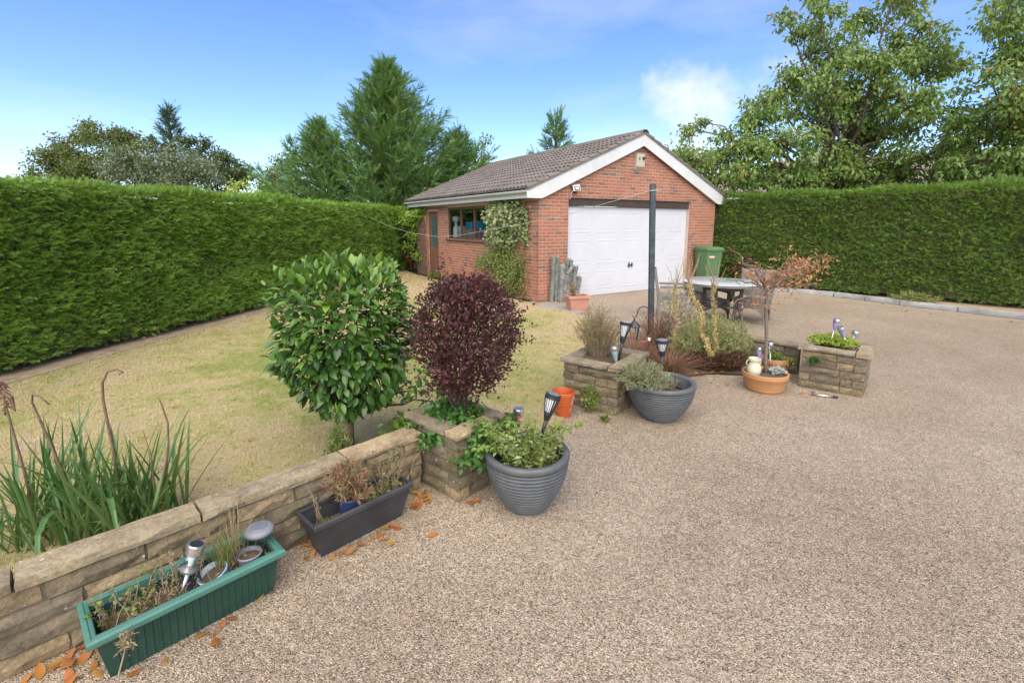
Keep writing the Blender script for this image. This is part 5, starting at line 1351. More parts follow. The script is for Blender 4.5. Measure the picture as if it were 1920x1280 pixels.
OAK = [(-25.25, 26.79, 4.57, 1.02), (-24.05, 26.57, 5.38, 1.15), (-23.4, 26.97, 6.41, 1.16), (-21.49, 26.01, 5.98, 1.26), (-19.57, 25.49, 4.84, 1.32), (-23.33, 26.58, 4.55, 1.44), (-20.92, 26.89, 6.12, 0.87), (-24.8, 26.71, 5.12, 0.72), (-22.0, 26.3, 4.2, 1.5)]
broadleaf('round_tree', 'rounded olive green tree far behind the lawn hedge', (-22.3, 26.5, 0), 2.5, 0.3, OAK, M['f_oak'], LEAF2, 0.15, 630, 31, 0.25, 'bark', 0, 0, 12)
GREY = [(-16.72, 21.14, 3.98, 1.03), (-15.96, 21.43, 4.46, 1.04), (-14.36, 20.62, 4.12, 1.1), (-14.28, 21.66, 4.37, 1.05), (-15.16, 21.15, 3.64, 1.03), (-12.95, 20.57, 3.7, 0.89), (-13.57, 20.13, 3.44, 0.88), (-16.64, 21.71, 3.58, 0.94)]
broadleaf('silver_tree', 'loose silvery grey-green tree in front of the round olive tree', (-14.8, 21.2, 0), 2.2, 0.2, GREY, M['f_grey'], LEAF2, 0.125, 720, 32, 0.3, 'bark_grey', 0, 0, 12)
DARK = [(-17.47, 27.97, 5.72, 1.05), (-14.73, 25.27, 4.94, 0.82), (-15.44, 27.4, 4.64, 0.89), (-15.93, 26.23, 4.38, 1.0), (-16.67, 25.45, 5.76, 0.68), (-18.9, 25.88, 5.82, 0.69), (-15.75, 27.31, 3.91, 1.04), (-14.0, 25.4, 4.3, 0.7)]
broadleaf('dark_tree', 'dark green tree behind the silvery tree', (-16.2, 26.6, 0), 2.6, 0.25, DARK, M['f_dark'], LEAF2, 0.15, 630, 33, 0.3, 'bark', 0, 0, 12)
OLIVE = [(-12.3, 25.75, 4.19, 0.78), (-10.81, 24.09, 4.54, 0.78), (-12.64, 25.23, 3.61, 0.69), (-10.48, 24.09, 3.78, 0.79)]
broadleaf('small_tree', 'small yellowish green tree beside the big dark conifer', (-11.4, 24.7, 0), 2.4, 0.16, OLIVE, M['f_oak'], LEAF2, 0.14, 630, 34, 0.3, 'bark', 0, 0, 12)
LIME = [(-10.86, 19.72, 3.1, 0.6), (-9.93, 19.33, 2.87, 0.46), (-9.34, 19.88, 2.9, 0.54), (-11.56, 19.98, 3.01, 0.44)]
broadleaf('lime_shrub', 'bright lime green shrub just showing over the lawn hedge', (-10.4, 19.7, 0), 1.5, 0.08, LIME, M['f_lime'], LEAF2, 0.15, 260, 35, 0.2, 'bark', 0, 0, 10)
BACK = [(-2.6, 22.5, 3.9, 0.9), (-1.7, 23.2, 4.7, 0.75), (-1.3, 22.8, 5.3, 0.5), (-2.2, 22.9, 3.0, 1.0)]
broadleaf('leafy_tree', 'loose leafy tree peeping out between conifer and garage roof', (-2.0, 22.9, 0), 2.2, 0.12, BACK, M['f_tree'], LEAF2, 0.14, 420, 36, 0.3, 'bark', 0, 0, 10)
MID = [(7.6, 21.5, 4.6, 1.2), (9.4, 22.5, 4.4, 1.3), (6.6, 20.6, 4.2, 0.9), (11.3, 21.8, 4.0, 1.2)]
broadleaf('hazy_tree', 'pale green tree behind the garage gable and the berry tree', (8.6, 21.6, 0), 2.2, 0.15, MID, M['f_tree'], LEAF2, 0.15, 380, 37, 0.3, 'bark', 0, 0, 10)

def conifer(label, base, H, prof, mat, nb, seed, ssize, dens, tips=(), name='conifer', zmin=0.6):
    """cypress: upswept feathery branches round a straight trunk; prof(z/H) gives the branch reach"""
    r = random.Random(seed); t = thing(name, label, 'tree', base, 0, 'trees beyond the hedges')
    tm = MB(); tm.tube([(0, 0, 0), (0.05, 0.03, H * 0.5), (0, 0, H * 0.97)], [0.045 * H * 0.6, 0.02 * H, 0.02], 8); f = Fol()
    def plume(p0, p1, spread, n, s0):
        """sprays feathering along a rising branch"""
        p0 = np.array(p0); p1 = np.array(p1); d = p1 - p0; L = np.linalg.norm(d); du = d / max(L, 1e-6)
        s = RNG.random(n) ** 0.75; o = RNG.normal(0, 1, (n, 3)) * (spread * (1.05 - s * 0.85))[:, None] * np.array([1, 1, 0.55])
        bow = np.array([0, 0, -0.18 * L]) [None] * (4 * s * (1 - s))[:, None]
        pos = p0[None] + d[None] * s[:, None] + o * 0.6 + bow
        dr = du[None] * 0.75 + unit(o + 1e-6) * 0.6 + np.array([0, 0, 0.22])[None] + RNG.normal(0, 0.18, (n, 3))
        nh = RNG.normal(0, 0.6, (n, 3)); nh[:, 2] += 0.5
        tone = np.clip(RNG.normal(r.uniform(0.25, 0.75), 0.2, n), 0, 0.999)
        sc = s0 * RNG.uniform(0.65, 1.25, n)
        f.add(SPRAYB[0], pos[::2], dr[::2], nh[::2], sc[::2], tone[::2]); f.add(SPRAYB[1], pos[1::2], dr[1::2], nh[1::2], sc[1::2], tone[1::2])
    for k in range(nb):
        s = (k + 0.5) / nb; z = H * (zmin / H + (0.97 - zmin / H) * s ** 0.95); az = k * 2.39996 + r.uniform(-0.3, 0.3)
        reach = prof(z / H, az) * r.uniform(0.62, 1.12)
        up = reach * r.uniform(0.18, 0.5) + 0.03 * H
        p0 = (0, 0, max(0.2, z - up * 0.75)); p1 = (reach * cos(az), reach * sin(az), z + up * 0.25)
        tm.tube([p0, tuple((np.array(p0) + np.array(p1)) / 2 - [0, 0, 0.05 * reach]), p1], [0.04, 0.025, 0.008], 5, cap=False)
        plume(p0, p1, 0.15 + 0.17 * reach ** 0.6, int(dens * (0.6 + reach)), ssize)
    for (x, y, z, L) in tips:
        plume((x - base[0], y - base[1], z - base[2] - L), (x - base[0], y - base[1], z - base[2]), 0.14 + 0.08 * L, int(dens * (0.5 + L * 0.8)), ssize)
    plume((0, 0, H * 0.8), (0.02 * H, 0, H * 1.0), 0.16, int(dens * 1.2), ssize)
    tm.build('trunk', M['bark'], t); f.build('crown', mat, t)
    return t
def pbig(s, az):
    w = min(4.9, 8.0 * (1 - s) ** 1.10)
    return max(0.25, w * (1.0 + 0.10 * cos(az) + 0.10 * sin(3 * az + 9 * s)))
conifer('big dark green feathery conifer towering behind hedge and garage', (-5.1, 20.6, 0), 8.35, pbig, M['f_conifer'], 260, 41, 0.42, 31,
        [(-7.35, 19.3, 5.75, 1.3), (-8.55, 19.4, 4.95, 1.1), (-6.0, 19.6, 6.9, 1.3), (-1.9, 20.9, 5.5, 1.2)])
conifer('lower feathery conifer growing against the left of the big one', (-7.55, 19.4, 0), 5.75, lambda s, a: max(0.2, min(2.4, 5.2 * (1 - s) ** 1.05)), M['f_conifer'], 110, 45, 0.37, 30,
        [(-8.6, 19.1, 4.9, 0.9), (-6.7, 18.9, 5.1, 0.9)])
conifer('lower feathery conifer between the big one and garage roof', (-2.35, 20.7, 0), 5.65, lambda s, a: max(0.2, min(2.2, 5.0 * (1 - s))), M['f_conifer'], 100, 46, 0.37, 28, [(-1.5, 20.4, 5.0, 0.8)])
conifer('small conifer spire rising above the far trees', (-17.85, 26.0, 0), 7.85, lambda s, a: max(0.15, 2.3 * (1 - s) ** 0.9), M['f_conifer2'], 46, 42, 0.50, 26, name='conifer')
conifer('small conifer top showing above the garage ridge', (2.1, 24.0, 0), 7.0, lambda s, a: max(0.2, 2.6 * (1 - s) ** 0.8), M['f_conifer'], 44, 43, 0.50, 24)

# copper shrub in the gap between hedge and garage
CO = [(-3.55, 17.2, 0.7, 0.55), (-3.75, 17.6, 1.3, 0.6), (-3.5, 17.9, 1.8, 0.5), (-3.35, 17.0, 0.35, 0.4), (-3.2, 17.6, 1.1, 0.5)]
broadleaf('copper_shrub', 'reddish brown shrub in the gap between hedge and garage', (-3.55, 17.5, 0), 0.3, 0.05, CO, leafmat('copper_leaves', [(0.14, 0.05, 0.025), (0.24, 0.09, 0.04), (0.10, 0.09, 0.03), (0.19, 0.06, 0.03)], 0.5, 0.2), LEAF2, 0.10, 420, 38, 0.3, 'bark', 0, 0, 9, group='shrubs by the garage')
CR = [(6.25, 13.25, 0.45, 0.3), (6.45, 13.0, 0.7, 0.3), (6.2, 13.4, 0.9, 0.25)]
broadleaf('copper_shrub', 'dark reddish shrub behind the wheelie bin at the hedge foot', (6.3, 13.3, 0), 0.25, 0.03, CR, M['f_darkred'], LEAF2, 0.08, 520, 39, 0.3, 'bark', 0, 0, 8, group='shrubs by the garage')

# houses glimpsed behind the berry trees
def house(label, loc, rz, w, d, he, hr, wallm, roofm):
    t = thing('house', label, 'house', loc, rz)
    MB().box2((-w / 2, -d / 2, 0), (w / 2, d / 2, he)).build('wall', wallm, t)
    V = [(-w / 2 - 0.3, -d / 2 - 0.4, he - 0.1), (w / 2 + 0.3, -d / 2 - 0.4, he - 0.1), (w / 2 + 0.3, d / 2 + 0.4, he - 0.1), (-w / 2 - 0.3, d / 2 + 0.4, he - 0.1), (-w / 2 - 0.3, 0, hr), (w / 2 + 0.3, 0, hr)]
    rf = MB().add(V, [(0, 1, 5, 4), (2, 3, 4, 5), (0, 4, 3), (1, 2, 5), (3, 2, 1, 0)]).build('roof', roofm, t)
    sl = sqrt((d / 2 + 0.4) ** 2 + (hr - he + 0.1) ** 2); an = atan2(hr - he + 0.1, d / 2 + 0.4); n = int(sl / 0.34)
    for k in range(n):
        q = (k + 0.5) / n
        MB().box((0, -d / 2 - 0.4 + (d / 2 + 0.4) * q, he - 0.1 + (hr - he + 0.1) * q + 0.02), (w + 0.55, sl / n * 1.0, 0.03), R=Matrix.Rotation(an - 0.05, 3, 'X')).build('tile_course', roofm, rf)
    MB().box((w * 0.25, 0, hr + 0.3), (0.7, 0.6, 1.1)).build('chimney', M['brick_rear'], rf)
    for k in range(4):
        x = -w / 2 + w * (k + 0.5) / 4
        f_ = MB().box((x, -d / 2 - 0.02, he * 0.58), (1.5, 0.06, 1.2)).build('window', M['white'], t)
        MB().box((x, -d / 2 - 0.055, he * 0.58), (1.32, 0.02, 1.02)).build('pane', M['green_glass'], f_)
    return t
hr_ = pmat('mauve_roof_tiles', (0.24, 0.17, 0.155), (0.30, 0.225, 0.205), 0.85, 1.5)
house('bungalow with mauve tiled roof half hidden behind the berry tree', (23.5, 27.5, 0), radians(-28), 15, 7.5, 3.2, 5.6, M['white'], hr_)
house('white house far behind the hedge beside the garage gable', (16.2, 33, 0), radians(-20), 4.6, 7, 3.7, 4.9, M['white'], hr_)

# ================================================================== shrubs beside the wall
def shrub_stems(t, base, targets, r0, r1, seed, mat='bark', nm='stem'):
    r = random.Random(seed); m = MB()
    for tg in targets:
        p, q = limb(base, tg, r0, r1, r, 6, 0.12); m.tube(p, q, 6)
    o = m.build(nm, M[mat], t, smooth=True); return o
def camellia():
    t = thing('camellia', 'glossy green camellia bush clipped to a rounded block behind the wall', 'shrub', (-1.29, 3.52, 0))
    r = random.Random(4)
    # crown: rounded block, wider above, ragged below
    N = 4300; f = Fol()
    v = rand_dir(N); e = 4.0
    k = (np.abs(v) ** e).sum(1) ** (-1 / e)
    sh = np.where(RNG.random(N) < 0.72, RNG.uniform(0.86, 1.04, N), RNG.uniform(0.45, 0.86, N))
    p = v * k[:, None] * sh[:, None]
    az = np.arctan2(p[:, 1], p[:, 0]); lump = 1 + 0.09 * np.sin(az * 5 + p[:, 2] * 4) + 0.09 * np.sin(az * 3 - p[:, 2] * 6 + 1)
    wid = 0.425 - 0.15 * np.clip((-p[:, 2]) - 0.1, 0, 1) ** 1.2
    pos = np.c_[p[:, 0] * wid * lump, p[:, 1] * wid * lump * 0.92, 0.88 + p[:, 2] * 0.53 + (0.04 * np.sin(az * 4) + 0.03 * np.sin(az * 7 + 1)) * (p[:, 2] > 0.3)]
    pos[:, 0] += 0.045
    out = unit(pos - np.array([0, 0, 0.8]))
    dr = out * 0.75 + RNG.normal(0, 0.42, (N, 3)); dr[:, 2] += np.where(pos[:, 2] > 1.3, 0.55, -0.35)
    nh = out * 0.9 + np.array([0, 0, 0.7]) + RNG.normal(0, 0.28, (N, 3))
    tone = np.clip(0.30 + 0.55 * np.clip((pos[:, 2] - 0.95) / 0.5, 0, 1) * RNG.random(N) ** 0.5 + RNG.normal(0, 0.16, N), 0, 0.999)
    keep = (pos[:, 2] > 0.62) | (RNG.random(N) < 0.75)
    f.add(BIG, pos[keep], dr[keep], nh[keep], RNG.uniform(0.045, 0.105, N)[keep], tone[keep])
    # loose low sprigs to the side
    M_ = 120; pos2 = np.array([0.62, -0.10, 0.45]) + RNG.normal(0, 1, (M_, 3)) * [0.14, 0.10, 0.12]
    f.add(BIG, pos2, RNG.normal(0, 1, (M_, 3)) + [0.4, 0, 0.1], RNG.normal(0, 0.4, (M_, 3)) + [0, 0, 1], RNG.uniform(0.05, 0.085, M_), RNG.uniform(0.2, 0.9, M_))
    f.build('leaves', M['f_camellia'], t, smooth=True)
    shrub_stems(t, (0, 0, 0.35), [(r.uniform(-0.35, 0.35), r.uniform(-0.3, 0.3), r.uniform(0.7, 1.25)) for _ in range(14)] + [(0.6, -0.1, 0.5), (0.7, -0.1, 0.42), (0.55, -0.15, 0.6)], 0.018, 0.004, 5, nm='branches')
    tr = MB(); tr.tube([(0, 0, 0), (0.01, 0.0, 0.2), (-0.04, 0, 0.42), (-0.10, 0, 0.62)], [0.05, 0.042, 0.034, 0.026], 9).tube([(0.01, 0, 0.16), (0.05, -0.01, 0.4), (0.10, 0, 0.62)], [0.036, 0.03, 0.022], 8)
    tr.build('trunk', M['bark_grey'], t, smooth=True)
camellia()
def burgundy():
    c = loc_of(P1, 0.24, 0.27, 0.44)
    t = thing('burgundy_shrub', 'round burgundy leaved shrub growing in the near stone planter', 'shrub', c)
    N = 11500; f = Fol(); v = rand_dir(N)
    v[:, 2] = np.where((v[:, 2] < -0.75), -v[:, 2], v[:, 2])
    sh = np.where(RNG.random(N) < 0.65, RNG.uniform(0.82, 1.05, N), RNG.uniform(0.35, 0.82, N))
    e = 2.7; k = (np.abs(v) ** e).sum(1) ** (-1 / e); p = v * (k * sh)[:, None]
    az = np.arctan2(p[:, 1], p[:, 0]); lump = 1 + 0.10 * np.sin(az * 5 + p[:, 2] * 5) + 0.09 * np.sin(az * 4 - p[:, 2] * 8)
    wid = 0.322 - 0.16 * np.clip(-p[:, 2] + 0.1, 0, 1) ** 1.3
    pos = np.c_[p[:, 0] * wid * lump + 0.075, p[:, 1] * wid * lump, 0.53 + p[:, 2] * 0.405 + 0.02 * np.sin(az * 7)]
    out = unit(pos - np.array([0.03, 0, 0.35]))
    # long fine shoots poke out
    S = 180
    sd = rand_dir(S, 0.35); sp = []
    for i in range(S):
        m = RNG.integers(8, 16); base = np.array([0.075, 0, 0.53]) + sd[i] * np.array([0.32, 0.32, 0.38]); L = RNG.uniform(0.05, 0.20)
        s = np.linspace(0, 1, m); sp.append(base[None] + (sd[i] + np.array([0, 0, 0.25]))[None] * s[:, None] * L + RNG.normal(0, 0.006, (m, 3)))
    sp = np.concatenate(sp); n2 = len(sp)
    dr = out * 0.6 + RNG.normal(0, 0.5, (N, 3)); dr[:, 2] += 0.25
    f.add(ROUND2, pos, dr, out + RNG.normal(0, 0.5, (N, 3)) + [0, 0, 0.4], RNG.uniform(0.019, 0.030, N))
    f.add(ROUND2, sp, RNG.normal(0, 0.8, (n2, 3)) + [0, 0, 0.3], RNG.normal(0, 0.5, (n2, 3)) + [0, 0, 0.7], RNG.uniform(0.016, 0.026, n2))
    f.build('leaves', M['f_burgundy'], t)
    r = random.Random(7)
    shrub_stems(t, (0.02, 0, 0.04), [(0.07 + r.uniform(-0.24, 0.24), r.uniform(-0.2, 0.2), r.uniform(0.3, 0.8)) for _ in range(26)], 0.012, 0.003, 6, nm='branches')
    MB().tube([(0.01, 0, -0.03), (0.02, 0, 0.08), (0.04, 0, 0.22)], [0.045, 0.036, 0.022], 9).build('trunk', M['bark'], t, smooth=True)
burgundy()

def leaf_patch(f, pts, n, spread, size, leaf=LEAF, up=0.5, tone=None, hang=0.0):
    pts = np.array(pts, float); i = RNG.integers(0, len(pts), n)
    pos = pts[i] + RNG.normal(0, 1, (n, 3)) * np.array(spread)
    d = RNG.normal(0, 0.7, (n, 3)); d[:, 2] -= hang
    nh = RNG.normal(0, 0.4, (n, 3)); nh[:, 2] += up; nh[:, 1] -= 0.4
    f.add(leaf, pos, d, nh, RNG.uniform(0.7, 1.3, n) * size, tone)
# ivy in the near planter, hanging down its faces
t = thing('ivy', 'green ivy carpeting the burgundy shrub planter and trailing down its faces', 'ivy', loc_of(P1, 0.23, 0.27, 0.475))
f = Fol(); o = np.array(t.location)
A_ = [np.array(loc_of(P1, x, y, 0.50)) - o for x in np.linspace(0.12, 0.34, 6) for y in np.linspace(0.15, 0.40, 7)]
leaf_patch(f, A_, 700, (0.022, 0.022, 0.02), 0.036, ROUND)
B_ = [np.array(loc_of(P1, 0.02, y, z)) - o for y, z in ((0.22, 0.40), (0.28, 0.36), (0.34, 0.36), (0.40, 0.38), (0.45, 0.40), (0.30, 0.33))]
leaf_patch(f, B_, 190, (0.028, 0.028, 0.022), 0.036, ROUND, 0.2, hang=0.5)
C_ = [np.array(loc_of(P1, x, -0.02, z)) - o for x, z in ((0.08, 0.34), (0.14, 0.40), (0.2, 0.45), (0.28, 0.43), (0.34, 0.38), (0.12, 0.30), (0.24, 0.36), (0.38, 0.44), (0.42, 0.40))]
leaf_patch(f, C_, 420, (0.04, 0.04, 0.035), 0.040, ROUND, 0.3, hang=0.4)
f.build('leaves', M['f_ivy'], t)
m = MB(); r = random.Random(3)
for q in B_ + C_: m.tube([tuple(np.array([r.uniform(-0.05, 0.05), r.uniform(-0.05, 0.05), 0.0]) + q * 0.6), tuple(q)], 0.002, 4)
m.build('runners', M['stem_green'], t)['kind'] = 'stuff'

# leafy plant in the near pot, arching over towards the planter
def leafy_pot():
    t = thing('leafy_plant', 'arching green and pale-leaved plant growing in the near grey pot', 'plant', (0.094, 2.755, 0.265))
    r = random.Random(12); st = MB(); f = Fol(); g = Fol()
    for k in range(60):
        a = r.uniform(0, 2 * pi); L = r.uniform(0.12, 0.32); b = (r.uniform(-0.12, 0.12), r.uniform(-0.10, 0.10), -0.01)
        e = (b[0] + L * 0.55 * cos(a), b[1] + L * 0.5 * sin(a), L * r.uniform(0.55, 1.0)); p, q = limb(b, e, 0.003, 0.0015, r, 6, 0.12); st.tube(p, q, 4)
        for s in range(14):
            w = p[min(5, int(s / 14 * 6))]; (f if r.random() < 0.6 else g).add(LEAF, [tuple(w + Vector((r.uniform(-.012, .012), r.uniform(-.012, .012), r.uniform(-.02, .02))))], [(r.gauss(0, 1), r.gauss(0, 1), 0.3)], [(0, -0.3, 1)], r.uniform(0.028, 0.05))
    # runners towards the planter and one out to the right
    for e, n in (((-0.26, -0.04, 0.24), 110), ((-0.32, 0.05, 0.27), 110), ((-0.22, -0.10, 0.16), 70), ((-0.12, 0.02, 0.28), 80), ((-0.30, -0.06, 0.14), 70), ((0.33, 0.02, 0.27), 50), ((0.22, 0.05, 0.24), 50), ((0.02, -0.05, 0.27), 60)):
        p, q = limb((r.uniform(-.05, .05), 0, 0.02), e, 0.004, 0.0015, r, 9, 0.08, -0.12); st.tube(p, q, 4)
        for s in range(n):
            w = p[r.randint(2, 8)]; f.add(LEAF, [tuple(w + Vector((r.gauss(0, .014), r.gauss(0, .014), r.gauss(0, .012))))], [(r.gauss(0, 1), r.gauss(0, 1), -0.2)], [(0, -0.4, 1)], r.uniform(0.026, 0.046))
    # upright green feathery spikes
    for k in range(30):
        b = (r.uniform(-0.02, 0.18), r.uniform(-0.10, 0.08), 0); e = (b[0] + r.uniform(-.03, .05), b[1] + r.uniform(-.03, .03), r.uniform(0.14, 0.29)); st.tube([b, e], 0.002, 4)
        n = 46; s = RNG.random(n)[:, None]; pos = np.array(b)[None] * (1 - s) + np.array(e)[None] * s
        f.add(NARROW, pos, RNG.normal(0, 0.7, (n, 3)) + [0, 0, 0.9], rand_dir(n), RNG.uniform(0.02, 0.035, n), np.full(n, 0.35), 1.6)
    st.build('stems', M['stem_green'], t); f.build('leaves', M['f_jasmine'], t); g.build('pale_leaves', M['f_variegated'], t)
leafy_pot()

# ================================================================== climbers on the garage
def climber(name, label, blobs, n, size, mat, stemm, leaf=LEAF, hang=0.3, vines=()):
    """blobs: (along the side wall v, z, rv, rz, depth)"""
    o = gpt(0, blobs[0][0], 0); t = thing(name, label, 'climber', o); f = Fol(); tot = sum(b[2] * b[3] for b in blobs)
    nrm = np.array([-cos(GA), -sin(GA), 0]); al = np.array([-sin(GA), cos(GA), 0])
    for v, z, rv, rz, dp in blobs:
        k = int(n * rv * rz / tot); q = RNG.normal(0, 0.48, (k, 2)); dpt = np.abs(RNG.normal(0, 0.5, k)) * dp * np.exp(-(q ** 2).sum(1)) + 0.03
        vv = v + q[:, 0] * rv - blobs[0][0]; zz = z + q[:, 1] * rz
        pos = al[None] * vv[:, None] + nrm[None] * dpt[:, None]; pos[:, 2] = np.maximum(0.02, zz)
        d = nrm[None] * 0.5 + RNG.normal(0, 0.6, (k, 3)); d[:, 2] -= hang
        nh = nrm[None] * 0.8 + RNG.normal(0, 0.4, (k, 3)); nh[:, 2] += 0.5
        f.add(leaf, pos, d, nh, RNG.uniform(0.65, 1.3, k) * size, np.clip(RNG.normal(RNG.uniform(0.3, 0.7), 0.25, k), 0, 0.999))
    f.build('leaves', mat, t)
    m = MB(); r = random.Random(2)
    for v0, z0, v1, z1, dd in vines:
        p0 = al * (v0 - blobs[0][0]) + nrm * 0.04 + np.array([0, 0, z0]); p1 = al * (v1 - blobs[0][0]) + nrm * dd + np.array([0, 0, z1]); p, q = limb(p0, p1, 0.014, 0.005, r, 7, 0.08); m.tube(p, q, 5)
    if m.v: m.build('stems', M[stemm], t)
    return t
climber('variegated_ivy', 'pale variegated ivy mass under the eaves beside the garage window',
        [(1.25, 1.85, 0.75, 0.42, 0.36), (1.0, 2.05, 0.6, 0.28, 0.34), (1.72, 1.95, 0.34, 0.36, 0.32), (1.45, 1.5, 0.6, 0.32, 0.36), (0.62, 1.75, 0.24, 0.35, 0.25), (0.45, 1.5, 0.12, 0.25, 0.1), (1.3, 1.35, 0.55, 0.22, 0.35)], 3600, 0.078, M['f_variegated'], 'bark', ROUND, 0.3,
        [(1.2, 0, 1.3, 1.6, 0.1), (1.4, 0, 1.8, 1.8, 0.1)])
climber('trailing_jasmine', 'loose green trailing climber hanging below the variegated ivy',
        [(1.35, 0.95, 0.75, 0.45, 0.5), (1.05, 0.55, 0.65, 0.5, 0.55), (0.75, 0.35, 0.4, 0.35, 0.5), (1.7, 0.8, 0.5, 0.4, 0.4), (0.7, 0.75, 0.3, 0.4, 0.4), (1.4, 0.35, 0.6, 0.3, 0.5), (2.35, 0.75, 0.45, 0.22, 0.2)], 4300, 0.062, M['f_jasmine'], 'twig_dry', NARROW if False else LEAF, 0.55,
        [(1.2, 0, 1.2, 1.3, 0.25), (1.3, 0, 1.6, 1.2, 0.3), (1.0, 0.0, 0.8, 1.0, 0.3), (1.4, 1.0, 2.7, 0.85, 0.15), (1.4, 0.9, 2.5, 0.6, 0.15)])
climber('wisteria', 'bright lime climber covering the trellis at the garage corner',
        [(6.9, 2.05, 0.45, 0.20, 0.4), (7.25, 1.85, 0.35, 0.30, 0.45), (7.6, 1.95, 0.45, 0.28, 0.4), (8.1, 1.75, 0.5, 0.3, 0.4), (8.3, 2.1, 0.45, 0.25, 0.4), (7.4, 1.35, 0.3, 0.22, 0.3), (7.7, 0.95, 0.4, 0.16, 0.35), (7.1, 0.65, 0.3, 0.14, 0.3), (6.55, 2.2, 0.3, 0.09, 0.2)], 1700, 0.12, M['f_wisteria'], 'bark', LEAF, 0.5,
        [(7.2, 0, 7.3, 1.9, 0.1), (7.3, 0.3, 8.2, 1.8, 0.1), (7.2, 0.2, 7.0, 2.1, 0.08)])

# ================================================================== plants in pots, planters and bed
def dome_plant(name, label, cat, base, rx, rz, n, leaf, ls, per, fm, sm, seed, squash=1.0, lean=(0, 0), lo=0.35, stem_r=0.0018, wsc=None, upw=0.8, ry=None):
    """many fine stems fanning from the base, narrow leaves along their upper part"""
    t = thing(name, label, cat, base); r = random.Random(seed); st = MB(); f = Fol(); ry = ry or rx
    for k in range(n):
        a = r.uniform(0, 2 * pi); q = sqrt(r.random()); h = rz * sqrt(max(0.05, 1 - 0.8 * q * q)) * r.uniform(0.75, 1.12)
        b = Vector((rx * 0.28 * q * cos(a), ry * 0.28 * q * sin(a), 0)); e = Vector((rx * q * cos(a) + lean[0] * rz, ry * q * sin(a) + lean[1] * rz, h * squash))
        mid = b.lerp(e, 0.5) + Vector((-0.10 * rx * cos(a), -0.10 * ry * sin(a), 0.05 * rz)); st.tube([b, mid, e], [stem_r * 1.3, stem_r, stem_r * 0.6], 4, cap=False)
        s = RNG.uniform(lo, 1.0, per)[:, None]; B_, M_, E_ = (np.array(v)[None] for v in (b, mid, e))
        pos = B_ * (1 - s) ** 2 + 2 * M_ * s * (1 - s) + E_ * s ** 2
        du = np.array((e - b).normalized()); d = du[None] * upw + RNG.normal(0, 0.55, (per, 3))
        f.add(leaf, pos, d, rand_dir(per, 0.3), RNG.uniform(0.6, 1.3, per) * ls, np.clip(RNG.normal(r.random(), 0.15, per), 0, 0.999), wsc)
    st.build('stems', M[sm], t); f.build('foliage', M[fm], t)
    return t
c = loc_of(P2, 0.40, 0.36, 0.43)
dome_plant('heather', 'dry brown heather bush filling the planter behind the orange pot', 'shrub', c - Vector((0.05, 0.0, 0)), 0.27, 0.50, 230, NARROW, 0.028, 26, 'f_heather', 'twig_dry', 51, wsc=1.3, lo=0.25)
dome_plant('lavender', 'grey-green lavender spilling over the rim of its grey pot', 'lavender', (1.20, 4.10, 0.25), 0.24, 0.30, 230, NARROW, 0.034, 26, 'f_lavender', 'twig_dry', 52, lean=(-0.15, -0.22), wsc=1.2, lo=0.2)
dome_plant('lavender_seedling', 'sparse grey sprigs at the open side of the lavender pot', 'plant', (1.46, 4.17, 0.24), 0.08, 0.12, 16, NARROW, 0.022, 14, 'f_lavender', 'twig_dry', 53, wsc=1.3)
dome_plant('bed_shrub', 'feathery yellow-green shrub spreading in the bed beside the low wall', 'shrub', (2.45, 5.75, 0.02), 0.50, 0.60, 420, NARROW, 0.042, 34, 'f_bedshrub', 'twig_dry', 54, lo=0.3, wsc=1.4, ry=0.38)
dome_plant('bed_shrub', 'smaller feathery green shrub at the end of the low wall', 'shrub', (2.82, 5.72, 0.02), 0.16, 0.55, 90, NARROW, 0.036, 26, 'f_bedshrub', 'twig_dry', 55, lo=0.3, wsc=1.4)
dome_plant('dark_groundcover', 'dark red withered plant at the foot of the feathery shrub', 'plant', (2.45, 5.46, 0.02), 0.42, 0.26, 150, LEAF, 0.045, 18, 'f_darkred', 'stem_brown', 56, lo=0.1, ry=0.16)
dome_plant('dry_stems', 'tall pale dead stems and seed heads behind the feathery shrub', 'plant', (2.28, 6.30, 0.02), 0.40, 0.78, 280, NARROW, 0.04, 18, 'f_pale', 'twig_dry', 57, lo=0.2, ry=0.25, wsc=1.5)
dome_plant('dry_stems', 'reddish dead stems round the foot of the tall post', 'plant', (1.95, 6.25, 0.02), 0.34, 0.58, 200, NARROW, 0.035, 16, 'f_sedge', 'stem_brown', 58, lo=0.2, wsc=1.3)
dome_plant('tall_weed', 'thin green stems standing before the side-on patio chair', 'plant', (2.30, 6.72, 0.02), 0.20, 0.98, 40, NARROW, 0.045, 18, 'f_lavender', 'stem_green', 59, lo=0.3, wsc=1.4)
dome_plant('golden_plant', 'low golden green foliage at the left foot of the feathery shrub', 'plant', (2.02, 5.75, 0.02), 0.18, 0.34, 70, NARROW, 0.03, 22, 'f_weed', 'stem_green', 60, lo=0.2, wsc=1.6)
dome_plant('green_tuft', 'small leafy green plant in the terracotta pot behind the bowl', 'plant', (3.00, 5.26, 0.20), 0.11, 0.09, 60, LEAF, 0.03, 12, 'f_jasmine', 'stem_green', 61, lo=0.2)
dome_plant('creeping_plant', 'lime green creeping plant spilling across the end planter', 'plant', loc_of(P3, 0.33, 0.36, 0.44), 0.23, 0.10, 320, LEAF, 0.024, 26, 'f_lime', 'stem_green', 62, lo=0.1, ry=0.27)
dome_plant('wall_weed', 'small green fern-like weed on the face of the end planter', 'weed', loc_of(P3, 0.01, 0.47, 0.30), 0.06, 0.07, 24, LEAF, 0.03, 10, 'f_ivy', 'stem_green', 63, lo=0.2, lean=(-0.4, -0.5), squash=0.7)
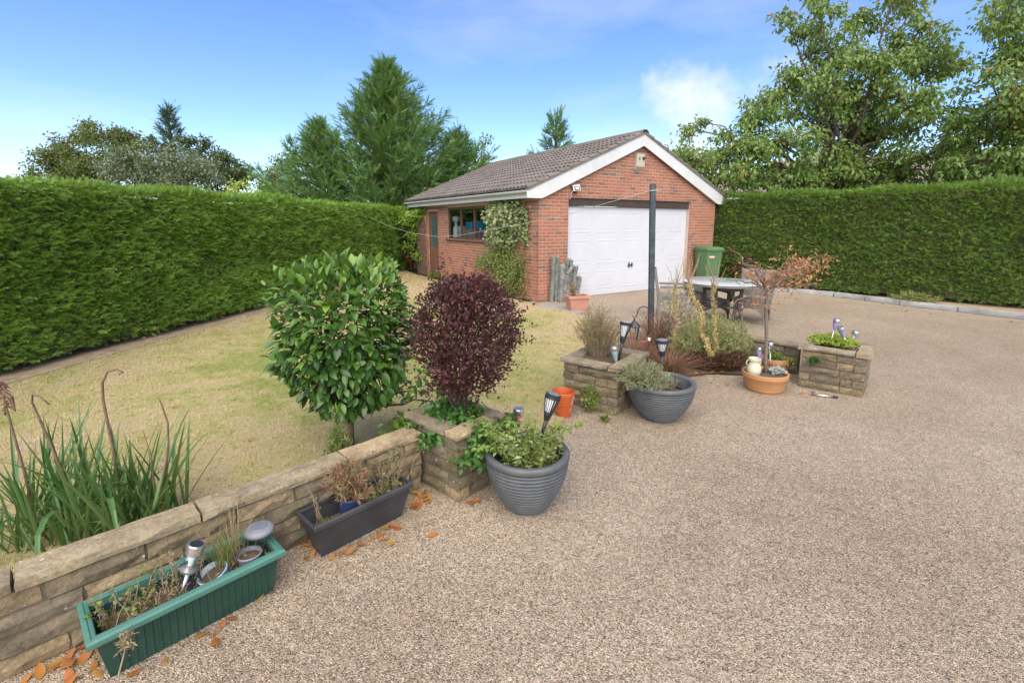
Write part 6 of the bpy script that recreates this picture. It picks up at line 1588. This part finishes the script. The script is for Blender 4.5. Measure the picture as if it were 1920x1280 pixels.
dome_plant('yellow_weed', 'pale yellow-green weed between low wall and end planter', 'weed', (3.13, 5.22, 0.16), 0.12, 0.10, 26, LEAF, 0.03, 10, 'f_lime', 'stem_green', 64, lo=0.2, lean=(-0.6, -0.5))
dome_plant('silver_plant', 'low silvery white rosette plant in the terracotta bowl', 'plant', (2.80, 4.84, 0.17), 0.085, 0.075, 70, LEAF, 0.026, 9, 'f_silver', 'stem_green', 65, lo=0.4)
dome_plant('pot_seedling', 'small leafy plant in the pale terracotta pot by the garage', 'plant', (1.26, 9.62, 0.27), 0.13, 0.30, 26, LEAF, 0.045, 8, 'f_bronze', 'stem_brown', 66, lo=0.3, lean=(-0.2, 0))
dome_plant('foot_weed', 'tall green weed growing up the face of the heather planter', 'weed', (0.72, 4.22, 0.01), 0.10, 0.30, 22, LEAF, 0.038, 12, 'f_jasmine', 'stem_green', 67, lo=0.2)
dome_plant('foot_weed', 'tiny green weed on gravel below the heather planter corner', 'weed', (0.82, 4.02, 0.005), 0.05, 0.06, 12, LEAF, 0.03, 7, 'f_jasmine', 'stem_green', 68, lo=0.2)
dome_plant('conifer_seedling', 'feathery green seedling beside the camellia trunk over the wall', 'plant', (-1.12, 2.88, 0.0), 0.09, 0.56, 34, NARROW, 0.045, 30, 'f_jasmine', 'stem_green', 69, lo=0.35, wsc=1.6)
dome_plant('camellia_weeds', 'bright green weeds on the lawn below the camellia', 'weed', (-0.82, 3.45, 0.01), 0.18, 0.30, 40, LEAF, 0.05, 12, 'f_wisteria', 'stem_green', 70, lo=0.2)
dome_plant('hedge_weeds', 'patch of weeds on the verge by the kerb below the hedge', 'weed', (8.75, 10.25, 0.03), 0.45, 0.22, 110, NARROW, 0.09, 10, 'f_weed', 'stem_green', 71, lo=0.1, wsc=1.5)
dome_plant('door_weed', 'green weed at the foot of the brown garage door', 'weed', tuple(gpt(-0.15, 5.5, 0.0)), 0.22, 0.24, 40, LEAF, 0.08, 10, 'f_jasmine', 'stem_green', 72, lo=0.1)

def grass_clump(name, label, base, n, L, w, fm, seed, spread=0.5, up=1.0, droop=1.0, rb=0.05, seg=6):
    t = thing(name, label, 'grass', base); r = random.Random(seed); f = Fol()
    for k in range(n):
        a = r.uniform(0, 2 * pi); l = L * r.uniform(0.55, 1.1); out = spread * r.uniform(0.3, 1.2); dr = droop * r.uniform(0.5, 1.3)
        b = Vector((rb * r.uniform(-1, 1), rb * r.uniform(-1, 1), 0)); pts = []
        for i in range(seg):
            s = i / (seg - 1); pts.append((b.x + cos(a) * out * l * s, b.y + sin(a) * out * l * s, max(0.0, l * (up * s - dr * 0.55 * s * s))))
        V, F = blade_strip(pts, w * r.uniform(0.7, 1.2)); f.raw(V, F, r.random())
    f.build('blades', M[fm], t); return t
grass_clump('bronze_sedge', 'arching bronze sedge grass between the lavender pot and shrub', (1.72, 5.12, 0.01), 620, 0.62, 0.0034, 'f_sedge', 81, 0.85, 1.0, 1.15, 0.07)
grass_clump('bronze_sedge', 'bronze sedge grass behind the planter of dry heather', (1.40, 5.30, 0.01), 520, 0.66, 0.0034, 'f_sedge', 82, 0.7, 1.1, 1.0, 0.08)
grass_clump('grass_tuft', 'wispy grass tuft growing from the printed pot in the green trough', (-1.315, 1.955, 0.20), 130, 0.24, 0.0016, 'f_weed', 83, 0.5, 1.05, 0.9, 0.03)
grass_clump('grass_tuft', 'tall straw coloured grass stalks beside the printed pot', (-1.285, 1.985, 0.20), 26, 0.34, 0.0015, 'f_dry', 84, 0.28, 1.05, 0.4, 0.025)

# strap-leaved clump with spent flower stalks behind the wall
def strap_clump():
    t = thing('red_hot_poker', 'big clump of strap leaves with brown spent stalks behind the wall', 'plant', (-2.35, 2.42, 0)); r = random.Random(9); f = Fol()
    for k in range(250):
        bx, by = r.uniform(-0.42, 0.40), r.uniform(-0.16, 0.22); a = r.uniform(0, 2 * pi); l = r.uniform(0.42, 0.85)
        out = r.uniform(0.1, 0.62); dr = r.choice((0.2, 0.35, 0.7, 1.1)) * r.uniform(0.7, 1.2); pts = []
        for i in range(9):
            s = i / 8; pts.append((bx + cos(a) * out * l * s, by + sin(a) * out * l * s, max(0.01, l * (s - dr * 0.55 * s ** 2.2))))
        V, F = blade_strip(pts, r.uniform(0.007, 0.0135)); f.raw(V, F, min(0.999, max(0, r.gauss(0.45, 0.25))))
    # broad leaves folding over the coping
    for pts in ([(0.20, -0.33, 0.30), (0.25, -0.42, 0.44), (0.29, -0.50, 0.455), (0.33, -0.58, 0.43), (0.37, -0.64, 0.33), (0.39, -0.67, 0.26)], [(0.36, -0.24, 0.28), (0.40, -0.30, 0.42), (0.46, -0.36, 0.465), (0.52, -0.42, 0.44), (0.57, -0.47, 0.35), (0.60, -0.49, 0.28)]):
        V, F = blade_strip(pts, 0.013); f.raw(V, F, 0.95)
    f.build('leaves', M['f_strap'], t)
    for pts, r0 in (([(0.16, 0.03, 0), (0.16, 0.03, 0.5), (0.145, 0.03, 0.80), (0.155, 0.03, 0.90), (0.19, 0.03, 0.96), (0.24, 0.03, 0.975), (0.275, 0.03, 0.955), (0.25, 0.03, 0.945)], 0.011),
                    ([(-0.02, 0.0, 0), (-0.10, 0.0, 0.35), (-0.17, 0.0, 0.65), (-0.21, 0.0, 0.80), (-0.20, 0, 0.845), (-0.16, 0, 0.83), (-0.12, 0, 0.79)], 0.010),
                    ([(-0.32, 0.02, 0), (-0.34, 0.02, 0.4), (-0.37, 0.02, 0.72), (-0.385, 0.02, 0.90)], 0.011),
                    ([(0.34, 0.06, 0), (0.38, 0.06, 0.3), (0.44, 0.06, 0.5), (0.455, 0.06, 0.66), (0.43, 0.06, 0.78), (0.42, 0.06, 0.80)], 0.009),
                    ([(0.34, 0.04, 0), (0.35, 0.04, 0.3), (0.355, 0.04, 0.48), (0.33, 0.04, 0.62)], 0.007),
                    ([(-0.28, -0.24, 0), (-0.33, -0.27, 0.28), (-0.40, -0.30, 0.50)], 0.013)):
        MB().tube(pts, [r0 * 0.72 * (1 - 0.45 * i / (len(pts) - 1)) for i in range(len(pts))], 7).build('stalk', M['stem_brown'], t, smooth=True)
    m = MB()
    for k in range(40):
        a = r.uniform(0, 2 * pi); z = r.uniform(0.74, 0.92); m.tube([(-0.378, 0.02, z), (-0.378 + 0.03 * cos(a), 0.02 + 0.03 * sin(a), z - r.uniform(0.0, 0.05))], [0.006, 0.002], 4)
    for s in (-1, 1): m.tube([(-0.385, 0.02, 0.86), (-0.385 + s * 0.045, 0.02, 0.82), (-0.385 + s * 0.055, 0.02, 0.74)], [0.011, 0.012, 0.004], 6)
    m.build('seed_head', M['stem_brown'], t)
strap_clump()

# contents of the troughs
def trough_plants(P, items, name, label, seed, h0):
    t = thing(name, label, 'weeds', loc_of(P, 0.3, 0.15, h0)); r = random.Random(seed); o = Vector(t.location); st = MB(); dry = Fol(); gr = Fol()
    for (x0, x1, y0, y1, n, H0, H1, dryf) in items:
        for k in range(n):
            b = loc_of(P, r.uniform(x0, x1), r.uniform(y0, y1), h0) - o; h = r.uniform(H0, H1); e = b + Vector((r.gauss(0, 0.25) * h, r.gauss(0, 0.25) * h, h)); p, q = limb(b, e, 0.0022, 0.0009, r, 5, 0.12); st.tube(p, q, 4, cap=False)
            m = int(12 + 130 * h); idx = RNG.integers(0, 5, m); pos = np.array([tuple(v) for v in p])[idx] + RNG.normal(0, 0.006, (m, 3)); tgt = dry if r.random() < dryf else gr
            tgt.add(LEAF if tgt is gr else NARROW, pos, RNG.normal(0, 0.7, (m, 3)) + [0, 0, 0.4], rand_dir(m, 0.5), RNG.uniform(0.010, 0.024, m), None, 1.4)
    st.build('stems', M['twig_dry'], t); dry.build('dry_leaves', M['f_dry'], t); gr.build('green_leaves', M['f_weed'], t)
trough_plants(GT, [(0.06, 0.20, 0.07, 0.23, 16, 0.06, 0.18, 0.25), (0.12, 0.42, 0.06, 0.24, 44, 0.03, 0.11, 0.7), (0.28, 0.40, 0.12, 0.22, 9, 0.12, 0.24, 1.0), (0.45, 0.66, 0.07, 0.2, 20, 0.03, 0.08, 0.7), (0.52, 0.66, 0.15, 0.24, 6, 0.10, 0.3, 0.8)], 'trough_weeds', 'dry weeds and stalks filling the green trough', 91, 0.135)
trough_plants(BT, [(0.30, 0.58, 0.06, 0.15, 26, 0.03, 0.09, 0.4), (0.44, 0.57, 0.07, 0.16, 22, 0.12, 0.30, 0.75), (0.06, 0.14, 0.12, 0.16, 4, 0.1, 0.2, 0.9), (0.36, 0.44, 0.06, 0.1, 5, 0.10, 0.16, 0.0)], 'trough_weeds', 'straggly weeds in the charcoal trough by the planter', 92, 0.135)
dome_plant('bronze_plant', 'bronze narrow-leaved plant growing from the dark blue pot', 'plant', (-0.90, 2.43, 0.225), 0.14, 0.22, 60, NARROW, 0.045, 22, 'f_bronze', 'stem_brown', 93, lo=0.25, wsc=1.1)
t = thing('moss', 'yellow-green moss patch in the near end of the charcoal trough', 'moss', loc_of(BT, 0.12, 0.095, 0.137)); f = Fol(); n = 700
f.add(NARROW, np.c_[RNG.normal(0, 0.022, (n, 2)), RNG.uniform(0, 0.008, n)], RNG.normal(0, 0.6, (n, 3)) + [0, 0, 1], rand_dir(n), RNG.uniform(0.008, 0.016, n), None, 2.0).build('tufts', M['f_moss'], t)['kind'] = 'stuff'
t = thing('dead_flower_stalk', 'dead brown flower stalk leaning across the front of the green trough', 'plant', (-1.475, 1.515, 0))
MB().tube([(0.0, 0, 0), (0.02, 0.0, 0.10), (0.045, 0.01, 0.185), (0.05, 0.012, 0.235)], [0.0035, 0.003, 0.0025, 0.002], 6).build('stem', M['twig_dry'], t)
f = Fol(); n = 150; f.add(NARROW, np.array([[0.05, 0.012, 0.225]]) + RNG.normal(0, 1, (n, 3)) * [0.012, 0.012, 0.02], RNG.normal(0, 1, (n, 3)), rand_dir(n), RNG.uniform(0.012, 0.024, n), None, 2.0).build('seed_head', M['f_dry'], t)

# yellow dead flower spikes
def spike(label, base, top, r0, fan, seed, col='stem_yellow'):
    t = thing('dead_spike', label, 'dead stem', base, 0, 'yellow dead flower spikes'); r = random.Random(seed); b = Vector(base); e = Vector(top) - b
    p, q = limb((0, 0, 0), e, r0, r0 * 0.6, r, 9, 0.07); MB().tube(p, q, 8).build('stalk', M[col], t, smooth=True)
    f = Fol(); L = e.length; n = int(520 * L); s = RNG.random(n)[:, None]; a = RNG.uniform(0, 2 * pi, n)
    pp = np.array([tuple(v) for v in p]); fi = s[:, 0] * 8; i0 = np.clip(fi.astype(int), 0, 7); pos = pp[i0] + (pp[i0 + 1] - pp[i0]) * (fi - i0)[:, None] + np.c_[np.cos(a), np.sin(a), np.zeros(n)] * r0 * 0.9
    f.add(LEAF, pos, np.c_[np.cos(a), np.sin(a), np.full(n, 0.6)], rand_dir(n), RNG.uniform(0.018, 0.042, n)).build('husks', leafmat('yellow_husks_%d' % seed, [(0.52, 0.39, 0.15), (0.60, 0.49, 0.25), (0.40, 0.27, 0.11)], 0.7, 0.15), t)['kind'] = 'stuff'
    for k in range(fan[0]):
        v = Vector((r.gauss(0, fan[2]), r.gauss(0, fan[2]), 1)).normalized() * fan[1] * r.uniform(0.6, 1.0); pp, qq = limb(e * r.uniform(0.9, 1.0), e + v, 0.006, 0.002, r, 6, 0.08); MB().tube(pp, qq, 5).build('twig', M['twig_dry'], t)
spike('thick yellow dead spike leaning left out of the feathery shrub', (2.31, 5.36, 0.22), (1.995, 5.36, 1.07), 0.016, (11, 0.36, 0.20), 1)
spike('upright orange-yellow dead spike with forked top before the table', (2.405, 5.45, 0.12), (2.325, 5.45, 1.04), 0.010, (7, 0.38, 0.24), 2)
spike('pale yellow speckled dead spike left of the leaning one', (2.06, 5.75, 0.05), (1.99, 5.75, 1.0), 0.008, (5, 0.30, 0.3), 3)

# small weeping maple in the bowl
def maple():
    t = thing('weeping_maple', 'small standard maple with withered orange leaves in the terracotta bowl', 'tree', (2.690, 4.865, 0.165)); r = random.Random(15); o = Vector(t.location)
    top = Vector((2.612, 4.85, 1.07)) - o
    p, q = limb((0, 0, 0), top, 0.019, 0.015, r, 8, 0.012); MB().tube(p, q, 9).lathe([(0.012, -0.03), (0.026, 0.0), (0.022, 0.03), (0.010, 0.05)], 9, tuple(top)).build('trunk', M['bark_grey'], t, smooth=True)
    br = MB(); f = Fol()
    ends = [((2.185, 4.85, 1.50), 0.04), ((3.12, 4.85, 1.42), 1.0), ((3.02, 4.70, 1.36), 1.0), ((2.95, 5.0, 1.34), 1.0), ((2.90, 4.72, 1.25), 0.9), ((3.05, 4.95, 1.20), 0.5), ((2.80, 4.85, 1.38), 0.8), ((2.45, 4.75, 1.33), 0.75), ((2.33, 4.85, 1.36), 0.35), ((2.38, 4.95, 1.22), 0.15), ((2.42, 4.65, 0.98), 0.3), ((2.20, 4.80, 0.88), 0.05), ((2.70, 4.60, 1.30), 0.7), ((2.65, 5.1, 1.3), 0.6), ((2.96, 4.75, 1.13), 0.2), ((2.50, 4.72, 0.93), 0.55), ((2.25, 4.9, 1.17), 0.05), ((3.10, 4.80, 1.12), 0.12)]
    for e, lf in ends:
        e = Vector(e) - o; p, q = limb(top, e, 0.010, 0.003, r, 8, 0.10, -0.06); br.tube(p, q, 5)
        for k in range(7):
            i = r.randint(3, 7); d = Vector((r.gauss(0, 1), r.gauss(0, 1), r.gauss(-0.1, 0.6))).normalized() * r.uniform(0.06, 0.16); pp, qq = limb(p[i], p[i] + d, 0.003, 0.001, r, 4, 0.15); br.tube(pp, qq, 4, cap=False)
            n = int(17 * lf * r.uniform(0.6, 1.4))
            if n: f.add(NARROW, np.array([tuple(pp[-1])]) + RNG.normal(0, 1, (n, 3)) * [0.04, 0.04, 0.024], RNG.normal(0, 0.7, (n, 3)) + [0, 0, -0.35], rand_dir(n, 0.6), RNG.uniform(0.03, 0.055, n), None, 2.4)
    br.build('branches', M['bark_grey'], t, smooth=True); f.build('leaves', M['f_maple'], t)
maple()

# ================================================================== fallen leaves
lm = []
for k in range(5):
    r = random.Random(k + 40); V, F = big_leaf(r.uniform(0.22, 0.34), r.uniform(-0.12, 0.16), r.uniform(-0.22, 0.22), 4); V = V.copy(); V[:, 1] -= 0.5
    V[:, 2] += 0.05 * np.sin(V[:, 1] * r.uniform(3, 7)) - V[:, 2].min() * 0 ; V[:, 2] -= V[:, 2].min()
    lm.append(tri_mesh('fallen_leaf', V, F, M['f_fallen'], None, True))
def fallen(label, pts, size=(0.045, 0.075), group='fallen autumn leaves', z=0.002):
    r = random.Random(len(pts) * 7 + int(pts[0][0] * 100))
    for x, y in pts:
        o = mesh_obj('fallen_leaf', r.choice(lm), None, (x, y, z), (r.uniform(-0.12, 0.12), r.uniform(-0.12, 0.12), r.uniform(0, 6.28))); s = r.uniform(*size); o.scale = (s, s, s); tag(o, label, 'leaf', group)
fallen('fallen orange leaf on the gravel at the near end of the green trough', [(-1.815, 1.621), (-1.805, 1.676), (-1.784, 1.712), (-1.852, 1.605), (-1.729, 1.596), (-1.665, 1.634), (-1.735, 1.675), (-1.876, 1.576), (-1.69, 1.70), (-1.77, 1.64), (-1.83, 1.65), (-1.70, 1.56), (-1.62, 1.60)], (0.05, 0.085))
fallen('fallen orange leaf on the gravel along the front of the green trough', [(-1.25, 1.866), (-1.272, 1.833), (-1.279, 1.783), (-1.329, 1.776), (-1.243, 1.738), (-1.183, 1.98), (-1.15, 2.02), (-1.40, 1.66), (-1.48, 1.60)], (0.04, 0.07))
fallen('fallen orange leaf on the gravel along the charcoal trough', [(-1.121, 2.347), (-1.06, 2.284), (-1.155, 2.378), (-0.917, 2.284), (-0.884, 2.314), (-0.822, 2.355), (-0.779, 2.403), (-0.741, 2.441), (-0.725, 2.489), (-0.691, 2.514), (-0.657, 2.499), (-0.712, 2.400), (-0.76, 2.46), (-1.08, 2.25), (-0.95, 2.26), (-0.86, 2.30)], (0.04, 0.07))
fallen('fallen orange leaf heaped between charcoal trough and near planter', [(-0.56, 2.81), (-0.60, 2.84), (-0.57, 2.87), (-0.61, 2.79), (-0.60, 2.74), (-0.55, 2.78), (-0.585, 2.71), (-0.53, 2.76), (-0.62, 2.86), (-0.54, 2.83), (-0.575, 2.76), (-0.605, 2.70)], (0.05, 0.08))
fallen('single yellow-orange leaf lying out on the gravel past the charcoal trough', [(-0.666, 2.369)], (0.07, 0.08))
fallen('single brown leaf lying on open gravel before the near planter', [(-0.447, 2.447)], (0.075, 0.08))
fallen('small orange leaf at the foot of the near planter', [(-0.252, 2.739), (-0.225, 2.77), (-0.27, 2.76)], (0.045, 0.06))
fallen('lone small pale leaf on the gravel right of the leafy pot', [(0.498, 2.447)], (0.03, 0.04))
fallen('brown leaf among the litter below the feathery shrub', [(1.95 + 0.09 * i + random.uniform(-.05, .05), 5.28 + random.uniform(-0.08, 0.10)) for i in range(12)], (0.05, 0.08), z=0.026)
fallen('brown leaf on the gravel beside the terracotta bowl', [(2.95, 4.92), (2.98, 5.02), (2.35, 4.98), (3.0, 4.72), (3.14, 4.75), (2.2, 5.05)], (0.05, 0.075))
fallen('dry leaf scattered on the gravel below the kerb', [(8.0 + 0.32 * i + random.uniform(-.2, .2), 9.6 - 0.42 * i + random.uniform(-0.4, 0.3)) for i in range(9)] + [(6.6 + 0.25 * i, 11.2 - 0.2 * i + random.uniform(-.5, .3)) for i in range(8)], (0.06, 0.10))
fallen('dry leaf lying on the lawn', [(-2.6, 5.2), (-1.9, 4.6), (-3.2, 4.3), (-2.1, 3.6), (-1.2, 5.8), (-3.9, 6.2), (-0.6, 5.3), (-2.4, 7.1)], (0.05, 0.07), z=0.03)
